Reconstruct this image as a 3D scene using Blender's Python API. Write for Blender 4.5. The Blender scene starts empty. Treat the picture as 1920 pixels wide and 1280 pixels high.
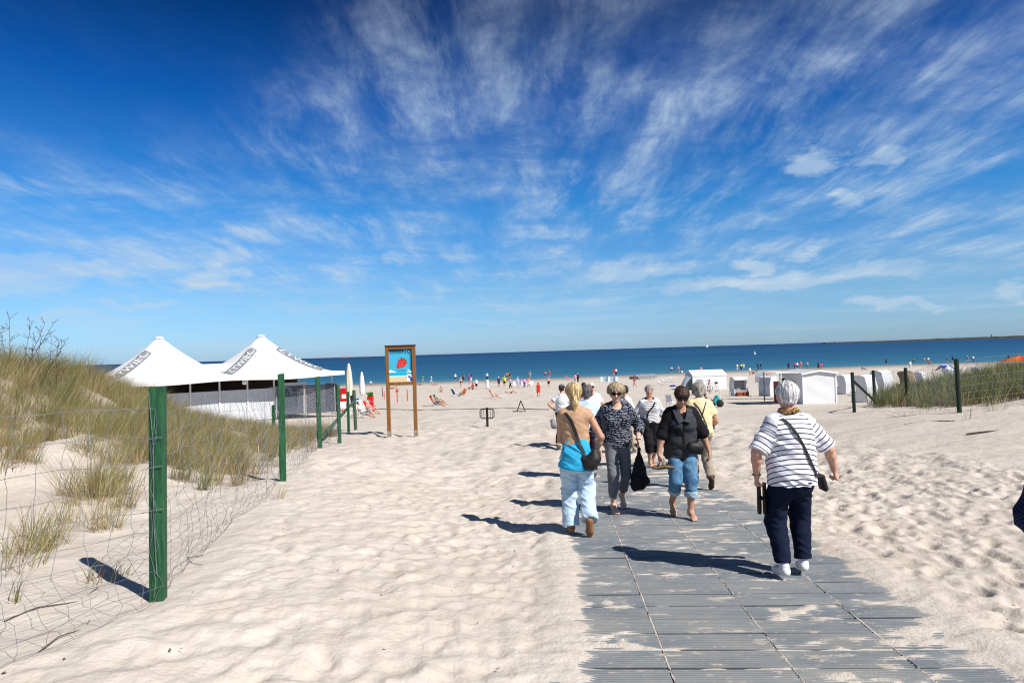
import bpy, bmesh, math, random
import numpy as np
from mathutils import Vector, Matrix, Euler
random.seed(7); rng = np.random.default_rng(7)
scn = bpy.context.scene
COL = scn.collection
R = math.radians
# ------------------------------------------------------------------ camera
F = 1280.0                      # focal length in pixels of the 1920 px wide photograph
PITCH, ROLL = R(0.88), R(1.76)
cam_d = bpy.data.cameras.new('camera'); cam = bpy.data.objects.new('camera', cam_d); COL.objects.link(cam)
cam_d.sensor_width = 36; cam_d.lens = 24; cam_d.clip_end = 60000; cam_d.clip_start = 0.05
_right = Vector((1, 0, 0)); _fwd = Vector((0, math.cos(PITCH), math.sin(PITCH))); _up = Vector((0, -math.sin(PITCH), math.cos(PITCH)))
CR = _right * math.cos(ROLL) - _up * math.sin(ROLL); CU = _up * math.cos(ROLL) + _right * math.sin(ROLL)
cam.matrix_world = Matrix(((CR.x, CU.x, -_fwd.x, 0), (CR.y, CU.y, -_fwd.y, 0), (CR.z, CU.z, -_fwd.z, 0), (0, 0, 0, 1)))
scn.camera = cam
scn.cycles.filter_width = 1.15
# ------------------------------------------------------------------ sun and sky
SUN_EL = R(44); SUN_DIR = Vector((0.76, -0.65, 0)).normalized() * math.cos(SUN_EL) + Vector((0, 0, math.sin(SUN_EL)))
sun_d = bpy.data.lights.new('sun', 'SUN'); sun_d.energy = 4.6; sun_d.angle = R(0.5); sun_d.color = (1.0, 0.955, 0.895)
sun = bpy.data.objects.new('sun', sun_d); COL.objects.link(sun); sun.rotation_euler = SUN_DIR.to_track_quat('Z', 'Y').to_euler()
sun.location = (20, -20, 40)
scn.view_settings.view_transform = 'Standard'; scn.view_settings.look = 'None'
scn.view_settings.exposure = 0.47; scn.view_settings.gamma = 1.0; scn.view_settings.use_curve_mapping = False
world = bpy.data.worlds.new('World'); scn.world = world; world.use_nodes = True
def build_sky():
    nt = world.node_tree; nt.nodes.clear(); L = nt.links
    def N(t, **k):
        n = nt.nodes.new(t)
        for a, b in k.items(): setattr(n, a, b)
        return n
    def val(x, s):
        if isinstance(x, (int, float)): s.default_value = x
        else: L.new(x, s)
    def math_(op, a, b=0.0, c=0.0, clamp=False):
        n = N('ShaderNodeMath', operation=op, use_clamp=clamp); val(a, n.inputs[0]); val(b, n.inputs[1]); val(c, n.inputs[2]); return n.outputs[0]
    def smooth(x, a, b):
        n = N('ShaderNodeMapRange', interpolation_type='SMOOTHSTEP'); val(x, n.inputs[0]); n.inputs[1].default_value = a; n.inputs[2].default_value = b; return n.outputs[0]
    def noise(vec, scale, detail, rough, dist=0.0, lac=2.0):
        n = N('ShaderNodeTexNoise'); L.new(vec, n.inputs['Vector']); n.inputs['Scale'].default_value = scale; n.inputs['Detail'].default_value = detail
        n.inputs['Roughness'].default_value = rough; n.inputs['Distortion'].default_value = dist; n.inputs['Lacunarity'].default_value = lac; return n
    def mapping(vec, loc=(0, 0, 0), rot=(0, 0, 0), sc=(1, 1, 1)):
        n = N('ShaderNodeMapping'); L.new(vec, n.inputs[0]); n.inputs[1].default_value = loc; n.inputs[2].default_value = rot; n.inputs[3].default_value = sc; return n.outputs[0]
    sky = N('ShaderNodeTexSky', sky_type='NISHITA'); sky.sun_disc = False; sky.sun_elevation = SUN_EL
    sky.sun_rotation = math.atan2(SUN_DIR.x, SUN_DIR.y); sky.air_density = 1.0; sky.dust_density = 0.35; sky.ozone_density = 2.2; sky.altitude = 0
    tc = N('ShaderNodeTexCoord'); sep = N('ShaderNodeSeparateXYZ'); L.new(tc.outputs['Generated'], sep.inputs[0])
    x, y, z = sep.outputs
    zz = math_('MAXIMUM', z, 0.0)
    # clear, polarised northern air: the deep blue comes in quickly above a pale horizon
    rp = N('ShaderNodeValToRGB'); L.new(zz, rp.inputs[0]); el = rp.color_ramp.elements
    el[0].position = 0.0; el[0].color = (0.285, 0.45, 0.78, 1); el[1].position = 0.6; el[1].color = (0.003, 0.06, 0.16, 1)
    for ps, cc in ((0.085, (0.25, 0.43, 0.64, 1)), (0.20, (0.095, 0.38, 0.65, 1)), (0.34, (0.016, 0.21, 0.51, 1)), (0.45, (0.004, 0.092, 0.255, 1))):
        q = el.new(ps); q.color = cc
    tint = N('ShaderNodeMix', data_type='RGBA', blend_type='MULTIPLY'); tint.inputs[0].default_value = 1.0; L.new(sky.outputs[0], tint.inputs[6]); L.new(rp.outputs[0], tint.inputs[7])
    den = math_('ADD', zz, 0.10)
    pl = N('ShaderNodeCombineXYZ'); L.new(math_('DIVIDE', x, den), pl.inputs[0]); L.new(math_('DIVIDE', y, den), pl.inputs[1])
    # cirrus sheet: warped, long wisps running up to the right
    wn = noise(mapping(pl.outputs[0], (3.1, 1.7, 0)), 0.55, 3, 0.5)
    warp = N('ShaderNodeMix', data_type='VECTOR'); warp.inputs[0].default_value = 0.20; L.new(pl.outputs[0], warp.inputs[4]); L.new(wn.outputs['Color'], warp.inputs[5])
    w = warp.outputs[1]
    cover = noise(mapping(w, CLOUD_AT, (0, 0, R(12)), (0.62, 0.42, 1)), 1.0, 4, 0.5).outputs['Fac']
    st1 = noise(mapping(w, (1.2, 5.0, 0), (0, 0, R(-10)), (1.7, 0.36, 1)), 1.5, 11, 0.64, 0.15).outputs['Fac']
    st2 = noise(mapping(w, (9.2, 0.4, 0), (0, 0, R(16)), (2.9, 0.75, 1)), 2.6, 11, 0.68, 0.25).outputs['Fac']
    fluff = noise(mapping(w, (4.2, 8.4, 0), (0, 0, R(-40)), (1.0, 1.2, 1)), 1.7, 9, 0.64, 0.15).outputs['Fac']
    cov = smooth(cover, 0.30, 0.60)
    cir = math_('MULTIPLY', math_('ADD', math_('MULTIPLY', smooth(st1, 0.36, 0.78), 0.8), math_('MULTIPLY', smooth(st2, 0.42, 0.85), 0.7)), math_('ADD', math_('MULTIPLY', smooth(fluff, 0.32, 0.72), 0.85), 0.2))
    cir = math_('MULTIPLY', cir, math_('ADD', math_('MULTIPLY', cov, 1.0), 0.18), 0, True)
    hi = smooth(z, 0.02, 0.10)
    cir = math_('MULTIPLY', cir, math_('ADD', math_('MULTIPLY', hi, 0.7), 0.3))
    band = math_('MULTIPLY', smooth(z, 0.04, 0.13), math_('SUBTRACT', 1.0, smooth(z, 0.34, 0.52)))
    cir = math_('ADD', math_('MULTIPLY', math_('MULTIPLY', cir, math_('SUBTRACT', 1.0, math_('MULTIPLY', smooth(z, 0.28, 0.46), 0.42))), 0.72), math_('MULTIPLY', math_('MULTIPLY', band, 1.0), math_('MULTIPLY', smooth(fluff, 0.33, 0.68), math_('ADD', math_('MULTIPLY', smooth(st2, 0.36, 0.76), 0.8), math_('MULTIPLY', smooth(st1, 0.36, 0.76), 0.35)))), 0, True)
    # veil close to the horizon and long flat streaks there
    az = math_('ARCTAN2', x, y)
    ae = N('ShaderNodeCombineXYZ'); L.new(az, ae.inputs[0]); L.new(z, ae.inputs[1])
    flat = noise(mapping(ae.outputs[0], (2.0, 0.3, 0), (0, 0, R(-1.5)), (1.6, 38, 1)), 1.6, 6, 0.58, 0.2).outputs['Fac']
    flat = math_('MULTIPLY', smooth(flat, 0.46, 0.75), math_('MULTIPLY', smooth(z, -0.01, 0.02), math_('SUBTRACT', 1.0, smooth(z, 0.05, 0.15))))
    # small fair-weather clouds where they stand in the sky: (azimuth, height, half width, half height, density)
    wv = noise(mapping(ae.outputs[0], (5.3, 1.1, 0), (0, 0, 0), (1, 2.2, 1)), 13.0, 7, 0.62).outputs['Color']
    wsep = N('ShaderNodeSeparateXYZ'); L.new(wv, wsep.inputs[0])
    wx = math_('ADD', az, math_('MULTIPLY', math_('SUBTRACT', wsep.outputs[0], 0.5), 0.17)); wz = math_('ADD', z, math_('MULTIPLY', math_('SUBTRACT', wsep.outputs[1], 0.5), 0.060))
    puff = None
    def sky_pos(px, py):
        d = (_fwd + CR * ((px - 960) / F) + CU * ((640 - py) / F)).normalized(); return math.atan2(d.x, d.y), d.z
    for px, py, hw, hh, dn in ((1440, 526, 0.12, 0.011, 0.75), (1620, 508, 0.07, 0.008, 0.5), (1424, 493, 0.030, 0.010, 0.8), (1516, 469, 0.020, 0.007, 0.5), (1528, 303, 0.036, 0.016, 0.75), (1655, 283, 0.030, 0.010, 0.45), (1563, 371, 0.020, 0.010, 0.6),
                               (1642, 570, 0.036, 0.008, 0.75), (1738, 573, 0.030, 0.006, 0.65), (1898, 549, 0.020, 0.009, 0.75), (398, 520, 0.034, 0.013, 0.65), (100, 505, 0.105, 0.013, 0.5), (30, 528, 0.05, 0.011, 0.5), (255, 574, 0.035, 0.007, 0.55),
                               (130, 592, 0.035, 0.007, 0.5), (190, 606, 0.05, 0.005, 0.4), (750, 484, 0.02, 0.006, 0.4), (1190, 506, 0.10, 0.010, 0.5), (1110, 565, 0.05, 0.007, 0.3), (880, 603, 0.08, 0.003, 0.35)):
        a0, z0 = sky_pos(px, py)
        q = math_('ADD', math_('POWER', math_('MULTIPLY', math_('SUBTRACT', wx, a0), 1 / hw), 2.0), math_('POWER', math_('MULTIPLY', math_('SUBTRACT', wz, z0), 1 / hh), 2.0))
        c = math_('MULTIPLY', math_('SUBTRACT', 1.0, smooth(q, 0.1, 1.9)), dn); puff = c if puff is None else math_('MAXIMUM', puff, c)
    a0, z0 = sky_pos(60, 60)                                     # a clear stretch to the upper left
    q = math_('ADD', math_('POWER', math_('MULTIPLY', math_('SUBTRACT', wx, a0), 1 / 0.32), 2.0), math_('POWER', math_('MULTIPLY', math_('SUBTRACT', wz, z0), 1 / 0.13), 2.0))
    cir = math_('MULTIPLY', cir, math_('ADD', 0.04, math_('MULTIPLY', smooth(q, 0.3, 1.9), 0.96)))
    total = math_('ADD', math_('MULTIPLY', cir, 0.70), math_('ADD', math_('MULTIPLY', flat, 0.35), math_('MULTIPLY', puff, 0.72)), 0, True)
    mx = N('ShaderNodeMix', data_type='RGBA'); L.new(total, mx.inputs[0]); L.new(tint.outputs[2], mx.inputs[6]); mx.inputs[7].default_value = CLOUD_COL
    bg = N('ShaderNodeBackground'); L.new(mx.outputs[2], bg.inputs[0]); bg.inputs[1].default_value = 0.14
    out = N('ShaderNodeOutputWorld'); L.new(bg.outputs[0], out.inputs[0])
CLOUD_COL = (2.75, 3.45, 4.2, 1); CLOUD_AT = (5.7, 13.1, 0)
build_sky()
# ------------------------------------------------------------------ helpers
def sstep(a, b, x):
    t = np.clip((np.asarray(x, float) - a) / (b - a), 0, 1); return t * t * (3 - 2 * t)
def _hash(i, j, k, s):
    h = (i * 374761393 + j * 668265263 + k * 2147483647 + s * 974711) & 0xFFFFFFFF
    h = ((h ^ (h >> 13)) * 1274126177) & 0xFFFFFFFF
    return ((h ^ (h >> 16)) & 0xFFFF) / 65535.0
def vnoise(x, y, z=None, seed=0):
    """value noise in 0..1, vectorised"""
    x = np.asarray(x, float); y = np.asarray(y, float)
    xi = np.floor(x).astype(np.int64); yi = np.floor(y).astype(np.int64); fx = x - xi; fy = y - yi
    fx = fx * fx * (3 - 2 * fx); fy = fy * fy * (3 - 2 * fy)
    if z is None:
        a = _hash(xi, yi, 0, seed); b = _hash(xi + 1, yi, 0, seed); c = _hash(xi, yi + 1, 0, seed); d = _hash(xi + 1, yi + 1, 0, seed)
        return (a * (1 - fx) + b * fx) * (1 - fy) + (c * (1 - fx) + d * fx) * fy
    z = np.asarray(z, float); zi = np.floor(z).astype(np.int64); fz = z - zi; fz = fz * fz * (3 - 2 * fz)
    r = []
    for k in (0, 1):
        a = _hash(xi, yi, zi + k, seed); b = _hash(xi + 1, yi, zi + k, seed); c = _hash(xi, yi + 1, zi + k, seed); d = _hash(xi + 1, yi + 1, zi + k, seed)
        r.append((a * (1 - fx) + b * fx) * (1 - fy) + (c * (1 - fx) + d * fx) * fy)
    return r[0] * (1 - fz) + r[1] * fz
def tag(o, label=None, cat=None, group=None, kind=None):
    if label: o['label'] = label
    if cat: o['category'] = cat
    if group: o['group'] = group
    if kind: o['kind'] = kind
    return o
def link(name, me, mat=None, parent=None):
    o = bpy.data.objects.new(name, me); COL.objects.link(o)
    if mat is not None and len(me.materials) == 0: me.materials.append(mat)
    if parent is not None: o.parent = parent
    return o
def empty(name, loc, rz=0.0, label=None, cat=None, group=None):
    o = bpy.data.objects.new(name, None); COL.objects.link(o); o.location = loc; o.rotation_euler = (0, 0, rz); o.empty_display_size = 0.2
    return tag(o, label, cat, group)
def mesh_np(name, verts, faces, mat=None, parent=None, smooth=False, quads=True):
    verts = np.asarray(verts, np.float32); faces = np.asarray(faces, np.int32)
    me = bpy.data.meshes.new(name); n = faces.shape[1]
    me.vertices.add(len(verts)); me.vertices.foreach_set('co', verts.ravel())
    me.loops.add(faces.size); me.loops.foreach_set('vertex_index', faces.ravel())
    me.polygons.add(len(faces)); me.polygons.foreach_set('loop_start', np.arange(0, faces.size, n, dtype=np.int32))
    me.update(calc_edges=True)
    if smooth: me.polygons.foreach_set('use_smooth', np.ones(len(faces), bool))
    return link(name, me, mat, parent)
def children(o): return [c for c in COL.objects if c.parent == o]
def copy_tree(o, parent=None):
    c = o.copy(); COL.objects.link(c)
    if parent is not None: c.parent = parent; c.matrix_parent_inverse = o.matrix_parent_inverse
    for ch in list(o.children): copy_tree(ch, c)
    return c
class MB:
    """collects boxes, tubes, prisms; build() links them as one mesh object"""
    def __init__(self): self.v = []; self.f = []
    def add(self, vs, fs):
        b = len(self.v); self.v += [tuple(p) for p in vs]; self.f += [tuple(i + b for i in f) for f in fs]; return self
    def box(self, c, s, rot=None, bev=0.0):
        c = Vector(c); hx, hy, hz = s[0] / 2, s[1] / 2, s[2] / 2
        if bev > 0:
            bm = bmesh.new(); bmesh.ops.create_cube(bm, size=1.0); bmesh.ops.scale(bm, vec=Vector(s), verts=bm.verts)
            bmesh.ops.bevel(bm, geom=bm.edges[:], offset=bev, segments=1, affect='EDGES')
            vs = [v.co.copy() for v in bm.verts]; bm.verts.index_update(); fs = [[v.index for v in f.verts] for f in bm.faces]; bm.free()
        else:
            vs = [Vector((x, y, z)) for x in (-hx, hx) for y in (-hy, hy) for z in (-hz, hz)]
            fs = [(0, 1, 3, 2), (4, 6, 7, 5), (0, 4, 5, 1), (2, 3, 7, 6), (0, 2, 6, 4), (1, 5, 7, 3)]
        if rot is not None:
            m = rot if isinstance(rot, Matrix) else Euler(rot).to_matrix(); vs = [m @ v for v in vs]
        return self.add([v + c for v in vs], fs)
    def tube(self, pts, r, n=6, cap=True):
        pts = [Vector(p) for p in pts]; rs = r if isinstance(r, (list, tuple)) else [r] * len(pts); vs = []; fs = []
        up = None
        for i, p in enumerate(pts):
            d = (pts[min(i + 1, len(pts) - 1)] - pts[max(i - 1, 0)]).normalized()
            if up is None: up = d.orthogonal().normalized()
            up = (up - d * up.dot(d)); up = up.normalized() if up.length > 1e-6 else d.orthogonal().normalized()
            sd = d.cross(up)
            for k in range(n):
                a = 2 * math.pi * k / n; vs.append(p + (up * math.cos(a) + sd * math.sin(a)) * rs[i])
        for i in range(len(pts) - 1):
            for k in range(n):
                a, b = i * n + k, i * n + (k + 1) % n; fs.append((a, b, b + n, a + n))
        if cap: fs.append(tuple(range(n))[::-1]); fs.append(tuple(range((len(pts) - 1) * n, len(pts) * n)))
        return self.add(vs, fs)
    def prism(self, poly, vec):
        """polygon extruded along vec"""
        n = len(poly); a = [Vector(p) for p in poly]; vec = Vector(vec); b = [p + vec for p in a]
        return self.add(a + b, [tuple(range(n))[::-1], tuple(range(n, 2 * n))] + [(i, (i + 1) % n, n + (i + 1) % n, n + i) for i in range(n)])
    def sheet(self, grid, th=0.0):
        """grid of points [i][j]; with th > 0 a closed slab of that thickness along the normals"""
        ni, nj = len(grid), len(grid[0]); g = [[Vector(p) for p in row] for row in grid]
        fs = lambda o: [(o + i * nj + j, o + i * nj + j + 1, o + (i + 1) * nj + j + 1, o + (i + 1) * nj + j) for i in range(ni - 1) for j in range(nj - 1)]
        if th <= 0: return self.add([p for r in g for p in r], fs(0))
        off = []
        for i in range(ni):
            for j in range(nj):
                a = g[min(i + 1, ni - 1)][j] - g[max(i - 1, 0)][j]; b = g[i][min(j + 1, nj - 1)] - g[i][max(j - 1, 0)]
                off.append(g[i][j] + a.cross(b).normalized() * th)
        N = ni * nj; vs = [p for r in g for p in r] + off; ff = fs(0) + [f[::-1] for f in fs(N)]
        rim = [(i, 0) for i in range(ni)] + [(ni - 1, j) for j in range(1, nj)] + [(i, nj - 1) for i in range(ni - 2, -1, -1)] + [(0, j) for j in range(nj - 2, 0, -1)]
        ids = [i * nj + j for i, j in rim]
        for k in range(len(ids)):
            a, b = ids[k], ids[(k + 1) % len(ids)]; ff.append((a, b, N + b, N + a))
        return self.add(vs, ff)
    def ball(self, c, r, n=10, m=7):
        c = Vector(c); r = r if isinstance(r, (tuple, list)) else (r, r, r); vs = []; fs = []
        for i in range(m + 1):
            t = math.pi * i / m
            for k in range(n):
                a = 2 * math.pi * k / n; vs.append(c + Vector((math.sin(t) * math.cos(a) * r[0], math.sin(t) * math.sin(a) * r[1], math.cos(t) * r[2])))
        for i in range(m):
            for k in range(n): fs.append((i * n + k, i * n + (k + 1) % n, (i + 1) * n + (k + 1) % n, (i + 1) * n + k))
        return self.add(vs, fs)
    def mesh(self, name, mat=None, smooth=False):
        me = bpy.data.meshes.new(name); me.from_pydata(self.v, [], self.f); bm = bmesh.new(); bm.from_mesh(me)
        bmesh.ops.remove_doubles(bm, verts=bm.verts, dist=1e-6); bmesh.ops.recalc_face_normals(bm, faces=bm.faces); bm.to_mesh(me); bm.free()
        if smooth: me.polygons.foreach_set('use_smooth', [True] * len(me.polygons))
        if mat: me.materials.append(mat)
        return me
    def build(self, name, mat=None, parent=None, smooth=False):
        return link(name, self.mesh(name, mat, smooth), None, parent)
# ------------------------------------------------------------------ materials
_M = {}
def mat(name, c, c2=None, scale=6.0, rough=0.75, bump=0.0, bscale=60.0, spec=0.3, metal=0.0, stretch=(1, 1, 1), rot=(0, 0, 0), thr=None, trans=0.0, detail=4, bdist=0.01):
    """principled material: two colours mixed by noise, noise bump"""
    if name in _M: return _M[name]
    m = bpy.data.materials.new(name); m.use_nodes = True; nt = m.node_tree; L = nt.links; p = nt.nodes['Principled BSDF']
    p.inputs['Roughness'].default_value = rough; p.inputs['Specular IOR Level'].default_value = spec; p.inputs['Metallic'].default_value = metal
    if c2 is None: c2 = tuple(x * 0.78 for x in c)
    tc = nt.nodes.new('ShaderNodeTexCoord'); mp = nt.nodes.new('ShaderNodeMapping'); mp.inputs['Scale'].default_value = stretch; mp.inputs['Rotation'].default_value = rot; L.new(tc.outputs['Object'], mp.inputs[0])
    n = nt.nodes.new('ShaderNodeTexNoise'); n.inputs['Scale'].default_value = scale; n.inputs['Detail'].default_value = detail; n.inputs['Roughness'].default_value = 0.6; L.new(mp.outputs[0], n.inputs['Vector'])
    r = nt.nodes.new('ShaderNodeMapRange'); a, b = thr or (0.3, 0.7); r.inputs[1].default_value = a; r.inputs[2].default_value = b; L.new(n.outputs['Fac'], r.inputs[0])
    mx = nt.nodes.new('ShaderNodeMix'); mx.data_type = 'RGBA'; L.new(r.outputs[0], mx.inputs[0]); mx.inputs[6].default_value = (*c, 1); mx.inputs[7].default_value = (*c2, 1)
    L.new(mx.outputs[2], p.inputs['Base Color'])
    if bump > 0:
        bn = nt.nodes.new('ShaderNodeTexNoise'); bn.inputs['Scale'].default_value = bscale; bn.inputs['Detail'].default_value = 5; L.new(mp.outputs[0], bn.inputs['Vector'])
        bp = nt.nodes.new('ShaderNodeBump'); bp.inputs['Strength'].default_value = bump; bp.inputs['Distance'].default_value = bdist; L.new(bn.outputs['Fac'], bp.inputs['Height']); L.new(bp.outputs[0], p.inputs['Normal'])
    if trans > 0: p.inputs['Transmission Weight'].default_value = trans
    _M[name] = m; return m
# ------------------------------------------------------------------ the lie of the land (camera is the origin, sea at z = -6)
_PY = [-20, 0, 2.5, 4.0, 5.5, 7.7, 9.0, 11, 14, 18, 25, 32, 45, 60, 80, 120, 148.5, 170, 260, 5000]
_PD = [1.55, 1.66, 1.83, 1.97, 2.02, 2.09, 2.14, 2.26, 2.44, 2.68, 3.0, 3.32, 3.95, 4.58, 5.25, 5.80, 6.0, 6.5, 9.0, 30.0]
_FY = [-20, 0, 2, 3.9, 4.85, 10.2, 16.2, 19.9, 25, 60, 400]
_FX = [-10, -4.1, -3.5, -2.9, -2.55, -3.47, -4.6, -5.1, -5.8, -10, -60]
_FD = [(-20, 1.5), (0, 1.58), (4.85, 1.67), (10.2, 1.82), (16.2, 2.13), (20, 2.48), (25, 2.80), (32, 3.3)]
_WY = [-20, 0, 3, 5.0, 8.0, 11, 13, 16.5, 20, 24, 30]
_WW = [0.1, 0.15, 0.22, 0.32, 0.60, 0.88, 1.0, 1.0, 0.72, 0.30, 0.0]
_SX = [-400, -31, 4.6, 34, 60, 82, 119, 400]; _SY = [146, 148.5, 148.5, 154.8, 160.7, 164.4, 166.5, 170]
SEA = -6.0
def fence_x(y): return np.interp(y, _FY, _FX)
def shore_y(x): return np.interp(x, _SX, _SY)
def base_z(x, y):
    x = np.asarray(x, float); y = np.asarray(y, float)
    k = 1 + (148.5 / shore_y(x) - 1) * sstep(60, 140, y)
    D = np.interp(y * k, _PY, _PD)
    fx = fence_x(y); s = fx - x
    fD = np.interp(y, [a for a, b in _FD], [b for a, b in _FD])
    near = 1 - sstep(26, 34, y)
    wgt = sstep(-3.2, 0, s) * near
    D = D * (1 - wgt) + np.minimum(fD, D) * wgt
    rise = (1.16 * sstep(0, 6.2, s) + 0.92 * sstep(4.5, 6.3, s)) * np.interp(y, _WY, _WW) * (0.92 + 0.3 * (vnoise(x * 0.45, y * 0.45, seed=5) - 0.5))
    lump = (vnoise(x * 1.1 + 3, y * 1.1, seed=9) - 0.5) * 0.34 * sstep(0.5, 2.5, s) * (1 - sstep(20, 28, y))
    rx = x - 14.6 + 0.10 * np.clip(30 - y, 0, 30)
    rf = (1 - sstep(30, 38, y)) * sstep(10, 18, y)
    rise2 = 0.36 * sstep(-6, 0.5, rx) * rf + 1.0 * sstep(0.8, 7.5, rx) * rf + 0.05 * np.clip(x - 5, 0, 20) * (1 - sstep(14, 30, y))
    swell = (vnoise(x * 0.22 + 7, y * 0.16, seed=2) - 0.5) * 0.10 * sstep(9, 16, y) * (1 - sstep(110, 140, y))
    return -D + rise + lump + rise2 + swell
def gz(x, y): return float(base_z(x, y))
def ray(px, py): return (_fwd + CR * ((px - 960) / F) + CU * ((640 - py) / F))
def at(px, py):
    """point where the line of sight through a photo pixel meets the sand"""
    d = ray(px, py); t = np.geomspace(2.0, 400.0, 6000); X = d.x * t; Y = d.y * t; Z = d.z * t
    h = np.where(Z - base_z(X, Y) < 0)[0]
    if len(h) == 0: i = len(t) - 1
    else: i = h[0]
    return Vector((X[i], Y[i], gz(X[i], Y[i])))
def at_depth(px, depth, z=None):
    """point on the sand (or at height z) at this depth in this photo column"""
    X = (px - 960) / F * depth
    for _ in range(6):
        Z = gz(X, depth) if z is None else z
        v = Vector((X, depth, Z)); cz = v.dot(_fwd); u = F * v.dot(CR) / cz + 960
        X += (px - u) / F * depth
    return Vector((X, depth, gz(X, depth) if z is None else z))
def project(v):
    v = Vector(v); cz = v.dot(_fwd); return (960 + F * v.dot(CR) / cz, 640 - F * v.dot(CU) / cz)
# boardwalk axis: runs away from the camera, a little to the right
BW_W = 0.74; BW_D = 0.28; BW_SL = 0.062; BW_X0 = -0.09; BW_Y0, BW_ROWS = 2.9, 44
BW_A = math.atan(BW_SL)
def bw_left(y): return BW_X0 + BW_SL * y
def bw_z(y): return -np.interp(y, _PY, _PD) + 0.005
def build_ground():
    xs = np.concatenate([-np.geomspace(6.2, 1500, 95)[::-1], np.arange(-6.1, 8.05, 0.031), np.geomspace(8.1, 1500, 95)])
    ys = np.concatenate([np.array([-30, -18, -10, -6, -3, -1, 0.5]), np.arange(1.4, 14.0, 0.031), np.geomspace(14.04, 270, 330)])
    X, Y = np.meshgrid(xs, ys); Z = base_z(X, Y)
    s = fence_x(Y) - X
    flat = 1 - sstep(14, 40, Y) * 0.6
    on_path = 1 - sstep(-0.6, 0.6, s)
    # wind and foot worn relief
    Z += (vnoise(X * 2.3, Y * 2.3, seed=11) - 0.5) * 0.018 * on_path * flat * sstep(2, 9, X + 4)
    Z += (vnoise(X * 5.1 + 8, Y * 4.6, seed=12) - 0.5) * 0.018 * on_path * flat
    Z += (vnoise(X * 10.3, Y * 9.7, seed=13) - 0.5) * 0.020 * on_path * (1 - sstep(12, 18, Y))
    Z += (np.abs(vnoise(X * 17 + 3, Y * 15, seed=18) - 0.5) - 0.2) * 0.012 * on_path * (1 - sstep(9, 13, Y))
    Z += (vnoise(X * 3.4 + 5, Y * 2.6, seed=16) - 0.5) * 0.12 * sstep(8, 13, Y) * (1 - sstep(24, 45, Y)) * on_path
    Z += (vnoise(X * 3.0, Y * 3.0, seed=14) - 0.5) * 0.05 * (1 - on_path) * (1 - sstep(26, 32, Y))
    Z += (vnoise(X * 1.2 + 2, Y * 0.9, seed=15) - 0.5) * 0.12 * sstep(14, 24, Y) * (1 - sstep(90, 130, Y)) * on_path
    # wind-worn scallops: steep little lee faces turned away from the sun side, broken up in patches
    qd = X * 0.85 - Y * 0.52; pd = X * 0.52 + Y * 0.85
    for fr, am, sd in ((1.5, 0.024, 41), (2.6, 0.018, 44), (4.6, 0.013, 47)):
        ph = qd * fr + 2.2 * vnoise(pd * fr * 0.42 + 3, qd * fr * 0.5, seed=sd) + 1.1 * vnoise(pd * fr * 1.1, qd * fr * 0.9 + 7, seed=sd + 1); fr_ = ph - np.floor(ph)
        Z += am * (sstep(0, 0.22, fr_) * (1 - sstep(0.2, 1.0, fr_)) - 0.35) * sstep(0.40, 0.66, vnoise(pd * fr * 0.35 + 9, qd * fr * 0.55, seed=sd + 2)) * on_path * (1 - sstep(11, 20, Y)) * np.where(X > bw_left(Y), 0.75, 1.0)
    # footprints: oval dents with a pushed-up rim
    n = 7000; r2 = np.random.default_rng(3)
    fx = r2.uniform(-5.5, 8.0, n); fy = r2.uniform(1.8, 14.0, n) ; fa = r2.normal(0.08, 0.5, n)
    fl = r2.uniform(0.11, 0.19, n); fw = r2.uniform(0.055, 0.10, n); fd = r2.uniform(0.006, 0.024, n) * np.where(fx < bw_left(fy), 0.52, 0.88) * (1 - 0.75 * sstep(8.5, 14, fy))
    fs = fence_x(fy) - fx; keep = (fs < -0.35) & ((fx < bw_left(fy) - 0.08) | (fx > bw_left(fy) + 4 * BW_W - 0.1))
    keep &= (r2.random(n) < np.where(fx < 0, 0.25 + 0.45 * sstep(-3.5, -0.5, fx), 0.92))
    for a, b, an, l, w, d in zip(fx[keep], fy[keep], fa[keep], fl[keep], fw[keep], fd[keep]):
        i0, i1 = np.searchsorted(xs, (a - 0.42, a + 0.42)); j0, j1 = np.searchsorted(ys, (b - 0.42, b + 0.42))
        if i1 - i0 < 2 or j1 - j0 < 2: continue
        dx = X[j0:j1, i0:i1] - a; dy = Y[j0:j1, i0:i1] - b
        u = (dx * math.cos(an) - dy * math.sin(an)) / w; v = (dx * math.sin(an) + dy * math.cos(an)) / l
        q = np.sqrt(u * u + v * v)
        Z[j0:j1, i0:i1] += d * (-1.15 * np.exp(-(q * 1.05) ** 4) + 0.55 * np.exp(-((q - 1.35) / 0.38) ** 2) * (0.6 + 0.4 * np.tanh(v)))
    # under the boardwalk the sand is scraped flat; thin drifts lap over its edges and lie on the boards
    u = X - bw_left(Y); inside = sstep(-0.20, 0.02, u) * (1 - sstep(4 * BW_W - 0.02, 4 * BW_W + 0.22, u)) * (1 - sstep(BW_Y0 + BW_ROWS * BW_D, BW_Y0 + BW_ROWS * BW_D + 0.5, Y)) * sstep(1.0, 2.0, Y)
    top = -np.interp(Y, _PY, _PD) + 0.005
    edge = np.minimum(u, 4 * BW_W - u)
    nz = 0.45 * vnoise(X * 1.5, Y * 4.2, seed=21) + 0.33 * vnoise(X * 5.3, Y * 13, seed=22) + 0.22 * vnoise(X * 13, Y * 21, seed=23)
    drift = np.clip(nz - 0.53 - 0.10 * sstep(0.1, 0.55, edge) + 0.42 * (1 - sstep(0.02, 0.42, edge + 0.3 * (nz - 0.5))) + 0.05 * sstep(9, 12, Y), -0.25, 0.6)
    under = top - 0.010 + np.clip(drift, -1, 1) * 0.075
    under = np.minimum(under, top + 0.022)
    Z = Z * (1 - inside) + under * inside
    nx, ny = len(xs), len(ys)
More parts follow.
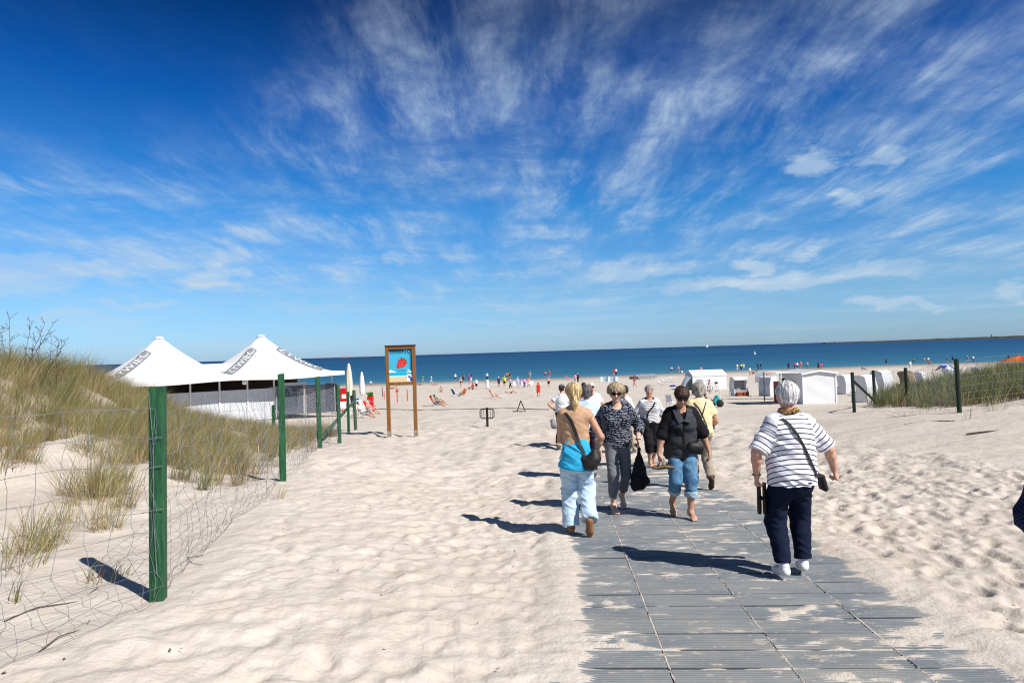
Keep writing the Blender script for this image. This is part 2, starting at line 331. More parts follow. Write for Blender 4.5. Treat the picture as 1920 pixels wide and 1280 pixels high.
    idx = np.arange(nx * ny).reshape(ny, nx)
    faces = np.stack([idx[:-1, :-1], idx[:-1, 1:], idx[1:, 1:], idx[1:, :-1]], -1).reshape(-1, 4)
    V = np.stack([X, Y, Z], -1).reshape(-1, 3)
    return mesh_np('beach_sand', V, faces, sand_material(), smooth=True)
def sand_material():
    m = bpy.data.materials.new('pale dry sand'); m.use_nodes = True; nt = m.node_tree; L = nt.links; p = nt.nodes['Principled BSDF']
    p.inputs['Roughness'].default_value = 0.95; p.inputs['Specular IOR Level'].default_value = 0.12
    def N(t, **k):
        n = nt.nodes.new(t)
        for a, b in k.items(): setattr(n, a, b)
        return n
    geo = N('ShaderNodeNewGeometry')
    def noise(s, d=4, r=0.6, sc=None):
        n = N('ShaderNodeTexNoise'); n.inputs['Scale'].default_value = s; n.inputs['Detail'].default_value = d; n.inputs['Roughness'].default_value = r
        if sc:
            mp = N('ShaderNodeMapping'); mp.inputs['Scale'].default_value = sc; L.new(geo.outputs['Position'], mp.inputs[0]); L.new(mp.outputs[0], n.inputs['Vector'])
        else: L.new(geo.outputs['Position'], n.inputs['Vector'])
        return n.outputs['Fac']
    def mix(f, a, b):
        n = N('ShaderNodeMix', data_type='RGBA')
        for s, k in ((f, 0), (a, 6), (b, 7)):
            if isinstance(s, (float, int)): n.inputs[k].default_value = s
            elif isinstance(s, tuple): n.inputs[k].default_value = s
            else: L.new(s, n.inputs[k])
        return n.outputs[2]
    def rng_(x, a, b, lo=0.0, hi=1.0):
        n = N('ShaderNodeMapRange'); L.new(x, n.inputs[0]); n.inputs[1].default_value = a; n.inputs[2].default_value = b; n.inputs[3].default_value = lo; n.inputs[4].default_value = hi; return n.outputs[0]
    c = mix(rng_(noise(0.35, 5), 0.35, 0.65), (0.585, 0.532, 0.470, 1), (0.525, 0.468, 0.402, 1))
    c = mix(rng_(noise(3.2, 6, 0.65), 0.45, 0.75, 0, 0.5), c, (0.46, 0.385, 0.30, 1))
    c = mix(rng_(noise(420, 2, 0.5), 0.56, 0.70, 0, 0.35), c, (0.28, 0.22, 0.16, 1))        # grains
    c = mix(rng_(noise(46, 3, 0.7), 0.74, 0.78, 0, 0.6), c, (0.10, 0.075, 0.05, 1))          # bits of dry litter
    # wet, smoother sand where the sea has been
    sp = N('ShaderNodeSeparateXYZ'); L.new(geo.outputs['Position'], sp.inputs[0])
    wet = rng_(sp.outputs[2], -5.86, -5.99)
    c = mix(wet, c, (0.27, 0.225, 0.17, 1)); L.new(c, p.inputs['Base Color'])
    rr = rng_(sp.outputs[2], -5.86, -5.99, 0.95, 0.35); L.new(rr, p.inputs['Roughness'])
    b1 = N('ShaderNodeBump'); b1.inputs['Strength'].default_value = 0.6; b1.inputs['Distance'].default_value = 0.014; L.new(noise(24, 7, 0.7), b1.inputs['Height'])
    b2 = N('ShaderNodeBump'); b2.inputs['Strength'].default_value = 0.5; b2.inputs['Distance'].default_value = 0.085; L.new(noise(4.2, 5, 0.6), b2.inputs['Height']); L.new(b1.outputs[0], b2.inputs['Normal'])
    b3 = N('ShaderNodeBump'); b3.inputs['Strength'].default_value = 0.35; b3.inputs['Distance'].default_value = 0.0015; L.new(noise(500, 2, 0.6), b3.inputs['Height']); L.new(b2.outputs[0], b3.inputs['Normal'])
    L.new(b3.outputs[0], p.inputs['Normal'])
    return m
ground = tag(build_ground(), 'pale trampled sand of the beach and dunes', kind='structure')
def build_sea():
    m = bpy.data.materials.new('blue sea water'); m.use_nodes = True; nt = m.node_tree; L = nt.links; p = nt.nodes['Principled BSDF']
    p.inputs['Roughness'].default_value = 0.22; p.inputs['Specular IOR Level'].default_value = 0.055; p.inputs['IOR'].default_value = 1.33
    geo = nt.nodes.new('ShaderNodeNewGeometry')
    at_ = nt.nodes.new('ShaderNodeAttribute'); at_.attribute_name = 'offshore'
    ramp = nt.nodes.new('ShaderNodeValToRGB'); L.new(at_.outputs['Fac'], ramp.inputs[0]); e = ramp.color_ramp.elements
    e[0].position = 0.0; e[0].color = (0.10, 0.19, 0.22, 1); e[1].position = 1.0; e[1].color = (0.0015, 0.028, 0.105, 1)
    for pos, c in ((0.10, (0.060, 0.175, 0.26, 1)), (0.30, (0.020, 0.112, 0.205, 1)), (0.6, (0.004, 0.058, 0.155, 1))):
        x = e.new(pos); x.color = c
    def noise(sc, s, d, r):
        mp = nt.nodes.new('ShaderNodeMapping'); mp.inputs['Scale'].default_value = sc; L.new(geo.outputs['Position'], mp.inputs[0])
        n = nt.nodes.new('ShaderNodeTexNoise'); n.inputs['Scale'].default_value = s; n.inputs['Detail'].default_value = d; n.inputs['Roughness'].default_value = r; L.new(mp.outputs[0], n.inputs['Vector']); return n.outputs['Fac']
    band = noise((0.0025, 0.012, 1), 1.0, 5, 0.6)                # sand bars and wind streaks
    rm = nt.nodes.new('ShaderNodeMapRange'); L.new(band, rm.inputs[0]); rm.inputs[1].default_value = 0.38; rm.inputs[2].default_value = 0.68; rm.inputs[3].default_value = 0.0; rm.inputs[4].default_value = 0.45
    mx = nt.nodes.new('ShaderNodeMix'); mx.data_type = 'RGBA'; L.new(rm.outputs[0], mx.inputs[0]); L.new(ramp.outputs[0], mx.inputs[6]); mx.inputs[7].default_value = (0.020, 0.125, 0.20, 1)
    L.new(mx.outputs[2], p.inputs['Base Color'])
    b1 = nt.nodes.new('ShaderNodeBump'); b1.inputs['Strength'].default_value = 0.9; b1.inputs['Distance'].default_value = 0.5; L.new(noise((0.35, 1.0, 1), 0.55, 6, 0.62), b1.inputs['Height'])
    b2 = nt.nodes.new('ShaderNodeBump'); b2.inputs['Strength'].default_value = 0.8; b2.inputs['Distance'].default_value = 2.5; L.new(noise((0.02, 0.06, 1), 1.0, 6, 0.6), b2.inputs['Height']); L.new(b1.outputs[0], b2.inputs['Normal'])
    L.new(b2.outputs[0], p.inputs['Normal'])
    # a ruffled sea turns most facets to the upper sky: diffuse body colour with a small glossy share
    df = nt.nodes.new('ShaderNodeBsdfDiffuse'); L.new(mx.outputs[2], df.inputs[0]); L.new(b2.outputs[0], df.inputs['Normal']); gl = nt.nodes.new('ShaderNodeBsdfGlossy'); gl.inputs['Roughness'].default_value = 0.35; gl.inputs['Color'].default_value = (0.9, 0.95, 1, 1); L.new(b2.outputs[0], gl.inputs['Normal'])
    sh = nt.nodes.new('ShaderNodeMixShader'); sh.inputs[0].default_value = 0.10; L.new(df.outputs[0], sh.inputs[1]); L.new(gl.outputs[0], sh.inputs[2]); L.new(sh.outputs[0], nt.nodes['Material Output'].inputs[0])
    xs = np.concatenate([-np.geomspace(60, 30000, 60)[::-1], np.linspace(-55, 130, 75), np.geomspace(140, 30000, 60)])
    ys = np.concatenate([np.linspace(138, 180, 60), np.geomspace(181, 26000, 150)])
    X, Y = np.meshgrid(xs, ys); off = Y - shore_y(X)
    Z = np.full_like(X, SEA) + 0.09 * np.sin((off + 2.5 * vnoise(X * 0.08, Y * 0.02, seed=31)) * 1.15) * np.exp(-np.clip(off, 0, 999) / 28) * sstep(-1, 4, off)
    nx, ny = len(xs), len(ys); idx = np.arange(nx * ny).reshape(ny, nx)
    faces = np.stack([idx[:-1, :-1], idx[:-1, 1:], idx[1:, 1:], idx[1:, :-1]], -1).reshape(-1, 4)
    o = mesh_np('sea', np.stack([X, Y, Z], -1).reshape(-1, 3), faces, m, smooth=True)
    a = o.data.attributes.new('offshore', 'FLOAT', 'POINT'); v = np.clip(np.log1p(np.clip(off, 0, None)) / math.log(3000), 0, 1) ** 1.5
    a.data.foreach_set('value', v.ravel().astype(np.float32))
    return tag(o, 'calm blue sea reaching to the horizon', kind='structure')
build_sea()
# ------------------------------------------------------------------ implicit surfaces: smooth unions of tapered limbs, meshed once
V3 = lambda *a: np.array(a if len(a) == 3 else a[0], float)
class Cone:
    def __init__(s, a, b, ra, rb, k=0.03, flat=None, clip=(), tag=0):
        s.a, s.b, s.ra, s.rb, s.k, s.flat, s.clip, s.tag = V3(a), V3(b), ra, rb, k, flat, [(V3(p), V3(n)) for p, n in clip], tag
    def bbox(s):
        r = max(s.ra, s.rb); return np.minimum(s.a, s.b) - r, np.maximum(s.a, s.b) + r
    def f(s, X, Y, Z):
        px, py, pz = X - s.a[0], Y - s.a[1], Z - s.a[2]; ba = s.b - s.a; L = max(ba.dot(ba), 1e-9)
        t = np.clip((px * ba[0] + py * ba[1] + pz * ba[2]) / L, 0, 1)
        dx, dy, dz = px - t * ba[0], py - t * ba[1], pz - t * ba[2]; r = s.ra + (s.rb - s.ra) * t
        if s.flat is not None:
            n, k = s.flat; q = (dx * n[0] + dy * n[1] + dz * n[2]) * (k - 1); d = np.sqrt((dx + q * n[0]) ** 2 + (dy + q * n[1]) ** 2 + (dz + q * n[2]) ** 2)
        else: d = np.sqrt(dx * dx + dy * dy + dz * dz)
        v = d - r
        for c, n in s.clip: v = np.maximum(v, (X - c[0]) * n[0] + (Y - c[1]) * n[1] + (Z - c[2]) * n[2])
        return v
    def t(s, P):
        ba = s.b - s.a; return np.clip(((P - s.a) @ ba) / max(ba.dot(ba), 1e-9), 0, 1)
class Ell:
    def __init__(s, c, r, M=None, k=0.03, clip=(), tag=0, sub=False):
        s.c, s.r, s.M, s.k, s.clip, s.tag, s.sub = V3(c), V3(r), np.eye(3) if M is None else M, k, [(V3(p), V3(n)) for p, n in clip], tag, sub
    def bbox(s):
        e = np.sqrt(((s.M * s.r) ** 2).sum(1)); return s.c - e, s.c + e
    def f(s, X, Y, Z):
        x, y, z = X - s.c[0], Y - s.c[1], Z - s.c[2]; M = s.M
        a = (x * M[0, 0] + y * M[1, 0] + z * M[2, 0]) / s.r[0]; b = (x * M[0, 1] + y * M[1, 1] + z * M[2, 1]) / s.r[1]; c = (x * M[0, 2] + y * M[1, 2] + z * M[2, 2]) / s.r[2]
        q = np.sqrt(a * a + b * b + c * c); g = np.sqrt((a / s.r[0]) ** 2 + (b / s.r[1]) ** 2 + (c / s.r[2]) ** 2)
        v = q * (q - 1) / np.maximum(g, 1e-6)
        for cc, n in s.clip: v = np.maximum(v, (X - cc[0]) * n[0] + (Y - cc[1]) * n[1] + (Z - cc[2]) * n[2])
        return v
def sdf_mesh(prims, h, cuts=()):
    """-> vertices, quads of the surface (naive surface nets)"""
    add = [p for p in prims if not getattr(p, 'sub', False)]
    lo = np.min([p.bbox()[0] for p in add], 0) - 3 * h; hi = np.max([p.bbox()[1] for p in add], 0) + 3 * h
    n = np.ceil((hi - lo) / h).astype(int) + 1
    ax = [lo[i] + h * np.arange(n[i]) for i in range(3)]
    D = np.full(n, 0.5, np.float32)
    for p in prims:
        b0, b1 = p.bbox(); m = p.k + 2.5 * h
        i0 = np.clip(np.floor((b0 - m - lo) / h).astype(int), 0, n - 1); i1 = np.clip(np.ceil((b1 + m - lo) / h).astype(int) + 1, 1, n)
        sl = tuple(slice(a, b) for a, b in zip(i0, i1))
        f = p.f(ax[0][sl[0]][:, None, None], ax[1][sl[1]][None, :, None], ax[2][sl[2]][None, None, :]).astype(np.float32)
        d = D[sl]; k = max(p.k, 1e-4)
        if getattr(p, 'sub', False):
            f = -f; q = np.maximum(k - np.abs(d - f), 0) / k; D[sl] = np.maximum(d, f) + q * q * k * 0.25
        else:
            q = np.maximum(k - np.abs(d - f), 0) / k; D[sl] = np.minimum(d, f) - q * q * k * 0.25
    for c, nn in cuts:
        D = np.maximum(D, ((ax[0] - c[0]) * nn[0])[:, None, None] + ((ax[1] - c[1]) * nn[1])[None, :, None] + ((ax[2] - c[2]) * nn[2])[None, None, :]).astype(np.float32)
    S = D < 0
    cnt = np.zeros(n - 1, np.int8)
    for a in (0, 1):
        for b in (0, 1):
            for c in (0, 1): cnt += S[a:n[0] - 1 + a, b:n[1] - 1 + b, c:n[2] - 1 + c]
    act = np.argwhere((cnt > 0) & (cnt < 8))
    ids = np.full(n - 1, -1, np.int32); ids[tuple(act.T)] = np.arange(len(act))
    corn = {}
    for a in (0, 1):
        for b in (0, 1):
            for c in (0, 1): corn[(a, b, c)] = D[act[:, 0] + a, act[:, 1] + b, act[:, 2] + c]
    acc = np.zeros((len(act), 3)); num = np.zeros(len(act))
    for axis in range(3):
        for u in (0, 1):
            for v in (0, 1):
                p0 = [u, v]; p0.insert(axis, 0); p1 = list(p0); p1[axis] = 1
                d0, d1 = corn[tuple(p0)], corn[tuple(p1)]; cr = (d0 < 0) != (d1 < 0)
                t = np.where(cr, d0 / np.where(cr, d0 - d1, 1), 0)
                pt = np.array(p0, float)[None, :].repeat(len(act), 0); pt[:, axis] = t
                acc += pt * cr[:, None]; num += cr
    V = lo + h * (act + acc / num[:, None])
    Fs = []
    for axis in range(3):
        o1, o2 = [(1, 2), (2, 0), (0, 1)][axis]
        a = [slice(1, -1)] * 3; a[axis] = slice(0, -1); b = list(a); b[axis] = slice(1, None)
        s0, s1 = S[tuple(a)], S[tuple(b)]
        for flip in (False, True):
            e = np.argwhere((s0 & ~s1) if not flip else (~s0 & s1)); e = e + 1; e[:, axis] -= 1
            if not len(e): continue
            def c(d1, d2):
                q = e.copy(); q[:, o1] += d1; q[:, o2] += d2; return ids[tuple(q.T)]
            q = [c(-1, -1), c(0, -1), c(0, 0), c(-1, 0)]
            Fs.append(np.stack(q if not flip else q[::-1], 1))
    return V, np.concatenate(Fs)
def sdf_obj(name, prims, h, m, parent, fold=0.0, ffreq=(9, 9, 16), seed=0, cuts=(), attrs=None, smooth_iter=1):
    V, Q = sdf_mesh(prims, h, cuts)
    for _ in range(smooth_iter):                                   # light relaxation of the grid steps
        acc = np.zeros_like(V); num = np.zeros(len(V))
        for a, b in ((0, 1), (1, 2), (2, 3), (3, 0)):
            np.add.at(acc, Q[:, a], V[Q[:, b]]); np.add.at(acc, Q[:, b], V[Q[:, a]]); np.add.at(num, Q[:, a], 1); np.add.at(num, Q[:, b], 1)
        V = V * 0.6 + 0.4 * acc / np.maximum(num, 1)[:, None]
    o = mesh_np(name, V, Q, m, parent, smooth=True)
    if fold > 0:
        nn = np.zeros(len(V) * 3, np.float32); o.data.vertices.foreach_get('normal', nn); nn = nn.reshape(-1, 3)
        a = vnoise(V[:, 0] * ffreq[0], V[:, 1] * ffreq[1], V[:, 2] * ffreq[2] + 5, seed=seed) - 0.5
        u = V[:, 2] + 0.6 * V[:, 0]; w = V[:, 2] - 0.55 * V[:, 0]
        b = np.abs(vnoise(u * 17, V[:, 1] * 5, w * 5, seed=seed + 3) - 0.5) * 2; c = np.abs(vnoise(w * 15, V[:, 1] * 5 + 9, u * 4, seed=seed + 7) - 0.5) * 2
        V2 = V + nn * (fold * (a * 1.1 + 0.9 * (0.35 - b) + 0.7 * (0.35 - c)))[:, None]
        o.data.vertices.foreach_set('co', V2.astype(np.float32).ravel()); o.data.update()
    if attrs:
        for k, fn in attrs.items():
            val = fn(V)
            if val.ndim == 1:
                A = o.data.attributes.new(k, 'FLOAT', 'POINT'); A.data.foreach_set('value', val.astype(np.float32))
            else:
                A = o.data.attributes.new(k, 'FLOAT_COLOR', 'POINT'); A.data.foreach_set('color', np.concatenate([val, np.ones((len(val), 1))], 1).astype(np.float32).ravel())
    return o
# ------------------------------------------------------------------ skin, hair and cloth
def attr_mat(name, c, rough=0.6, spec=0.3, attr='tint', bump=0.15, bscale=90, sss=0.0, stretch=(1, 1, 1), var=0.25, sheen=0.0):
    """colour times a per-vertex tint (a thing's own markings), mottled by noise"""
    if name in _M: return _M[name]
    m = bpy.data.materials.new(name); m.use_nodes = True; nt = m.node_tree; L = nt.links; p = nt.nodes['Principled BSDF']
    p.inputs['Roughness'].default_value = rough; p.inputs['Specular IOR Level'].default_value = spec
    if sss: p.inputs['Subsurface Weight'].default_value = sss; p.inputs['Subsurface Radius'].default_value = (0.012, 0.005, 0.003)
    if sheen: p.inputs['Sheen Weight'].default_value = sheen
    a = nt.nodes.new('ShaderNodeAttribute'); a.attribute_name = attr or ''
    tc = nt.nodes.new('ShaderNodeTexCoord'); mp = nt.nodes.new('ShaderNodeMapping'); mp.inputs['Scale'].default_value = stretch; L.new(tc.outputs['Object'], mp.inputs[0])
    n = nt.nodes.new('ShaderNodeTexNoise'); n.inputs['Scale'].default_value = 22; n.inputs['Detail'].default_value = 5; L.new(mp.outputs[0], n.inputs['Vector'])
    r = nt.nodes.new('ShaderNodeMapRange'); L.new(n.outputs['Fac'], r.inputs[0]); r.inputs[1].default_value = 0.3; r.inputs[2].default_value = 0.7; r.inputs[3].default_value = 1 - var; r.inputs[4].default_value = 1 + var
    v = nt.nodes.new('ShaderNodeVectorMath'); v.operation = 'SCALE'; v.inputs[0].default_value = c; L.new(r.outputs[0], v.inputs['Scale'])
    x = nt.nodes.new('ShaderNodeVectorMath'); x.operation = 'MULTIPLY'; L.new(v.outputs[0], x.inputs[0])
    if attr: L.new(a.outputs['Color'], x.inputs[1])
    else: x.inputs[1].default_value = (1, 1, 1)
    L.new(x.outputs[0], p.inputs['Base Color'])
    b = nt.nodes.new('ShaderNodeBump'); b.inputs['Strength'].default_value = bump; b.inputs['Distance'].default_value = 0.010
    bn = nt.nodes.new('ShaderNodeTexNoise'); bn.inputs['Scale'].default_value = bscale; bn.inputs['Detail'].default_value = 4; L.new(mp.outputs[0], bn.inputs['Vector']); L.new(bn.outputs['Fac'], b.inputs['Height']); L.new(b.outputs[0], p.inputs['Normal'])
    _M[name] = m; return m
def stripe_mat(name, c, c2, pitch, width, off=0.0, dash=None, bump=0.25):
    """woven stripes that follow the garment (attribute 'run': metres along it)"""
    if name in _M: return _M[name]
    m = bpy.data.materials.new(name); m.use_nodes = True; nt = m.node_tree; L = nt.links; p = nt.nodes['Principled BSDF']; p.inputs['Roughness'].default_value = 0.85; p.inputs['Specular IOR Level'].default_value = 0.15
    a = nt.nodes.new('ShaderNodeAttribute'); a.attribute_name = 'run'
    def M_(op, x, y):
        n = nt.nodes.new('ShaderNodeMath'); n.operation = op
        for s, i in ((x, 0), (y, 1)):
            if isinstance(s, (int, float)): n.inputs[i].default_value = s
            else: L.new(s, n.inputs[i])
        return n.outputs[0]
    fr = M_('FRACT', M_('ADD', M_('DIVIDE', a.outputs['Fac'], pitch), off), 0)
    fac = M_('LESS_THAN', fr, width / pitch)
    tc = nt.nodes.new('ShaderNodeTexCoord')
    if dash:
        mp = nt.nodes.new('ShaderNodeMapping'); mp.inputs['Scale'].default_value = dash; L.new(tc.outputs['Object'], mp.inputs[0])
        n = nt.nodes.new('ShaderNodeTexNoise'); n.inputs['Scale'].default_value = 1; n.inputs['Detail'].default_value = 1; L.new(mp.outputs[0], n.inputs['Vector']); fac = M_('MULTIPLY', fac, M_('GREATER_THAN', n.outputs['Fac'], 0.47))
    mx = nt.nodes.new('ShaderNodeMix'); mx.data_type = 'RGBA'; L.new(fac, mx.inputs[0]); mx.inputs[6].default_value = (*c, 1); mx.inputs[7].default_value = (*c2, 1); L.new(mx.outputs[2], p.inputs['Base Color'])
    b = nt.nodes.new('ShaderNodeBump'); b.inputs['Strength'].default_value = bump; b.inputs['Distance'].default_value = 0.004
    bn = nt.nodes.new('ShaderNodeTexNoise'); bn.inputs['Scale'].default_value = 70; L.new(tc.outputs['Object'], bn.inputs['Vector']); L.new(bn.outputs['Fac'], b.inputs['Height']); L.new(b.outputs[0], p.inputs['Normal'])
    _M[name] = m; return m
def cloth(name, c, var=0.12, bump=0.3): return attr_mat(name, c, 0.9, 0.12, attr=None, bump=bump, bscale=55, var=var)
def hair_mat(name, c): return attr_mat(name, c, 0.5, 0.35, attr='tint', bump=0.9, bscale=34, stretch=(3.2, 3.2, 0.5), var=0.55)
SKIN = {'fair': (0.62, 0.385, 0.285), 'tan': (0.47, 0.255, 0.165), 'red': (0.60, 0.32, 0.23), 'brown': (0.36, 0.19, 0.12)}
def skin_mat(k): return attr_mat('skin ' + k, SKIN[k], 0.55, 0.3, bump=0.08, bscale=120, var=0.10, sss=0.0)
# ------------------------------------------------------------------ people
def rot(ax, a):
    c, s = math.cos(a), math.sin(a)
    return {'x': np.array([[1, 0, 0], [0, c, -s], [0, s, c]]), 'y': np.array([[c, 0, s], [0, 1, 0], [-s, 0, c]]), 'z': np.array([[c, -s, 0], [s, c, 0], [0, 0, 1]])}[ax]
def unit(v): v = V3(v); return v / max(np.linalg.norm(v), 1e-9)
def ik(a, c, l1, l2, hint):
    a, c = V3(a), V3(c); d = c - a; L = np.linalg.norm(d); u = d / L
    if L > 0.998 * (l1 + l2): L = 0.998 * (l1 + l2); c = a + u * L
    x = (l1 * l1 - l2 * l2 + L * L) / (2 * L); hh = math.sqrt(max(l1 * l1 - x * x, 0)); p = V3(hint) - u * u.dot(V3(hint)); return a + u * x + unit(p) * hh, c
class Skel:
    """joints of one figure. x to the right of the picture, y away from it, z up; yaw 0 faces the camera, pi faces away"""
    def __init__(k, H=1.68, yaw=0.0, girth=1.0, limb=1.0, lean=0.0, side=0.0, pelvis=None, nod=0.0, turn=0.0, arms=None, legs=None, spine=None, hs=1.0, covered=True):
        s = k.s = H / 1.68; k.hs = hs; k.covered = covered; k.g = girth; k.lm = limb
        M = rot('z', yaw) @ rot('x', lean) @ rot('y', side) if spine is None else spine
        k.M = M; k.P = V3(0, 0, 0.93 * s) if pelvis is None else V3(pelvis)
        k.fw = rot('z', yaw) @ V3(0, -1, 0) if spine is None else -M[:, 1]
        k.HM = M @ rot('x', nod) @ rot('z', turn)
        T = k.T = lambda x, y, z: k.P + M @ V3(x * s, y * s, z * s)
        k.neck = T(0, 0.012, 0.46); k.hc = T(0, -0.008, 0.575) + k.HM @ V3(0, -0.012 * s, 0.083 * s * (0.3 + 0.7 * hs))
        k.arm = {}; k.leg = {}
        mir = 1 if M[0, 0] >= 0 else -1                            # which body side is on the right of the picture
        for sd, q in (('L', -1), ('R', 1)):
            sh = T(q * mir * 0.158 * (0.82 + 0.18 * girth), 0.0, 0.402); a = dict(wrist=(q * 0.24, 0.0, 0.86), hint=(q * 0.4, 0, 0), hand=None, curl=0.5)
            a.update((arms or {}).get(sd, {})); w = V3(a['wrist']) * (s if not a.get('abs') else 1)
            e, w = ik(sh, w, 0.285 * s, 0.245 * s, V3(a['hint']) - k.fw * 0.12)
            hd = unit(w - e) if a['hand'] is None else unit(a['hand']); k.arm[sd] = dict(sh=sh, el=e, wr=w, hd=hd, curl=a['curl'], pn=unit(a.get('palm', (-q, 0, 0))))
            hp = T(q * mir * 0.086, 0.0, -0.055); l = dict(ball=(q * 0.10, 0, 0.022), pitch=0.0, yaw=None, hint=None)
            l.update((legs or {}).get(sd, {})); b = V3(l['ball']) * s
            fh = k.fw.copy() if l['yaw'] is None else V3(math.sin(l['yaw']), -math.cos(l['yaw']), 0); fh[2] = 0; fh = unit(fh)
            th = l['pitch']; d = fh * math.cos(th) + V3(0, 0, -math.sin(th)); nrm = fh * math.sin(th) + V3(0, 0, math.cos(th)); heel = b - d * 0.155 * s + nrm * 0.008 * s
            an = heel + d * 0.042 * s + nrm * 0.055 * s
            kn, an2 = ik(hp, an, 0.42 * s, 0.405 * s, fh if l['hint'] is None else V3(l['hint'])); sh_ = an2 - an
            k.leg[sd] = dict(hip=hp, kn=kn, an=an2, ball=b + sh_, heel=heel + sh_, d=d, n=nrm, side=np.cross(d, nrm))
    def torso(k, inf=0.0, clip=()):
        s, g, M, T = k.s, k.g, k.M, k.T
        return [Ell(T(0, 0.005, 0.0), (0.158 * s * g + inf, 0.118 * s * g + inf, 0.125 * s + inf), M, 0.06, clip, 1), Ell(T(0, -0.004, 0.14), (0.135 * s * g + inf, 0.10 * s * g + inf, 0.15 * s), M, 0.07, clip, 1),
                Ell(T(0, 0.0, 0.30), (0.150 * s * g + inf, 0.108 * s * (0.4 + 0.6 * g) + inf, 0.17 * s + inf), M, 0.06, clip, 1), Cone(T(-0.115, 0.01, 0.395), T(0.115, 0.01, 0.395), 0.052 * s + inf, 0.052 * s + inf, 0.06, (M[:, 1], 0.9), clip, 1)] + [Cone(T(0, 0.018, 0.455), T(q * 0.125, 0.01, 0.405), 0.046 * s + inf, 0.040 * s + inf, 0.05, None, clip, 1) for q in (-1, 1)]
    def bust(k, inf=0.0, r=0.06, clip=()):
        return [Ell(k.T(q * 0.075, -0.082 * k.g, 0.275), (r * k.s + inf, r * 0.85 * k.s + inf, r * k.s + inf), k.M, 0.05, clip, 1) for q in (-1, 1)]
    def skin(k, face=True, feet='bare', fingers=True, hands=True):
        s, lm = k.s, k.lm; P = k.torso(-0.014 * s); s = k.s * k.hs; M = k.HM; hc = k.hc; H = lambda x, y, z: hc + M @ V3(x * s, y * s, z * s)
        P += [Cone(k.neck, H(0, 0.012, -0.06), 0.054 * s * (0.7 + 0.3 * lm), 0.05 * s, 0.04)]
        P += [Ell(H(0, 0.012, 0.006), (0.074 * s, 0.092 * s, 0.096 * s), M, 0.02, tag=2), Ell(H(0, -0.030, -0.052), (0.057 * s, 0.058 * s, 0.064 * s), M, 0.04, tag=2)]
        if face:
            P += [Ell(H(q * 0.034, -0.056, -0.022), (0.030 * s, 0.028 * s, 0.032 * s), M, 0.03, tag=2) for q in (-1, 1)]
            P += [Ell(H(0, -0.078, 0.032), (0.050 * s, 0.014 * s, 0.013 * s), M, 0.02, tag=2), Ell(H(0, -0.078, -0.098), (0.022 * s, 0.018 * s, 0.016 * s), M, 0.03, tag=2)]
            P += [Ell(H(q * 0.031, -0.098, 0.010), (0.019 * s, 0.016 * s, 0.013 * s), M, 0.018, tag=2, sub=True) for q in (-1, 1)]
            P += [Cone(H(0, -0.086, 0.016), H(0, -0.112, -0.026), 0.009 * s, 0.0145 * s, 0.014, tag=2), Ell(H(0, -0.091, -0.058), (0.024 * s, 0.010 * s, 0.011 * s), M, 0.012, tag=3)]
            P += [Ell(H(q * 0.076, 0.010, -0.008), (0.011 * s, 0.024 * s, 0.032 * s), M, 0.01, tag=2) for q in (-1, 1)]
        s = k.s
        for sd, q in (('L', -1), ('R', 1)):
            a = k.arm[sd]; sh, el, wr = a['sh'], a['el'], a['wr']
            P += [Cone(sh, el, 0.050 * s * lm, 0.038 * s * lm, 0.035), Cone(el, el + (wr - el) * 0.3, 0.037 * s * lm, 0.039 * s * lm, 0.02), Cone(el + (wr - el) * 0.3, wr, 0.039 * s * lm, 0.026 * s * (0.5 + 0.5 * lm), 0.02)]
            hd, pn = a['hd'], a['pn']; pn = unit(pn - hd * hd.dot(pn)); sv = np.cross(hd, pn)
            if sv[1] * 1 > 0 and abs(sv[1]) > 0.3: sv = -sv          # thumb side towards the front
            if k.fw.dot(sv) < 0: sv = -sv
            if not hands: continue
            kn_ = wr + hd * 0.078 * s
            if not fingers: P += [Cone(wr, wr + hd * 0.14 * s, 0.03 * s, 0.024 * s, 0.02, (pn, 1.7))]; continue
            P += [Cone(wr + hd * 0.012 * s, kn_ - hd * 0.012 * s, 0.026 * s, 0.038 * s, 0.02, (pn, 1.9))]
            for i, (o, ln) in enumerate(((0.028, 0.074), (0.0095, 0.082), (-0.0095, 0.077), (-0.028, 0.060))):
                b0 = kn_ - hd * 0.012 * s + sv * o * s; c = a['curl'] * (1 + 0.15 * i); v1 = hd * math.cos(c * 0.7) + pn * math.sin(c * 0.7); v2 = hd * math.cos(c * 1.7) + pn * math.sin(c * 1.7); v3 = hd * math.cos(c * 2.5) + pn * math.sin(c * 2.5)
                b1 = b0 + v1 * ln * 0.52 * s; b2 = b1 + v2 * ln * 0.36 * s; b3 = b2 + v3 * ln * 0.26 * s
                P += [Cone(b0, b1, 0.0105 * s, 0.0095 * s, 0.006), Cone(b1, b2, 0.0095 * s, 0.0085 * s, 0.004), Cone(b2, b3, 0.0085 * s, 0.007 * s, 0.004)]
            t0 = wr + hd * 0.02 * s + sv * 0.018 * s; t1 = t0 + (hd * 0.6 + sv * 0.62 + pn * 0.25) * 0.045 * s; t2 = t1 + (hd * 0.86 + sv * 0.15 + pn * 0.4) * 0.045 * s
            P += [Cone(t0, t1, 0.016 * s, 0.0125 * s, 0.012), Cone(t1, t2, 0.0115 * s, 0.009 * s, 0.005)]
